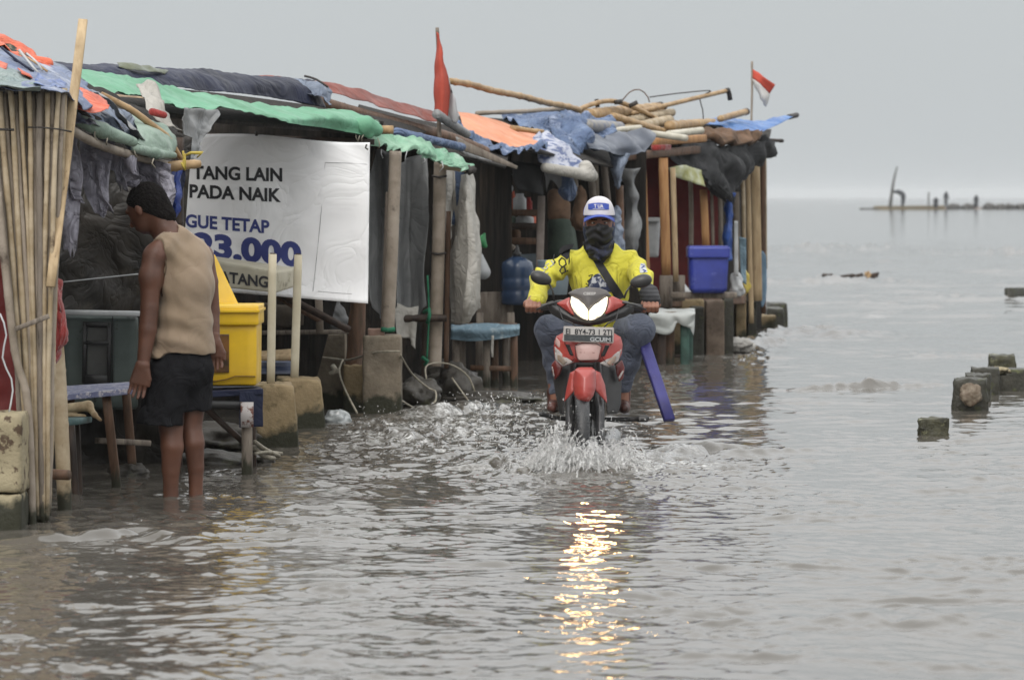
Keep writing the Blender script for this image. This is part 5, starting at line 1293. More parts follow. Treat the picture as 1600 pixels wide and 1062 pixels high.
# second flag
f2 = thing('flag', at(1174, 210, 38.6), 'small red and white flag flying above the far stall', 'flag')
mk('pole', tube([at(1175, 96, 38.6), at(1175, 150, 38.6), at(1173, 225, 38.6)], .011, 8), BAMB2, f2)
mk('cloth', sheet([[(1176, 108, 38.6), (1193, 120, 38.5), (1210, 132, 38.6)], [(1176, 122, 38.6), (1188, 132, 38.52), (1203, 147, 38.6)]], wr=.02, ws=.2, seed=95), mat('red flag cloth bright', C('#c8452c', 1.2), rough=.7), f2)
mk('cloth', sheet([[(1176, 122.3, 38.6), (1188, 132.3, 38.52), (1203, 147.3, 38.6)], [(1180, 136, 38.6), (1190, 148, 38.52), (1202, 155, 38.6)], [(1186, 150, 38.6), (1192, 160, 38.55), (1198, 168, 38.6)]], wr=.02, ws=.2, seed=96), mat('white flag cloth bright', C('#c2c0bc', 1.25), rough=.7), f2, label='lower white half of the flag')
# the closed back of the row, toward the sea
bk = shack(Vector((-3.6, 28, 0)), 'long back wall of woven mats behind the row of stalls')
del bk['group']
bk.name = 'back_wall'
bk['category'] = 'wall'
for i, (y0, y1) in enumerate(((20.9, 26), (26.05, 31), (31.05, 36), (36.05, 41))):
    xa, xb = -5.73 + .21 * y0 - 2.2, -5.73 + .21 * y1 - 2.2
    S('mat_panel', [[Vector((xa, y0, 2.1)), Vector((xb, y1, 2.1))], [Vector((xa, y0, -.1)), Vector((xb, y1, -.1))]], DARKI, parent=bk, wr=.01)

# ================================================================== clutter inside the open stalls
CL = [
 ('hanging_bag', (886, 268, 31.2), (888, 300, 31.2), .035, .07, BLUEJ, 'blue cloth bag hanging left of the rider under the printed tarp', 'bag'),
 ('hanging_bag', (908, 300, 32.5), (906, 345, 32.5), .03, .08, BARK, 'brown sack hanging just left of the rider\'s head', 'sack'),
 ('hanging_bag', (962, 330, 33), (965, 395, 33), .04, .07, SLATE, 'slate bag hanging just right of the rider\'s head', 'bag'),
 ('hanging_bag', (793, 262, 31.5), (790, 292, 31.5), .02, .06, WHITP, 'small white bag hanging under the jutting plank', 'bag'),
 ('hanging_bag', (770, 395, 31.4), (772, 425, 31.4), .05, .09, WHITC, 'pale sack leaning between the water jugs', 'sack'),
 ('hanging_bag', (1150, 432, 36.8), (1152, 452, 36.8), .05, .07, WHITP, 'white sack on the deck right of the blue bin', 'sack'),
 ('hanging_bag', (1163, 428, 37.6), (1162, 450, 37.6), .04, .06, YELR, 'yellow sack at the far end of the deck', 'sack'),
 ('hanging_bag', (1064, 452, 35.6), (1068, 458, 35.6), .06, .08, WHITP, 'white bundle on the deck left of the blue bin', 'bundle'),
 ('hanging_bag', (520, 470, 27), (524, 500, 27), .05, .09, GREYC, 'grey sack in the dark under the banner', 'sack'),
 ('hanging_bag', (592, 380, 27.6), (594, 420, 27.6), .05, .08, BARK, 'brown bundle beside the first bamboo post', 'bundle'),
 ('hanging_bag', (830, 430, 31.5), (834, 462, 31.5), .06, .11, BARK, 'brown sack on the bench beside the dark blue jug', 'sack'),
]
for nm, a, b, r1, r2, m_, lab, cat in CL:
    p, q = at(*a), at(*b)
    sd_ = int(a[0])
    mk(nm, relax(*blob([s_cap(p, q, r1, r2), s_cap(p + Vector((0, 0, .05)), p, .008, r1 * .8)], .012, .03, post=lambda P, d, s_=sd_: d + fnoise(P, .12, s_ % 17) * .012), 1, .3), m_, label=lab, cat=cat)
for i, (px, py, D, r, h, m_, lab) in enumerate(((776, 331, 31.5, .03, .10, SAGE, 'green bottle next to the white basket on the top shelf'), (788, 331, 31.55, .028, .13, GLASSD, 'dark bottle on the top shelf'), (826, 331, 31.6, .03, .12, REDC, 'red bottle at the right end of the top shelf'),
        (806, 375, 31.6, .04, .10, BARK, 'brown pot on the lowest shelf'), (778, 375, 31.55, .04, .08, WHITP, 'white pot on the lowest shelf'), (832, 352, 31.6, .03, .11, ORANG, 'orange bottle at the right end of the middle shelf'))):
    jar(px, py, D, r, h, m_, 'bottle' if 'bottle' in lab else 'pot', lab, 'bottle' if 'bottle' in lab else 'pot')
mk('shelf_panel', beam(at(750, 290, 32), at(790, 290, 32), .03, .3, side=(0, 0, 1)), WOODG, sh4)
S('cloth', [[(750, 262, 32.2), (775, 266, 32.2), (790, 262, 32.2)], [(752, 284, 32.2), (772, 288, 32.2), (790, 284, 32.2)]], mat('maroon cloth', C('#5a3236', 1.1), rough=.8), 'maroon cloth folded above the white basket', 'cloth', wr=.03)

# frayed threads and cord ends hanging off the tarp edges
rt_ = random.Random(44)
for lab, cat, m_, pts in (('loose pale threads hanging off the green cloth end', 'threads', ROPE, [(556, 208, 25.3), (562, 212, 25.3), (568, 211, 25.3), (590, 216, 25.4)]),
        ('frayed strings hanging under the faded green tarp', 'threads', WHITP, [(596, 234, 25.8), (612, 240, 25.9), (636, 236, 26.1), (662, 246, 26.4), (690, 252, 26.6)]),
        ('thin strings dangling from the sage canvas over the man', 'threads', ROPE, [(148, 206, 18.0), (168, 216, 18.0), (210, 236, 18.4), (240, 248, 18.7)])):
    o = thing('loose_threads', at(*pts[0]), lab, cat)
    for (x, y, D) in pts:
        L = rt_.uniform(8, 22)
        mk('thread', tube([at(x, y, D - .05), at(x + rt_.uniform(-3, 3), y + L * .5, D - .07), at(x + rt_.uniform(-4, 5), y + L, D - .05)], .0035, 5), m_, o)

# more scraps over the nearest roof
S('tarp', [[(-30, 100, 17.6), (10, 104, 17.6), (46, 116, 17.6)], [(-30, 118, 17.1), (14, 122, 17.1), (60, 132, 17.15)], [(-30, 134, 16.82), (16, 137, 16.82), (64, 139, 16.85)]], mat('milky green plastic', C('#93a39c', 1.1), C('#7b8e90', 1.1), rough=.4, scale=6, crease=(8, .8)), 'milky green plastic sheet lying over the front of the blue roof tarp', 'tarp', wr=.015, ws=.15, seed=141)
S('tarp', [[(-20, 68, 18.25), (30, 86, 18.2), (80, 108, 18.2), (120, 132, 18.4)], [(-20, 80, 17.95), (30, 98, 17.9), (80, 120, 17.95), (122, 144, 18.1)]], mat('grey blue strip', C('#6f7b90', 1.1), C('#59647a', 1.1), rough=.45, scale=5, crease=(6, .6)), 'long grey blue tarp strip running down the nearest roof beside the orange one', 'tarp', wr=.012, ws=.2, seed=142)
S('tarp', [[(58, 116, 17.5), (84, 124, 17.6), (102, 134, 17.7)], [(52, 132, 17.0), (78, 136, 17.0), (100, 141, 17.2)]], mat('deep blue scrap', C('#4c66a5', 1.1), C('#7d90bd', 1.1), rough=.4, scale=10, crease=(8, .8)), 'deeper blue plastic scrap at the eave left of the tall plank', 'tarp', wr=.015, ws=.15, seed=143)
S('tarp', [[(-20, 60, 18.5), (24, 76, 18.5), (60, 98, 18.45)], [(-20, 66, 18.4), (24, 84, 18.4), (60, 105, 18.35)]], mat('dark green rag', C('#39443c', 1.0), C('#a08c70', 1.0), rough=.8, scale=9, lo=.5, hi=.56), 'dark green rag twisted under the orange ridge tarp', 'tarp', wr=.02, ws=.12, seed=144)
for i, (a, b, m_, lab) in enumerate((((30, 84), (74, 112), BAMB3, 'thin cane sticking out beneath the orange ridge tarp'), ((42, 84), (66, 110), WHITP, 'pale cord trailing over the grey blue strip'), ((100, 142), (122, 160), TAPE, 'dark cord slack beside the tall plank'))):
    mk('cord', tube([at(a[0], a[1], 18.0), at((a[0] + b[0]) / 2 + 3, (a[1] + b[1]) / 2, 17.85), at(b[0], b[1], 17.8)], .005, 6), m_, label=lab, cat='cord')

S('plastic_sheet', [[(850, 236, 33.4), (878, 238, 33.3), (906, 236, 33.4)], [(852, 290, 33.4), (880, 294, 33.3), (900, 300, 33.4)]], GREYC, 'pale grey plastic sheet in the dark above the brown bundle', 'plastic sheet', wr=.06, ws=.25, seed=151, rag=.1)
S('plastic_sheet', [[(972, 262, 33.9), (990, 264, 33.8), (1000, 262, 33.9)], [(974, 340, 33.9), (988, 345, 33.8), (998, 340, 33.9)], [(978, 410, 33.9), (988, 420, 33.8), (996, 405, 33.9)]], GREYC, 'grey plastic sheet hanging left of the orange wood post', 'plastic sheet', wr=.06, ws=.25, seed=152, rag=.1)
S('plastic_sheet', [[(745, 395, 33.5), (790, 398, 33.4), (842, 396, 33.5)], [(745, 470, 33.5), (790, 474, 33.4), (842, 470, 33.5)]], mat('dim teal sheet', C('#3c4a50', 1.0), C('#566068', 1.0), rough=.6, scale=5), 'dim teal sheet behind the water jugs', 'plastic sheet', wr=.05, ws=.3, seed=153)
S('plastic_sheet', [[(400, 470, 25.9), (440, 476, 25.9), (476, 474, 25.9)], [(402, 505, 25.9), (440, 512, 25.9), (474, 508, 25.9)]], mat('dim brown sheet', C('#4d443a', 1.0), C('#6a5f52', 1.0), rough=.7, scale=6), 'dim brown sheet under the cream signboard', 'plastic sheet', wr=.03, ws=.2, seed=154)
for i, (x0, y0, x1, y1, D, lab) in enumerate(((930, 232, 934, 420, 33.9, 'slim pole standing right behind the rider\'s cap'), (985, 236, 983, 440, 34.3, 'slim pole between the rider and the first orange post'), (1078, 262, 1080, 384, 36.3, 'slim pole before the red wall'), (1124, 290, 1126, 384, 36.9, 'slim pole just left of the strong blue cloth'), (1160, 262, 1162, 430, 38.2, 'slim pole left of the pale far posts'))):
    mk('slim_pole', tube([at(x0, y0, D), at((x0 + x1) / 2 + 1, (y0 + y1) / 2, D), at(x1, y1, D)], .022, 8, bamboo=.08, seed=i), (BAMB2, WOODG, BAMB2, WOODG, BAMB)[i], label=lab, cat='pole')
# ================================================================== the standing man
from mathutils.bvhtree import BVHTree
def bvh_of(geo):
    V, Fc = geo
    return BVHTree.FromPolygons([tuple(v) for v in V], [tuple(f) for f in Fc])
CAMP = Vector((0, 0, CAM_H))
def hit(bv, px, py, off=.003, default=20.):
    d = (at(px, py, 30) - CAMP).normalized()
    l, n, i, t = bv.ray_cast(CAMP, d)
    if l is None: return at(px, py, default)
    return l + n * off if n.dot(d) < 0 else l - n * off
def drape(bv, rows, res, off=.004, thick=.002, default=20.):
    """patch of material laid on a body surface: rows of (px,py)"""
    A = []
    nr = len(rows)
    for j in range(nr * res if nr > 1 else 1):
        v = j / (nr * res - 1) * (nr - 1); j0 = min(nr - 2, int(v)); fv = v - j0
        row = []
        n_ = len(rows[0])
        for i in range(n_ * res):
            u = i / (n_ * res - 1) * (n_ - 1); i0 = min(n_ - 2, int(u)); fu = u - i0
            q = [np.array(rows[j0 + b][i0 + a], float) for b in (0, 1) for a in (0, 1)]
            p = (q[0] * (1 - fu) + q[1] * fu) * (1 - fv) + (q[2] * (1 - fu) + q[3] * fu) * fv
            row.append(hit(bv, p[0], p[1], off, default))
        A.append(row)
    W = len(A[0]); Hh = len(A)
    V = [tuple(p) for r_ in A for p in r_]
    Fc = [(j * W + i, j * W + i + 1, (j + 1) * W + i + 1, (j + 1) * W + i)[::-1] for j in range(Hh - 1) for i in range(W - 1)]
    return V, Fc

SKIN1 = mat('dark brown skin', C('#754b37', 1.05), C('#5c3a2a', 1.0), rough=.48, scale=6, c3=C('#7d5546', 1.0), s3=4, lo3=.58, hi3=.7, spec=.45, subs=.06, bump=.12, bscale=70)
SKIN2 = mat('tan skin', C('#a06f58', 1.1), C('#8b5b46', 1.1), rough=.5, scale=9, spec=.4, subs=.06)
HAIRM = mat('black curly hair', (.006, .005, .005, 1), (.014, .012, .011, 1), rough=.95, spec=.12, scale=40, bump=1.0, bscale=110)
TANK = mat('khaki cotton tank top', C('#a58f77', 1.05), C('#958066', 1.05), rough=.9, scale=4, sheen=.15, bump=.15, bscale=160, crease=(3.5, .28, (1, 1, .8)))
SHORT = mat('black shorts cloth', (.007, .007, .008, 1), (.012, .012, .014, 1), rough=.85, scale=6, spec=.15, crease=(6, .5))
def M(px, py, dy=0.0): return at(px, py, 18.6 + dy)
yaw = math.atan2(.58, .81)
Rz = np.array([[math.cos(yaw), -math.sin(yaw), 0], [math.sin(yaw), math.cos(yaw), 0], [0, 0, 1]])
def rotm(yaw_, pitch_=0.0, roll_=0.0):
    return np.array(Matrix.Rotation(yaw_, 3, 'Z') @ Matrix.Rotation(pitch_, 3, 'X') @ Matrix.Rotation(roll_, 3, 'Y'))
man = thing('person', at(285, 775, 18.6), 'man in a beige sleeveless top and black shorts standing in the water, seen from behind', 'person')
torso = [s_ell(M(285, 572), (.155, .115, .12), rot=Rz), s_ell(M(288, 505, -.005), (.138, .10, .16), rot=Rz), s_ell(M(290, 445, .0), (.145, .105, .15), rot=Rz),
         s_ell(M(283, 405, .02), (.16, .095, .09), rot=Rz), s_cap(M(248, 392, -.10), M(268, 372, .0), .05, .055), s_cap(M(314, 398, .10), M(280, 374, .03), .048, .055)]
headc = M(229, 319, .07)
fwd = Vector((-.80, .28, -.50)).normalized()
sidev = Vector((.33, .94, 0)).normalized(); sidev = (sidev - fwd * sidev.dot(fwd)).normalized()
upv = sidev.cross(fwd).normalized()
if upv.z < 0: upv = -upv
Rh = np.array([list(fwd), list(sidev), list(upv)]).T
def Hd(f, s, u): return headc + fwd * f + sidev * s + upv * u
head = [s_ell(headc, (.098, .076, .088), rot=Rh), s_ell(Hd(.045, 0, -.05), (.062, .058, .075), rot=Rh), s_ell(Hd(.05, 0, -.095), (.042, .042, .03), rot=Rh),
        s_cap(Hd(.098, 0, -.02), Hd(.118, 0, -.05), .009, .015, k=.01), s_ell(Hd(.098, 0, -.082), (.014, .024, .012), rot=Rh, k=.008), s_cap(Hd(.094, -.035, .012), Hd(.094, .035, .012), .012, .012, k=.015),
        s_cap(Hd(-.045, 0, -.05), M(262, 368, .03), .056, .06, k=.03), s_cap(M(246, 345, .07), M(272, 385, .03), .054, .07, k=.03),
        s_ell(Hd(.018, -.088, -.024), (.019, .010, .030), rot=Rh, k=.004), s_ell(Hd(.018, .078, -.022), (.020, .008, .030), rot=Rh, k=.004)]
armL = [s_cap(M(240, 401, -.11), M(235, 434, -.13), .056, .051), s_cap(M(242, 396, -.10), M(266, 374, -.01), .046, .052), s_cap(M(235, 432, -.13), M(234, 480, -.14), .052, .043), s_cap(M(234, 480, -.14), M(231, 515, -.15), .045, .044), s_cap(M(231, 515, -.15), M(223, 572, -.17), .043, .029)]
armR = [s_cap(M(316, 402, .12), M(326, 440, .12), .056, .046), s_cap(M(326, 440, .12), M(331, 486, .12), .046, .039), s_cap(M(331, 486, .12), M(335, 535, .08), .038, .027)]
legs = [s_cap(M(264, 590, -.05), M(267, 668, -.05), .085, .060), s_cap(M(267, 668, -.05), M(269, 698, -.06), .057, .056), s_cap(M(269, 698, -.06), M(267, 735, -.05), .055, .043), s_cap(M(267, 730, -.05), M(267, 768, -.04), .043, .036), s_cap(M(267, 768, -.04), M(267, 800, -.04), .036, .045),
        s_cap(M(302, 590, .05), M(298, 662, .05), .08, .056), s_cap(M(298, 662, .05), M(303, 692, .035), .052, .052), s_cap(M(303, 692, .035), M(306, 730, .045), .050, .040), s_cap(M(306, 730, .045), M(306, 768, .05), .039, .033), s_cap(M(306, 768, .05), M(306, 800, .05), .033, .042),
        s_cap(M(266, 803, -.05), M(256, 806, .14), .040, .03), s_cap(M(306, 803, .06), M(298, 806, .24), .038, .03)]
thin = lambda l: [p[:-1] + (.008,) for p in l]
bodyG = blob(torso + head + armL[:1] + thin(armL[1:2]) + armL[2:3] + thin(armL[3:]) + armR[:1] + thin(armR[1:]) + thin(legs), .0075, .03)
bodyG = relax(*bodyG, 1, .5)
def hand(wr, px_, D_, side, scale=1.0, s=322.6):
    """hanging, loosely curled hand: px_ = list of 3 px anchor points wrist, knuckles, tips"""
    out = []
    (wx, wy), (kx, ky), (tx, ty) = px_
    W = at(wx, wy, D_); K = at(kx, ky, D_); T = at(tx, ty, D_)
    ax_ = (K - W).normalized(); across = Vector((1, 0, 0)) if side != 0 else Vector((.2, 1, 0)).normalized()
    across = (across - ax_ * across.dot(ax_)).normalized(); nrm = across.cross(ax_)
    hw = .034 * scale
    for u in (-1, -.33, .33, 1):
        out.append(s_cap(W + across * hw * u * .55, K + across * hw * u, .017, .013, k=.014))
    ln = (.062, .072, .076, .066)
    for i, u in enumerate((-1, -.36, .3, .95)):
        b0 = K + across * hw * u
        l = ln[i] * scale
        p1 = b0 + ax_ * l * .5 + nrm * .004
        p2 = p1 + (ax_ * .85 - nrm * .5 * side if side else ax_).normalized() * l * .32 + across * .002 * u
        p3 = p2 + (ax_ * .6 - nrm * .8 * side if side else ax_).normalized() * l * .28
        out += [s_cap(b0, p1, .0105, .0092, k=.004), s_cap(p1, p2, .0092, .0085, k=.003), s_cap(p2, p3, .0085, .007, k=.003)]
    th0 = W + (K - W) * .3 + across * hw * .8
    th1 = th0 + ax_ * .035 + across * .018; th2 = th1 + ax_ * .03 + across * .002
    out += [s_cap(th0, th1, .015, .012, k=.01), s_cap(th1, th2, .0115, .009, k=.003)]
    return out
hL = relax(*blob(hand(None, [(223, 570), (217, 598), (214, 620)], 18.42, 1) + [s_cap(M(226, 556, -.165), M(223, 572, -.17), .030, .028, k=.01)], .0035, .006, pad=.02), 1, .4)
hR = relax(*blob(hand(None, [(335, 534), (336, 556), (338, 578)], 18.68, 1, .9) + [s_cap(M(334.5, 524, .085), M(335, 536, .08), .028, .026, k=.01)], .0035, .006, pad=.02), 1, .4)
mk('body', [bodyG, hL, hR], SKIN1, man)
# hair
def hair_cut(P, d):
    q = P - np.array(headc)
    f, s_, u = q @ np.array(fwd), q @ np.array(sidev), q @ np.array(upv)
    line = np.where(f > .03, -.012 + (f - .03) * 1.25, -.012 + (f - .03) * 1.24)
    ear = np.sqrt((f - .018) ** 2 + (u + .026) ** 2 + (np.abs(s_) - .09) ** 2)
    d = d + .0035 * np.sin(P[:, 0] * 420) * np.sin(P[:, 1] * 390 + 1) * np.sin(P[:, 2] * 450 + 2) + .0025 * fnoise(P, .03, 5)
    return np.maximum(np.maximum(np.maximum(d, (line - u)), .024 - ear), f * .8 + .45 * (.08 - u) - .075)
hairG = blob([s_ell(headc + upv * .006 - fwd * .006, (.104, .084, .098), rot=Rh), s_cap(Hd(-.040, 0, -.04), Hd(-.048, 0, -.10), .068, .060, k=.02)], .0045, .02, post=hair_cut)
mk('hair', hairG, HAIRM, man)
# tank top
def tank_cut(P, d):
    def cap(a, b, r):
        a = np.array(a); b = np.array(b); ba = b - a
        t = np.clip(((P - a) @ ba) / (ba @ ba), 0, 1)
        return np.linalg.norm(P - a - t[:, None] * ba, axis=1) - r
    zh = at(285, 554, 18.6).z + .004 * np.sin((P[:, 0]) * 22) + (P[:, 0] - M(285, 0).x) * .05
    d = np.maximum(d, zh - P[:, 2])
    d = np.maximum(d, -cap(M(231, 372, -.17), M(236, 432, -.18), .078))
    d = np.maximum(d, -cap(M(331, 378, .14), M(338, 425, .16), .07))
    d = np.maximum(d, -cap(M(250, 345, .05), M(262, 364, .0), .062))
    # hanging folds: diagonal from the right shoulder blade down to the left hip
    x = P[:, 0] - M(285, 0).x; z = P[:, 2]
    w = np.sin((x * .55 + z * 1.0) * 66 + 2.2 * np.sin(x * 14 + z * 5)) * .013 * np.clip((1.00 - z) * 3.0, 0.1, 1) * np.clip((.12 - x) * 7, .15, 1)
    w += fnoise(P, .16, 3) * .004
    return d + w
tankG = blob([s_ell(M(285, 545), (.165, .122, .12), rot=Rz), s_ell(M(288, 505, -.005), (.142, .108, .17), rot=Rz), s_ell(M(291, 445, .0), (.143, .110, .15), rot=Rz),
              s_ell(M(284, 406, .02), (.162, .10, .092), rot=Rz), s_cap(M(254, 388, -.09), M(268, 372, .0), .052, .056), s_cap(M(308, 392, .09), M(280, 374, .03), .05, .056)], .005, .035, post=tank_cut, infl=.006)
tank = mk('tank_top', relax(*tankG, 1, .4), TANK, man)
mk('hem', [tube([Vector(v) for v in pts], .003, 5, cap=True) for pts in [[hit(bvh_of(tankG), x, y, .001, 18.5) for x, y in ((243, 373), (252, 385), (258, 402), (260, 420), (256, 436))]]], mat('tank hem', C('#7d6a55', 1), rough=.9), tank)
def sh_cut(P, d):
    x = P[:, 0]; 
    zl = at(250, 660, 18.55).z; zr = at(305, 641, 18.65).z
    xm = M(287, 0).x
    zc = np.where(x < xm, zl + (x - M(216, 0).x) * -.07, zr)
    d = np.maximum(d, zc - P[:, 2])
    d = np.maximum(d, P[:, 2] - at(285, 544, 18.6).z)
    return d + .0015 * np.sin(x * 70 + 2 * np.sin(P[:, 2] * 20)) * np.clip((.72 - P[:, 2]) * 3, 0, 1) + fnoise(P, .12, 9) * .004
shG = blob([s_ell(M(285, 575), (.160, .125, .13), rot=Rz), s_cap(M(264, 590, -.05), M(251, 662, -.06), .105, .112), s_cap(M(300, 592, .05), M(304, 650, .05), .098, .082)], .006, .03, post=sh_cut, infl=.002)
mk('shorts', relax(*shG, 1, .4), SHORT, man)
# ================================================================== motorbike and rider
BD = 20.95
def R(px, py, dy=0.0): return at(px, py, BD + dy)
def c2(X, Y): return (820 + X / 3.425, 430 + Y / 3.425)
def P2(*xy): return [c2(xy[i], xy[i + 1]) for i in range(0, len(xy), 2)]
def mir(poly, cx): return [(2 * cx - x, y) for x, y in poly][::-1]
REDP = mat('faded red bike plastic', C('#b5433b', 1.15), C('#a63830', 1.15), rough=.34, scale=5, spec=.5, coat=.35, c3=C('#c46a60', 1.1), s3=6, lo3=.62, hi3=.78)
DRED = mat('dark red bike plastic', C('#7c2420', 1.1), C('#611a18', 1.1), rough=.35, scale=5, spec=.5, coat=.3)
GREYP = mat('grey nose plastic', C('#66615f', 1.1), C('#56514f', 1.1), rough=.45, scale=6, spec=.5)
PINKW = mat('pale pink white panel', C('#c9a9a3', 1.2), C('#bd958e', 1.15), rough=.4, scale=5, coat=.2)
DECW = mat('white grey decal', C('#b9b2ae', 1.2), C('#8f8784', 1.1), rough=.4, scale=16, c3=C('#b2584c', 1.1), s3=20, lo3=.58, hi3=.64)
AMB = mat('clear amber indicator', C('#a07f68', 1.1), C('#8a8074', 1.1), rough=.2, scale=20, spec=.6)
BLK = mat('matt black bike plastic', (.020, .020, .021, 1), (.032, .031, .031, 1), rough=.42, scale=6, spec=.5)
BLK2 = mat('dull black underside', (.008, .008, .008, 1), (.014, .014, .014, 1), rough=.6, scale=6)
TYRE = mat('wet tyre rubber', (.016, .017, .018, 1), (.03, .03, .032, 1), rough=.3, scale=8, spec=.5, bump=.5, bscale=60)
FORKM = mat('fork grey', (.05, .05, .052, 1), (.08, .08, .082, 1), rough=.35, scale=8, metal=.4)
METL = mat('dull alloy', (.30, .30, .30, 1), (.20, .20, .20, 1), rough=.35, scale=10, metal=.8)
LENS = mat('lit headlight lens', (.9, .85, .7, 1), rough=.1, emis=(1.0, .84, .60, 1), estr=3.0)
def lens_pattern():          # bulb glow with reflector facets: brighter patches inside the lens
    nt = LENS.node_tree; b = nt.nodes['Principled BSDF']
    t = nt.nodes.new('ShaderNodeTexCoord'); n_ = nt.nodes.new('ShaderNodeTexVoronoi'); n_.inputs['Scale'].default_value = 38
    r_ = nt.nodes.new('ShaderNodeMapRange'); r_.inputs['From Max'].default_value = .8; r_.inputs['To Min'].default_value = 2.6; r_.inputs['To Max'].default_value = .50
    nt.links.new(t.outputs['Object'], n_.inputs['Vector']); nt.links.new(n_.outputs['Distance'], r_.inputs['Value']); nt.links.new(r_.outputs[0], b.inputs['Emission Strength'])
lens_pattern()
bike = thing('motorbike', at(915, 735, BD), 'red motorbike with lit headlights ploughing through the water', 'motorbike')
def crv(cx_px, D, k, lean=0.0, z0=.6):
    cx = at(cx_px, 600, D).x
    return lambda X, Z: k * (X - cx) ** 2 + lean * (Z - z0)
# ---- front wheel
wc = at(909, 686, 20.4); 
def wheel(c, R_, r_, name, parent, sq=1.15):
    w = bpy.data.objects.new(name, None); COL.objects.link(w); w.parent = parent; w.location = Vector(c) - parent.location
    V, Fc = [], []
    n, m_ = 64, 16
    for i in range(n):
        a = 2 * math.pi * i / n
        for j in range(m_):
            b = 2 * math.pi * j / m_
            tread = .0025 * (1 if (i % 2) ^ (1 if j in (0, 1, 15) else 0) else -1) if math.cos(b) > .55 else 0
            rad = R_ + (r_ + tread) * math.cos(b)
            V.append((c[0] + r_ * sq * math.sin(b), c[1] + rad * math.cos(a), c[2] + rad * math.sin(a)))
    for i in range(n):
        for j in range(m_):
            Fc.append((i * m_ + j, i * m_ + (j + 1) % m_, ((i + 1) % n) * m_ + (j + 1) % m_, ((i + 1) % n) * m_ + j))
    mk('tyre', (V, Fc), TYRE, w)
    rim = lathe(c, [(R_ - r_ * .5, -.022), (R_ - r_ * 1.1, -.02), (R_ - r_ * 1.1, .02), (R_ - r_ * .5, .022)], 40, axis='x')
    hub = lathe(c, [(.035, -.05), (.04, -.02), (.04, .02), (.035, .05)], 20, axis='x')
    sp = [tube([Vector(c) + Vector((0, math.cos(a) * .03, math.sin(a) * .03)), Vector(c) + Vector((0, math.cos(a) * (R_ - r_), math.sin(a) * (R_ - r_)))], .010, 6) for a in np.arange(5) * 2 * math.pi / 5]
    mk('rim', [rim, hub] + sp, METL, w)
    return w
wheel(wc, .235, .034, 'front_wheel', bike)
wheel(at(913, 690, 21.62), .235, .038, 'rear_wheel', bike)
mk('brake_disc', lathe(wc + Vector((.055, 0, 0)), [(.06, 0), (.105, 0), (.105, .004), (.06, .004)], 30, axis='x'), METL, bike)
for x0, x1 in ((893, 891), (936, 937)):
    mk('fork_leg', tube([at(x0 + (2 if x0 < 900 else -3), 560, 20.62), at(x1, 640, 20.47), at(x1, 690, 20.4)], [.020, .026, .024], 14), FORKM, bike)
# ---- fender
mk('front_fender', panel(P2(268, 505, 290, 492, 360, 492, 380, 510, 381, 600, 366, 645, 346, 671, 328, 679, 310, 678, 285, 668, 265, 640, 259, 590), 20.30, .02, .06, crv(913.5, 20.3, 5.0, .28, .50)), REDP, bike)
for pl in (P2(270, 508, 242, 522, 224, 600, 210, 683, 235, 655, 262, 622, 262, 560), P2(378, 510, 405, 520, 432, 590, 444, 692, 412, 655, 380, 620, 378, 560)):
    mk('fender_wing', panel(pl, 20.40, .012, .02, crv(913.5, 20.4, 6.0, .2, .5)), REDP, bike)
# ---- black inner shield and lower body
mk('leg_shield', panel(P2(168, 500, 205, 482, 250, 470, 430, 470, 498, 490, 520, 560, 516, 690, 498, 742, 440, 742, 430, 640, 400, 560, 280, 560, 230, 640, 208, 745, 186, 740, 165, 640, 152, 560), 20.62, .03, .012, crv(919, 20.6, 3.0, .25, .5)), BLK, bike)
mk('engine_cover', blob([s_cap(at(915, 590, 20.85), at(915, 690, 20.95), .11, .10), s_cap(at(915, 690, 20.8), at(915, 690, 21.2), .10, .10)], .012, .03), BLK2, bike)
mk('frame_tunnel', blob([s_cap(at(920, 560, 20.75), at(918, 610, 21.1), .09, .10), s_cap(at(918, 610, 21.1), at(920, 560, 21.5), .10, .10)], .012, .04), BLK, bike)
# ---- chest
cc = crv(919.5, 20.5, 2.2, .10, .70)
mk('front_cowl', panel(P2(205, 308, 168, 328, 158, 358, 155, 400, 163, 455, 205, 489, 255, 470, 300, 462, 340, 466, 395, 462, 450, 492, 500, 462, 521, 420, 526, 370, 515, 332, 478, 310), 20.5, .03, .035, cc), REDP, bike)
def over(poly, d, thick=.006, pil=.004, base=20.5): return panel(poly, base - d, thick, pil, crv(919.5, 20.5, 2.2, .10, .70), h=.004)
mk('nose_panel', over(P2(268, 376, 290, 362, 395, 362, 411, 376, 392, 452, 285, 456), .055, .010, .010), PINKW, bike)
mk('nose_slot', over(P2(288, 408, 380, 408, 376, 416, 292, 416), .0665, .004, .002), mat('slot pink', C('#a87d76', 1), rough=.5), bike)
mk('vent', over(P2(214, 368, 240, 370, 264, 432, 240, 427), .048), BLK2, bike)
mk('vent', over(P2(430, 375, 457, 374, 429, 432, 404, 436), .048), BLK2, bike)
for pl, il in ((P2(158, 380, 184, 402, 215, 432, 264, 465, 205, 489, 163, 457), P2(172, 424, 192, 427, 230, 463, 206, 484, 176, 456)), (P2(522, 394, 495, 410, 462, 436, 398, 470, 450, 493, 502, 462), P2(492, 430, 470, 436, 436, 470, 456, 486, 486, 462))):
    mk('side_decal', over(pl, .040), DECW, bike)
    ind = over(il, .047)
    mk('indicator', ind, AMB, bike)
mk('stripe', over(P2(168, 330, 186, 350, 214, 392, 206, 402, 175, 385, 160, 368), .036), PINKW, bike)
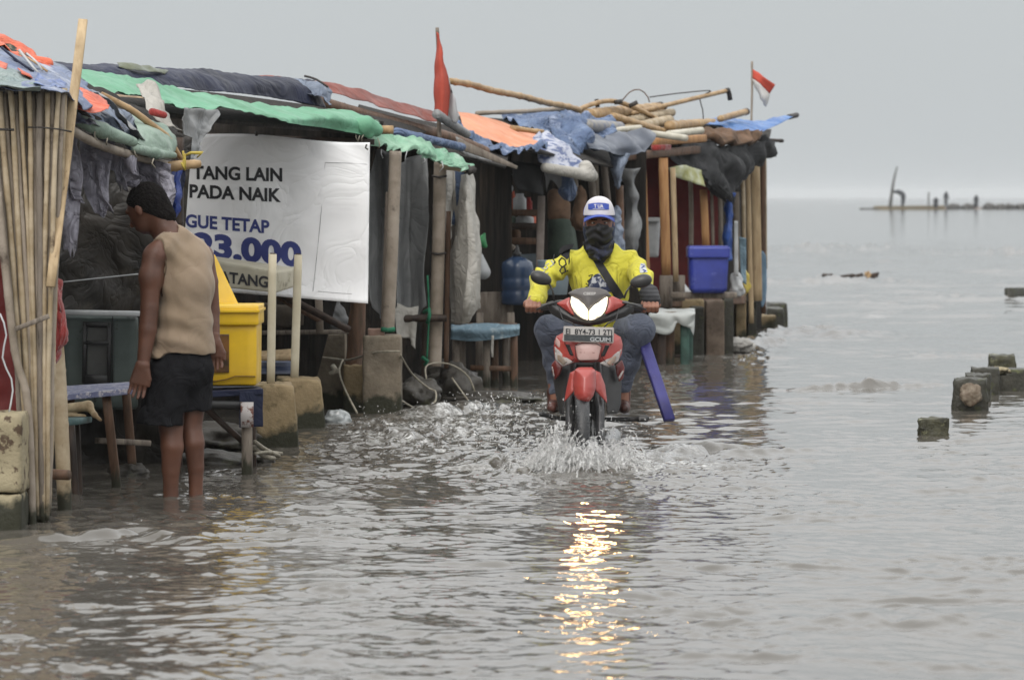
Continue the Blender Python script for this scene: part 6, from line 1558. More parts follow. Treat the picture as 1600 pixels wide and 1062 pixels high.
for pl, st2 in ((P2(143, 480, 163, 455, 205, 490, 190, 530, 162, 562, 145, 520), P2(143, 488, 152, 490, 162, 545, 152, 548)), (P2(485, 485, 521, 452, 536, 495, 528, 555, 505, 572, 492, 530), P2(500, 545, 530, 500, 533, 515, 505, 568))):
    mk('lower_side_panel', panel(pl, 20.6, .02, .012, crv(919.5, 20.6, 1.5)), DRED, bike)
    mk('stripe', panel(st2, 20.565, .006, .003, crv(919.5, 20.6, 1.5)), DECW, bike)
for sgn in (-1, 1):
    mk('body_side_panel', blob([s_cap(at(920 + sgn * 28, 560, 21.2), at(920 + sgn * 22, 545, 21.75), .05, .035), s_cap(at(920 + sgn * 30, 580, 21.0), at(920 + sgn * 26, 570, 21.4), .035, .035)], .01, .03), DRED, bike)
# ---- handlebar unit
hc = crv(920.5, 20.48, 3.0, .30, .88)
mk('handlebar_cover', panel(P2(118, 148, 142, 140, 172, 148, 215, 172, 262, 200, 300, 222, 342, 232, 400, 218, 432, 204, 520, 168, 552, 146, 585, 150, 592, 165, 582, 198, 540, 224, 470, 242, 400, 262, 340, 272, 250, 258, 190, 236, 142, 208, 125, 180), 20.56, .05, .03, crv(920.5, 20.5, 1.4, .1, .88)), BLK, bike)
mk('nose_visor', panel(P2(248, 112, 230, 98, 250, 86, 270, 76, 300, 69, 345, 63, 400, 69, 440, 82, 468, 116, 446, 113, 400, 140, 362, 164, 342, 190, 322, 164, 290, 134), 20.50, .025, .022, hc), GREYP, bike)
mk('emblem', [text_px('CBEEP', 911.5, 460.5, 931, 460.5, 4.2, lambda x, y: 20.4445 + (at(0, y, 20.45).z - .88) * .30 + 0.0, .02)], mat('silver emblem', C('#b5b2ae', 1.1), rough=.4), bike, smooth=False)
for pl in (P2(168, 152, 240, 117, 247, 145, 256, 190, 266, 216, 250, 210, 215, 185), P2(518, 172, 432, 210, 428, 200, 440, 160, 448, 120, 470, 112, 550, 148)):
    mk('red_cowl_panel', panel(pl, 20.52, .025, .02, crv(920.5, 20.5, 1.8, .2, .88)), REDP, bike)
for pl in (P2(250, 113, 243, 140, 250, 165, 262, 192, 278, 210, 296, 225, 318, 235, 339, 240, 339, 188, 325, 162, 292, 134), P2(444, 114, 443, 150, 430, 190, 418, 208, 402, 220, 375, 234, 344, 241, 344, 188, 360, 166, 400, 140)):
    mk('headlight', panel(pl, 20.485, .02, .018, hc), LENS, bike)
for i_, lx in enumerate((907, 933)):
    sp_ = bpy.data.lights.new('headlight_bulb', 'SPOT'); sp_.energy = 8; sp_.color = (1.0, .60, .24); sp_.shadow_soft_size = .035
    sp_.spot_size = math.radians(44); sp_.spot_blend = 1.0
    so = bpy.data.objects.new('headlight_bulb', sp_); COL.objects.link(so); so.location = at(lx, 480, 20.40)
    so.rotation_euler = Vector((0, 1, .43)).to_track_quat('Z', 'Y').to_euler()
plate = mk('number_plate', panel([(880.5, 509.8), (882, 509.2), (958, 511.3), (959.8, 513), (958.8, 535), (957, 536.3), (880, 533.6), (878.7, 532)], 20.42, .005, .001, None, h=.003), mat('plate frame', C('#a9a19c', 1.15), rough=.4), bike)
mk('plate_face', hexa([at(881.5, 522.3, 20.4155), at(957.5, 524.3, 20.4155), at(957.5, 524.3, 20.418), at(881.5, 522.3, 20.418), at(882.5, 511.6, 20.4155), at(957.5, 513.6, 20.4155), at(957.5, 513.6, 20.418), at(882.5, 511.6, 20.418)], 2, 0), mat('plate light', C('#b5b2ae', 1.2), rough=.4), plate)
mk('plate_face', hexa([at(881.5, 532, 20.4155), at(957, 534.2, 20.4155), at(957, 534.2, 20.418), at(881.5, 532, 20.418), at(881.5, 522.6, 20.4155), at(957, 524.6, 20.4155), at(957, 524.6, 20.418), at(881.5, 522.6, 20.418)], 2, 0), mat('plate dark', C('#3a3f42', 1.), C('#4c5254', 1), rough=.5, scale=60), plate)
mk('plate_lettering', text_px('EI  8Y4-73 1 2TJ', 884, 521.5, 956.5, 523.3, 8.6, lambda x, y: 20.4130, .02), INKK, plate, smooth=False)
mk('plate_lettering', text_px('GCUIM', 922, 532.6, 954, 533.4, 6.2, lambda x, y: 20.4130, .03), WHITP, plate, smooth=False)
SEAM = mat('dark panel gap', (.02, .008, .008, 1), rough=.7)
def dline(pts, D, cv, off, r=.0018):
    out = []
    for X_, Y_ in pts:
        px, py = c2(X_, Y_); p = at(px, py, D); p.y = D + float(cv(np.array([p.x]), np.array([p.z]))[0]) - off; out.append(p)
    return tube(out, r, 5)
for pts in ([(268, 372), (288, 360), (395, 360), (413, 374), (394, 454), (284, 458), (268, 376)], [(205, 312), (215, 345), (214, 368)], [(478, 314), (468, 345), (458, 374)], [(250, 462), (268, 440)], [(432, 462), (414, 440)]):
    mk('panel_gap', dline(pts, 20.5, cc, .066 if len(pts) > 3 else .052), SEAM, bike)
for pts in ([(248, 110), (240, 142), (248, 168), (262, 196), (280, 214), (300, 229), (340, 243)], [(446, 110), (446, 150), (432, 192), (404, 222), (376, 237), (342, 243)], [(290, 130), (325, 160), (341, 188), (360, 163), (402, 137)]):
    mk('lens_rim', dline(pts, 20.485, hc, .030, .0028), BLK, bike)
mk('cable', tube([at(872, 474, 20.58), at(880, 500, 20.50), at(900, 508, 20.48), at(905, 530, 20.6)], .0045, 6), BLK, bike)
mk('cable', tube([at(968, 474, 20.58), at(962, 500, 20.50), at(945, 508, 20.48), at(936, 530, 20.6)], .0045, 6), BLK, bike)
mk('cable', tube([at(897, 600, 20.42), at(890, 640, 20.40), at(896, 680, 20.38)], .004, 6), BLK, bike)
# grips, levers, mirrors
for sgn, xs in ((-1, (870, 838, 824)), (1, (972, 1010, 1026))):
    mk('grip', tube([at(xs[0], 476 + (0 if sgn < 0 else 0), 20.62), at(xs[1], 482, 20.70), at(xs[2], 484, 20.72)], [.020, .019, .020], 14), BLK, bike)
    mk('switch_block', blob([s_cap(at(xs[0] - sgn * 8, 476, 20.60), at(xs[0] + sgn * 6, 478, 20.64), .028, .028)], .006, .01), BLK, bike)
    mk('brake_lever', tube([at(xs[0], 472, 20.56), at((xs[0] + xs[1]) / 2, 476, 20.58), at(xs[1], 484, 20.58)], [.006, .005, .005], 8), BLK, bike)
for (x0, y0, xm, ym, x1, y1, cxm, cym, ang, lab) in ((866, 470, 864, 455, 857, 441, 846, 434.5, 22, 0), (975, 466, 979, 455, 986, 446, 1001, 439.5, -14, 1)):
    mk('mirror_stalk', tube([at(x0, y0, 20.62), at(xm, ym, 20.62), at(x1, y1, 20.62)], [.006, .005, .005], 8), BLK, bike)
    rot = np.array(Matrix.Rotation(math.radians(ang), 3, 'Y'))
    mc = at(cxm, cym, 20.60)
    mr_ = mk('mirror', blob([s_ell(mc, (.058, .028, .034), rot=rot), s_ell(mc + Vector((.018 if lab else -.018, 0, .004)), (.038, .022, .030), rot=rot)], .0045, .02), BLK, bike)
    mk('mirror_glass', lathe(mc + Vector((0, .026, 0)), [(.001, 0), (.9, 0.0), (.9, .001)], 24, axis='y', sx=.05, sy=.028), METL, mr_)
# seat, tail, rear
mk('seat', blob([s_cap(at(920, 545, 21.05), at(920, 530, 21.4), .11, .13), s_cap(at(920, 530, 21.4), at(920, 522, 21.8), .12, .08)], .012, .03), BLK, bike)
mk('tail', blob([s_cap(at(920, 560, 21.4), at(920, 545, 21.95), .11, .06)], .012, .03), DRED, bike)
mk('tail_light', blob([s_ell(at(920, 548, 22.02), (.05, .02, .03))], .008, .01), REDC, bike)
mk('rear_fender', blob([s_cap(at(913, 610, 21.5), at(913, 612, 21.75), .05, .045), s_cap(at(913, 612, 21.75), at(913, 660, 21.92), .045, .035)], .01, .03), BLK, bike)
mk('exhaust', tube([at(945, 690, 20.95), at(952, 690, 21.3), at(958, 680, 21.8)], [.022, .045, .045], 14), METL, bike)
for x0, x1 in ((890, 858), (935, 1000)):
    mk('foot_peg', tube([at(x0, 655, 21.0), at(x1, 652 if x0 < 900 else 655, 21.0)], .012, 8), BLK, bike)
mk('gear_pedal', blob([s_cap(at(985, 655, 20.8), at(1009, 654, 20.78), .012, .016), s_cap(at(1000, 654, 20.78), at(1010, 654, 20.78), .018, .016)], .005, .01), BLK, bike)
mk('gear_pedal', blob([s_cap(at(868, 652, 20.8), at(846, 647, 20.78), .010, .014)], .005, .01), BLK, bike)

# ---- rider
SHIRT = mat('bright yellow jersey', C('#d8d026', 1.15), C('#c6bd1d', 1.15), rough=.85, scale=4, sheen=.05, bump=.12, bscale=140, crease=(6, .7, (1, 1, .7)))
JEAN = mat('blue grey jeans', C('#666d7e', 1.15), C('#4f5668', 1.12), rough=.9, scale=7, sheen=.05, bump=.2, bscale=180, crease=(8, .55))
SHOE = mat('reddish brown shoe', C('#6b3d33', 1.1), C('#3c2621', 1.1), rough=.5, scale=14)
MASKB = mat('black face mask', (.014, .014, .016, 1), (.022, .022, .025, 1), rough=.65, scale=8)
SCARF = mat('patterned dark scarf', (.02, .022, .035, 1), C('#6f6a52', 1.), rough=.8, scale=55, lo=.60, hi=.66, c3=C('#343c5c', 1), s3=40, lo3=.55, hi3=.6)
CAPW = mat('white cap cloth', C('#cfccd0', 1.3), C('#c0bdc4', 1.25), rough=.8, scale=7)
CAPB = mat('blue cap cloth', C('#3c57b8', 1.15), C('#2c459c', 1.1), rough=.7, scale=8)
EYE = mat('eye white', (.55, .53, .5, 1), rough=.2)
rider = thing('person', R(938, 560, .35), 'motorbike rider in a yellow jersey, jeans, white and blue cap and black face mask', 'person')
rb = []
hc0 = R(936, 347, .10)
headp = [s_ell(hc0, (.076, .092, .10)), s_ell(hc0 + Vector((0, -.025, -.055)), (.058, .060, .060)), s_cap(hc0 + Vector((0, -.088, -.005)), hc0 + Vector((0, -.108, -.030)), .008, .014, k=.01),
         s_ell(hc0 + Vector((0, -.085, -.062)), (.024, .012, .010), k=.008), s_cap(hc0 + Vector((-.035, -.078, .018)), hc0 + Vector((.035, -.078, .018)), .010, .010, k=.012),
         s_ell(hc0 + Vector((-.078, .0, -.01)), (.008, .018, .028), k=.004), s_ell(hc0 + Vector((.078, .0, -.01)), (.008, .018, .028), k=.004),
         s_cap(hc0 + Vector((0, .02, -.06)), R(938, 402, .18), .055, .06)]
bodyp = [s_ell(R(937, 425, .23), (.15, .09, .14)), s_cap(R(937, 450, .26), R(938, 515, .36), .10, .12), s_cap(R(896, 412, .22), R(980, 412, .22), .03, .03),
         s_cap(R(892, 414, .2), R(846, 441, .04), .03, .03), s_cap(R(846, 440, .04), R(833, 471, -.2), .034, .027),
         s_cap(R(984, 414, .2), R(1004, 437, .04), .03, .03), s_cap(R(1004, 437, .04), R(1017, 471, -.2), .034, .027),
         s_cap(R(916, 512, .34), R(856, 512, .06), .07, .055), s_cap(R(856, 512, .06), R(869, 600, .18), .05, .04), s_cap(R(869, 600, .18), R(869, 628, .18), .038, .035),
         s_cap(R(960, 512, .34), R(1001, 513, .06), .07, .055), s_cap(R(1001, 513, .06), R(972, 600, .18), .05, .04), s_cap(R(972, 600, .18), R(973, 628, .18), .038, .035)]
bg = relax(*blob(headp + bodyp, .0075, .025), 1, .4)
def gripping(cx, cy, side, D0=20.70):
    """fist on a grip seen from the front; side=+1 right of the picture"""
    out = []
    out.append(s_cap(at(cx - 9, cy - 6, D0 + .03), at(cx + 9, cy - 5, D0 + .03), .024, .024, k=.01))
    out.append(s_cap(R(cx + side * 1, cy - 12, -.19), at(cx, cy - 5, D0 + .02), .027, .028, k=.015))
    for i in range(4):
        x = cx - 9.6 + i * 6.4
        r = .0108 if i in (1, 2) else .0098
        a = at(x, cy - 7, D0 - .015); b = at(x, cy - 1.5, D0 - .040); c_ = at(x, cy + 4.0, D0 - .026); d_ = at(x, cy + 5.5, D0 + .004)
        out += [s_cap(a, b, r * 1.1, r * 1.08, k=.004), s_cap(b, c_, r * 1.06, r, k=.003), s_cap(c_, d_, r, r * .9, k=.003)]
    xt = cx - side * 11
    out += [s_cap(at(cx - side * 6, cy - 3, D0 + .035), at(xt, cy + 1, D0 + .03), .014, .012, k=.01), s_cap(at(xt, cy + 1, D0 + .03), at(xt - side * 2, cy + 5, D0 - .005), .011, .009, k=.004)]
    return relax(*blob(out, .0035, .006, pad=.02), 1, .35)
mk('body', [bg, gripping(833, 481, -1), gripping(1017, 481, 1)], SKIN2, rider)
for sx in (-1, 1):
    mk('eye', blob([s_ell(hc0 + Vector((sx * .030, -.080, -.004)), (.014, .008, .0055))], .002, .002, pad=.01), EYE, rider)
    mk('pupil', blob([s_ell(hc0 + Vector((sx * .030, -.0875, -.004)), (.006, .003, .005))], .0015, .002, pad=.008), BLACKP, rider)
    mk('eyebrow', blob([s_cap(hc0 + Vector((sx * .016, -.090, .012)), hc0 + Vector((sx * .044, -.082, .015)), .004, .003)], .002, .002, pad=.01), HAIRM, rider)
def mask_cut(P, d):
    q = P - np.array(hc0)
    d = np.maximum(d, q[:, 2] + .024 - .35 * np.clip(-q[:, 1] - .07, 0, 1) + .10 * np.abs(q[:, 0]) * 0)
    return d + .003 * np.sin(q[:, 2] * 150 + np.sin(q[:, 0] * 60) * 2)
mk('face_mask', relax(*blob([s_ell(hc0 + Vector((0, -.006, -.015)), (.080, .106, .10)), s_cap(hc0 + Vector((0, -.10, -.02)), hc0 + Vector((0, -.115, -.035)), .018, .02), s_ell(hc0 + Vector((0, -.03, -.065)), (.066, .075, .065)), s_cap(hc0 + Vector((0, .01, -.09)), R(937, 388, .12), .068, .070)], .005, .02, post=mask_cut), 1, .4), MASKB, rider)
scg = blob([s_cap(hc0 + Vector((0, .02, -.095)), R(937, 392, .14), .073, .066), s_cap(R(926, 384, .10), R(938, 398, .06), .036, .026), s_cap(R(948, 384, .10), R(939, 398, .06), .036, .026)], .0055, .02,
           post=lambda P, d: d + .006 * np.sin(P[:, 2] * 130 + np.sin(P[:, 0] * 40) * 2.5))
mk('scarf', relax(*scg, 1, .4), SCARF, rider)
def hood_cut(P, d):
    q = P - np.array(hc0)
    return np.maximum(d, -(q[:, 1] + .035)) if True else d
mk('hood', relax(*blob([s_ell(hc0 + Vector((0, .02, -.02)), (.088, .085, .115)), s_cap(hc0 + Vector((0, .03, -.06)), R(937, 390, .2), .08, .075)], .006, .02, post=hood_cut), 1, .4), mat('dark blue scarf cloth', C('#2f3f63', 1.1), C('#20293f', 1.1), rough=.8, scale=25, bump=.3), rider)
# cap
cap_c = hc0 + Vector((0, 0, .043))
def cap_cut(P, d): return np.maximum(d, cap_c.z - .012 - P[:, 2])
capG = blob([s_ell(cap_c + Vector((0, .0, .0)), (.087, .100, .094)), s_ell(cap_c + Vector((0, -.045, .045)), (.066, .042, .050))], .005, .02, post=cap_cut)
cap = mk('cap', relax(*capG, 1, .4), CAPB, rider)
def capf_cut(P, d):
    q = P - np.array(cap_c)
    return np.maximum(np.maximum(d, cap_c.z - .008 - P[:, 2]), q[:, 1] + .022)
capF = relax(*blob([s_ell(cap_c + Vector((0, .0, .0)), (.0885, .102, .096)), s_ell(cap_c + Vector((0, -.045, .045)), (.069, .044, .053))], .004, .02, post=capf_cut), 1, .4)
capf = mk('front_panel', capF, CAPW, cap)
def brim():
    V, Fc = [], []
    nu, nv = 24, 8
    for top in (0, 1):
        for j in range(nv + 1):
            for i in range(nu + 1):
                a = -1 + 2 * i / nu; v = j / nv
                x = a * .084
                rim_y = -.092 * math.sqrt(max(0, 1 - (a * .93) ** 2))
                yo = rim_y - v * .085 * (math.cos(a * 1.35)) ** .8
                z = -.004 - .022 * abs(a) ** 2.2 - v * .010 - v * .010 * a * a + top * .004
                V.append((cap_c[0] + x, cap_c[1] + yo, cap_c[2] + z))
    W = nu + 1; n = W * (nv + 1)
    for j in range(nv):
        for i in range(nu):
            a = j * W + i
            Fc.append((a, a + 1, a + W + 1, a + W)); Fc.append((n + a, n + a + W, n + a + W + 1, n + a + 1))
    for i in range(nu):
        a = nv * W + i; Fc.append((a, a + 1, n + a + 1, n + a))
    return V, Fc
mk('brim', brim(), CAPB, cap)
cbv = bvh_of(capF)
pt = mk('badge', drape(cbv, [[(919.5, 319), (927, 317.6), (936, 317), (945, 317.6), (951, 319)], [(919.5, 327.6), (927, 327.8), (936, 327.6), (945, 327.8), (951, 327.6)]], 4, .003), CAPB, capf)
def text_on(bv, s_, x0, yb0, x1, yb1, cap_h, off, bold=.02):
    V, Fc = text_geo(s_, bold)
    mn, mx = V.min(0), V.max(0); out = []
    for v in V:
        u = (v[0] - mn[0]) / (mx[0] - mn[0]); px = x0 + (x1 - x0) * u; py = yb0 + (yb1 - yb0) * u - cap_h * v[1] / .73
        out.append(tuple(hit(bv, px, py, off, 21)))
    return out, Fc
mk('lettering', text_on(cbv, 'T UA', 928.5, 325, 942.5, 325, 5.6, .005, .03), CAPW, pt, smooth=False)
mk('lettering', text_on(cbv, 'ooooooo', 927, 327, 944, 327, 1.4, .005, .03), CAPW, pt, smooth=False)
# jersey
def jer_post(P, d):
    w = fnoise(P, .20, 14, 7) * .007
    x = P[:, 0] - hc0.x; z = P[:, 2]
    w += .009 * np.sin(np.abs(x) * 60 - z * 38 + 2 * np.sin(z * 18 + x * 9)) * np.clip((np.abs(x) - .10) * 9, .25, 1)
    w += .004 * np.sin(x * 95 + 1.8 * np.sin(z * 22)) * np.clip((1.02 - z) * 4, 0, 1)
    d = d + w
    a = np.array(hc0 + Vector((0, .0, -.09))); b = np.array(R(938, 396, .08)); ba = b - a
    t = np.clip(((P - a) @ ba) / (ba @ ba), 0, 1)
    d = np.maximum(d, -(np.linalg.norm(P - a - t[:, None] * ba, axis=1) - .072))
    for wr_ in (R(833, 476, -.235), R(1017, 474, -.235)):
        n_ = np.array((0, -.75, -.66)); d = np.where(np.linalg.norm(P - np.array(wr_), axis=1) < .10, np.maximum(d, (P - np.array(wr_)) @ n_ - .0), d)
    return d
jer = [s_ell(R(937, 428, .22), (.175, .115, .165)), s_cap(R(937, 450, .24), R(938, 510, .35), .15, .155), s_cap(R(898, 408, .2), R(980, 408, .2), .058, .058),
       s_cap(R(887, 409, .2), R(846, 440, .04), .062, .058), s_cap(R(846, 440, .04), R(833, 474, -.21), .062, .047),
       s_cap(R(986, 409, .2), R(1004, 437, .04), .060, .055), s_cap(R(1004, 437, .04), R(1015, 466, -.19), .060, .036), s_cap(R(925, 394, .19), R(950, 394, .19), .062, .062)]
jg_ = relax(*blob(jer, .0055, .028, post=jer_post), 1, .4)
jersey = mk('jersey', jg_, SHIRT, rider)
jb = bvh_of(jg_)
mk('cuff', relax(*blob([s_cap(R(1014, 459, -.15), R(1018, 471, -.22), .055, .050)], .005, .01, post=lambda P, d: d + .002 * np.sin(P[:, 2] * 300)), 1, .4), MASKB, rider)
strap = drape(jb, [[(913, 379), (921, 378)], [(920, 396), (930, 393)], [(938, 427), (949, 422)], [(956, 458), (968, 452)], [(963, 469), (975, 464)]], 5, .006, default=21.1)
mk('shoulder_strap', strap, MASKB, rider)
mk('collar_trim', tube([hit(jb, x, y, .002, 21.05) for x, y in ((912, 379), (915, 390), (922, 400), (932, 407), (942, 407), (951, 400), (957, 389), (959, 377))], .006, 6), MASKB, jersey)
BLKP = mat('black print', (.015, .015, .018, 1), rough=.7)
mk('shoulder_print', drape(jb, [[(879, 384), (887, 382), (897, 381)], [(874, 390), (884, 388), (895, 386)], [(873, 396), (884, 396), (891, 390)], [(882, 403), (886, 406), (889, 402)]], 6, .003, default=21.1), BLKP, jersey)
mk('sleeve_print', [tube([hit(jb, x, y, .002, 21.1) for x, y in pts], .0042, 5) for pts in (
    [(878, 403), (873, 409), (875, 416), (881, 417), (885, 411), (881, 404), (878, 403)], [(877, 418), (874, 425), (879, 428), (885, 422), (882, 417)], [(866, 398), (862, 404), (868, 408), (864, 413)], [(889, 396), (889, 410), (886, 424)])], BLKP, jersey)
mk('sleeve_print', [tube([hit(jb, x, y, .003, 21.1) for x, y in pts], .0035, 5) for pts in (
    [(858, 412), (853, 415), (857, 419), (851, 422), (846, 420)], [(851, 424), (846, 428), (850, 431), (856, 427)], [(861, 408), (865, 413), (860, 417)])], WHITP, jersey)
mk('sleeve_print', drape(jb, [[(1001, 412), (1007, 412)], [(999, 419), (1010, 421)], [(1000, 427), (1012, 426)]], 4, .003, default=21.1), WHITP, jersey)
mk('sleeve_print', [tube([hit(jb, x, y, .004, 21.1) for x, y in pts], .0035, 5) for pts in ([(1001, 414), (1006, 416), (1002, 419)], [(1004, 422), (1009, 424), (1006, 426)])], CAPB, jersey)
mk('chest_print', drape(jb, [[(930, 429), (937, 427)], [(919, 440), (941, 434)], [(920, 449), (950, 446)], [(930, 456), (957, 456)]], 5, .003, default=21.1), mat('navy grey chest print', C('#2c3450', 1.1), C('#a9abb0', 1.2), rough=.8, scale=26, lo=.50, hi=.56), jersey)
mk('chest_print', [tube([hit(jb, x, y, .003, 21.1) for x, y in pts], .003, 5) for pts in ([(920, 431), (926, 429), (923, 436), (918, 440)], [(916, 443), (921, 446), (915, 449)])], BLKP, jersey)
# jeans and shoes
def jn_post(P, d):
    w = fnoise(P, .18, 24, 7) * .004 + .004 * np.sin(P[:, 2] * 70 + 3 * np.sin(P[:, 0] * 16) + P[:, 1] * 30) * np.clip((.80 - P[:, 2]) * 3, .2, 1)
    return d + w
jn = [s_cap(R(912, 522, .36), R(964, 522, .36), .12, .12), s_cap(R(912, 515, .34), R(858, 514, .06), .092, .077), s_cap(R(857, 514, .06), R(867, 570, .14), .075, .055), s_cap(R(867, 570, .14), R(871, 606, .18), .055, .047),
      s_cap(R(962, 515, .34), R(1000, 514, .06), .092, .079), s_cap(R(1000, 514, .06), R(984, 565, .13), .076, .054), s_cap(R(984, 565, .13), R(973, 604, .18), .054, .044)]
mk('jeans', relax(*blob(jn, .0065, .03, post=jn_post), 1, .4), JEAN, rider)
for x in (867, 973):
    mk('shoe', blob([s_cap(R(x, 632, .2), R(x + (2 if x > 900 else -3), 637, .02), .034, .026), s_cap(R(x + (4 if x > 900 else -4), 637, .02), R(x + (3 if x > 900 else -3), 638, -.03), .026, .02), s_cap(R(x, 612, .2), R(x, 632, .2), .045, .04)], .006, .02), SHOE, rider)
mk('purple_plank', beam(at(1001, 520, 21.05), at(1046, 656, 20.75), .062, .035, side=(1, .25, 0), seed=4), mat('violet blue painted wood', C('#45438f', 1.05), C('#33316f', 1.0), rough=.5, scale=5, c3=C('#a9a6bd', 1.1), s3=22, lo3=.66, hi3=.68), label='violet blue painted plank sticking down beside the rider\'s leg', cat='plank')
# ================================================================== splash thrown up by the front wheel
def splash_mat():
    m = bpy.data.materials.new('splashing water'); m.use_nodes = True
    nt = m.node_tree; b = nt.nodes['Principled BSDF']
    b.inputs['Base Color'].default_value = (.90, .90, .89, 1)
    b.inputs['Roughness'].default_value = 0.04
    b.inputs['IOR'].default_value = 1.333
    b.inputs['Transmission Weight'].default_value = 0.80
    return m
SPL = splash_mat()
def make_splash():
    r = random.Random(21)
    prims = []
    cx = at(909, 735, 20.35)
    drops = []
    jets = []
    for i in range(46):
        side = -1 if r.random() < .52 else 1
        jets.append((side, side * abs(r.gauss(.02, .06)), r.uniform(-.32, .15), abs(r.gauss(.06, .30)), r.uniform(.9, 2.35), r.uniform(.25, 1)))
    for i in range(13): jets.append((1 if i % 2 else -1, r.gauss(0, .06), r.uniform(-.36, -.22), abs(r.gauss(0, .35)), r.uniform(1.1, 2.15), r.uniform(.5, 1)))
    for i in range(12): jets.append((1 if i % 2 else -1, r.uniform(.10, .24) * (1 if i % 2 else -1), r.uniform(-.2, .3), abs(r.gauss(.2, .2)), r.uniform(.8, 1.9), r.uniform(.3, .8)))
    for i in range(14): jets.append((1 if i % 2 else -1, r.uniform(.02, .12) * (1 if i % 2 else -1), r.uniform(-.25, .1), r.uniform(.7, 1.15), r.uniform(1.2, 2.1), r.uniform(.5, 1)))
    for i in range(6800):
        side, jx, jy, ja, js, jw = r.choice(jets)
        if r.random() > jw: continue
        x = jx + r.gauss(0, .020); y = jy + r.gauss(0, .03)
        ang = ja + r.gauss(0, .10)
        sp = js * r.uniform(.75, 1.05)
        vx = side * sp * math.sin(ang) + r.gauss(0, .10); vz = sp * math.cos(ang) * .98; vy = r.gauss(-.2, .3)
        tf = 2 * vz / 9.8
        t0 = r.uniform(0, tf * .9); t1 = r.choice((.01, .02, .03, .05, .08))
        rad = r.choice((.0011, .0014, .0018, .0022, .003)) * (1.3 if t0 < .05 else 1)
        p = None; t = t0; ph = r.uniform(0, 6)
        while t < t0 + t1 + .011:
            q = Vector((cx.x + x + vx * t, cx.y + y + vy * t, vz * t - 4.9 * t * t))
            q += Vector((math.sin(t * 60 + ph), math.cos(t * 47 + ph), math.sin(t * 53 + ph * 2))) * .007
            rr_ = rad * (1 + .8 * math.sin(t * 150 + ph))
            if q.z < -.02: break
            if p is not None:
                prims.append(s_cap(p, q, max(.0010, rr_), max(.0010, rr_ * r.uniform(.4, 1.5))))
            elif r.random() < .6: prims.append(s_ell(q, (rad * r.uniform(1, 2), rad * r.uniform(1, 2), rad * r.uniform(1, 2))))
            p = q; t += .010
    # thin torn sheets of water standing up on both sides
    for side, n_, reach in ((-1, 26, .26), (1, 26, .30)):
        for i in range(n_):
            a_ = r.uniform(.15, 1.1); L = r.uniform(.07, .20)
            bx_ = cx.x + side * r.uniform(.02, reach * .6); by_ = cx.y + r.uniform(-.2, .2)
            d_ = Vector((side * math.sin(a_), r.uniform(-.3, .3), math.cos(a_)))
            for k in range(9):
                w = .030 * (1 - k / 9) * r.uniform(.6, 1.2)
                q = Vector((bx_, by_, 0)) + d_ * (L * k / 8)
                if r.random() < .8: prims.append(s_cap(q + Vector((-w, .01 * math.sin(k), 0)), q + Vector((w, -.01, .006)), .0018, .0022))
    V, Fc = blob(prims, .0027, .005, pad=.01, mg=.012)
    mk('splash', (V, Fc), SPL, label='water splash thrown up round the front wheel', cat='splash', kind='stuff')
    # loose droplets
    bm = bmesh.new(); bmesh.ops.create_icosphere(bm, subdivisions=1, radius=1)
    v0 = np.array([v.co[:] for v in bm.verts]); f0 = [tuple(v.index for v in f_.verts) for f_ in bm.faces]; bm.free()
    parts = []
    def drop(c, s):
        parts.append((v0 * np.array([s * r.uniform(.7, 1.3), s * r.uniform(.7, 1.3), s * r.uniform(.8, 1.6)]) + np.array(c), f0))
    for i in range(900):
        a = r.gauss(0, 1)
        x = cx.x + r.gauss(.0, .17); y = cx.y + r.uniform(-.35, .4)
        zz = abs(r.gauss(.0, .13)) * math.exp(-((x - cx.x) / .4) ** 2) + .01
        drop((x, y, zz), r.choice((.0018, .0024, .003, .004)))
    for i in range(520):      # drops flying off to the left before the table, and low over the foam
        px, py = r.gauss(790, 42), r.uniform(612, 700)
        D = r.uniform(20.3, 21.6)
        q = at(px, py, D)
        if q.z < .005: q.z = .005 + r.uniform(0, .05)
        drop(q, r.choice((.0018, .0024, .003, .0045)))
    for i in range(160):
        q = at(r.gauss(985, 30), r.uniform(650, 720), r.uniform(20.2, 20.9))
        if q.z < .005: q.z = .01
        drop(q, r.choice((.0018, .0026, .0036)))
    for i in range(60):
        q = at(r.uniform(560, 720), r.uniform(625, 660), r.uniform(22.5, 24.5))
        drop(q, r.choice((.002, .003)))
    mk('spray', parts, SPL, label='fine water drops flying off both sides of the splash', cat='spray', kind='stuff')
make_splash()
# ================================================================== right-hand side: blocks in the water, debris, far jetty
GRP = 'mossy concrete blocks standing in the water'
def wblock(x0, x1, y0, y1, D, dep, lab, seed, tx, yaw=.25, m=CONCD):
    return mk('concrete_block', pblock(x0, x1, y0, y1, D, dep, tx=tx, yaw=yaw, seed=seed, amp=.010, n=9, rnd_=.06), m, label=lab, cat='concrete block', group=GRP)
OLIVE = mat('algae covered concrete', C('#4d4b34', 1.15), C('#24241b', 1.0), rough=.5, scale=11, c3=C('#8a8a66', 1.1), s3=12, lo3=.57, hi3=.64, bump=1.0, bscale=30)
wblock(1437, 1483, 655, 682, 23.2, .14, 'lone small mossy block nearest in the open water', 1, 1, 0, OLIVE)
wblock(1486, 1547, 593, 641, 26.0, .3, 'front tapering block of the row, with a stone stuck on its face', 2, 6, .1)
boulder('stone', at(1517, 617, 25.93), .075, mat('pinkish wet stone', C('#8f8270', 1.1), C('#5c4a38', 1.1), rough=.6, scale=22, bump=.8), 123, 'rough pinkish stone stuck on the front tapering block', 'stone', None, (1, .6, .95))
wblock(1508, 1549, 586, 628, 27.0, .3, 'second block of the row, mostly hidden by the front one', 3, 2, .1)
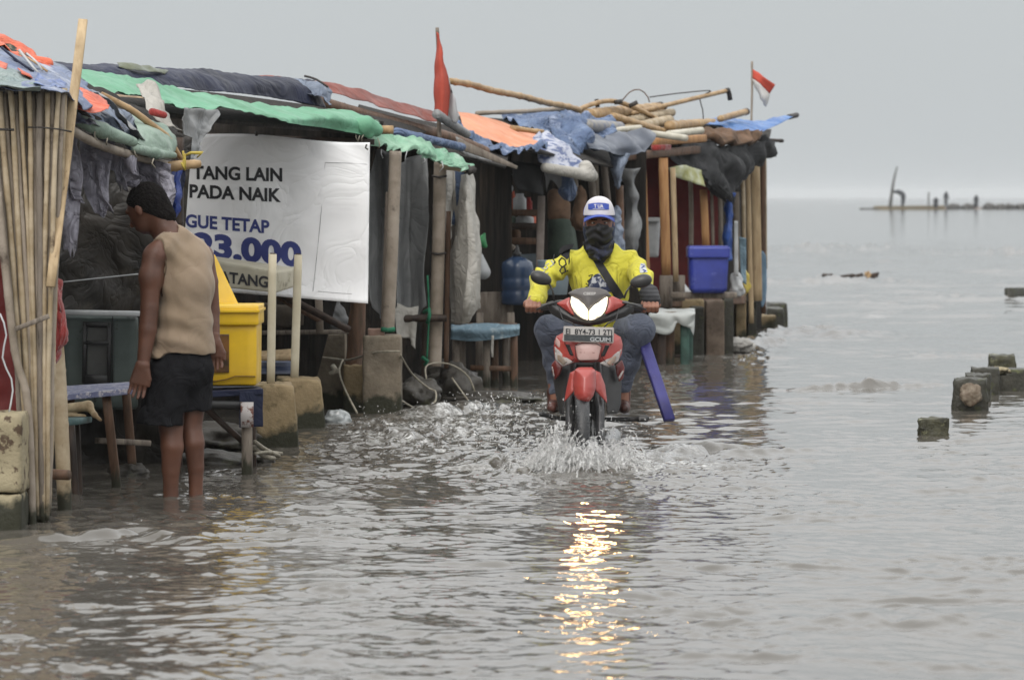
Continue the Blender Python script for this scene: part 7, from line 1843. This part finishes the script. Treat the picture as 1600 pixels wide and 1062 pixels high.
wblock(1518, 1562, 576, 618, 28.0, .3, 'third block of the row with a bright wet edge', 4, 1, .1)
wblock(1541, 1592, 556, 600, 29.3, .35, 'rearmost block of the row, tallest, green on its face', 5, 6, .1, OLIVE)
mk('concrete_beam', pblock(1566, 1700, 577, 612, 28.6, .25, tx=0, seed=6, amp=.008), CONCD, label='dark concrete beam running out of the frame at the right', cat='concrete beam')
boulder('stone', at(1562, 579, 28.3), .05, CREAM, 126, 'small pale stone on the left end of the dark beam', 'stone', None, (1.4, 1, .6))
mk('plank', beam(at(1574, 466, 54), at(1640, 465, 55), .10, .3), CONCD, label='dark plank afloat at the right edge', cat='plank')
deb = thing('driftwood', at(1325, 436, 67), 'floating driftwood and yellow weed far out on the water', 'driftwood')
rr_ = random.Random(12)
for i in range(24):
    x = 1284 + rr_.uniform(0, 84); y = 431 + rr_.uniform(-1, 3)
    mk('branch', tube([at(x, y, 67.5), at(x + rr_.uniform(6, 16), y + rr_.uniform(-3, 1), 67.5)], rr_.uniform(.015, .03), 6, wob=.01, seed=i), WOODD, deb)
for i in range(5):
    x = 1345 + rr_.uniform(0, 18); y = 434 + rr_.uniform(-8, 2)
    mk('weed', tube([at(x, y + 3, 67.3), at(x + rr_.uniform(-4, 6), y - 4, 67.3)], rr_.uniform(.015, .03), 6, wob=.01, seed=i), BAMB3, deb)
# far jetty
DJ = 430
FARW = mat('far grey timber', C('#5e5c58', 1), C('#4a4844', 1), rough=.9, scale=1)
jt = thing('jetty', at(1440, 329, DJ), 'long low wooden jetty far out under the horizon', 'jetty')
mk('deck', hexa([at(1362, 329, DJ), at(1476, 331, DJ), at(1478, 330, DJ + 6), at(1362, 329, DJ + 6), at(1366, 322, DJ), at(1476, 321.5, DJ), at(1476, 321, DJ + 6), at(1366, 322, DJ + 6)], 5, .05, .8), mat('far olive timber', C('#6e6650', 1), C('#8a7a5a', 1), rough=.9, scale=.6), jt)
mk('deck_end', beam(at(1344, 327, DJ), at(1372, 327.5, DJ), .3, 2, side=(0, 0, 1)), FARW, jt)
mk('walkway', beam(at(1476, 326, DJ + 20), at(1680, 327, DJ + 30), .35, 2, side=(0, 0, 1)), mat('far brown timber', C('#8a7566', 1), rough=.9), jt)
for i, x in enumerate((1490, 1512, 1545, 1562, 1578, 1596)):
    boulder('far_rock', at(x, 325, DJ + 15), .8, FARW, 130 + i, ('first', 'second', 'third', 'fourth', 'fifth', 'last')[i] + ' small rock from the left along the far jetty walkway', 'rock', 'rocks beside the far jetty', (1, 1, .6))
ms = thing('crane', at(1398, 322, DJ), 'thin leaning mast with a dark hooked arm on the jetty', 'mast')
mk('mast', tube([at(1391, 323, DJ), at(1396, 285, DJ), at(1402, 260, DJ)], [.22, .14, .06], 7), FARW, ms)
mk('arm', tube([at(1396, 300, DJ), at(1404, 300, DJ), at(1411, 306, DJ), at(1410, 322, DJ)], [.12, .25, .3, .14], 8), mat('far dark rig', C('#3c3f45', 1), rough=.9), ms)
for i, (x, h, lab) in enumerate(((1478, 23, 'person in dark clothes standing at the right end of the jetty deck'), (1462, 13, 'person crouching at the middle right of the jetty deck'), (1525, 17, 'person in dark clothes sitting on the far walkway'))):
    s_ = h / 23 * 1.65
    b_ = at(x, 322, DJ - 1)
    pr = [s_cap(b_ + Vector((-.12, 0, 0)), b_ + Vector((-.08, 0, .48 * s_)), .08, .1), s_cap(b_ + Vector((.12, 0, 0)), b_ + Vector((.08, 0, .48 * s_)), .08, .1), s_cap(b_ + Vector((0, 0, .5 * s_)), b_ + Vector((0.02, 0, .8 * s_)), .15, .19),
          s_ell(b_ + Vector((.03, 0, .93 * s_)), (.1, .11, .13)), s_cap(b_ + Vector((.2, 0, .8 * s_)), b_ + Vector((.28, 0, .48 * s_)), .06, .05), s_cap(b_ + Vector((-.18, 0, .8 * s_)), b_ + Vector((-.26, -.1, .5 * s_)), .06, .05)]
    if i: pr.append(s_cap(b_ + Vector((0, 0, .1)), b_ + Vector((0, 0, .5 * s_)), .28, .2))
    mk('person', blob(pr, .04, .05), mat('far dark clothing', C('#34363c', 1), rough=.9), label=lab, cat='person', group='people on the far jetty')
mk('stake', tube([at(1451, 323, DJ), at(1451, 300, DJ)], .08, 6), FARW, label='thin stake standing on the jetty deck', cat='stake')
# ================================================================== air: faint sea haze round everything
def haze():
    x0, x1, y0, y1, z0, z1 = -1300, 1300, -30, 5200, -1.0, 9.5
    V = [(x0, y0, z0), (x1, y0, z0), (x1, y1, z0), (x0, y1, z0), (x0, y0, z1), (x1, y0, z1), (x1, y1, z1), (x0, y1, z1)]
    Fc = [(0, 3, 2, 1), (4, 5, 6, 7), (0, 1, 5, 4), (1, 2, 6, 5), (2, 3, 7, 6), (3, 0, 4, 7)]
    m = bpy.data.materials.new('haze'); m.use_nodes = True
    nt = m.node_tree; nt.nodes.clear()
    o_ = nt.nodes.new('ShaderNodeOutputMaterial'); v = nt.nodes.new('ShaderNodeVolumePrincipled')
    v.inputs['Color'].default_value = (.93, .955, .97, 1)
    v.inputs['Density'].default_value = 0.00022
    v.inputs['Anisotropy'].default_value = 0.0
    nt.links.new(v.outputs[0], o_.inputs['Volume'])
    mk('haze', (V, Fc), m, smooth=False, label='pale sea haze over the water', cat='haze', kind='stuff')
haze()
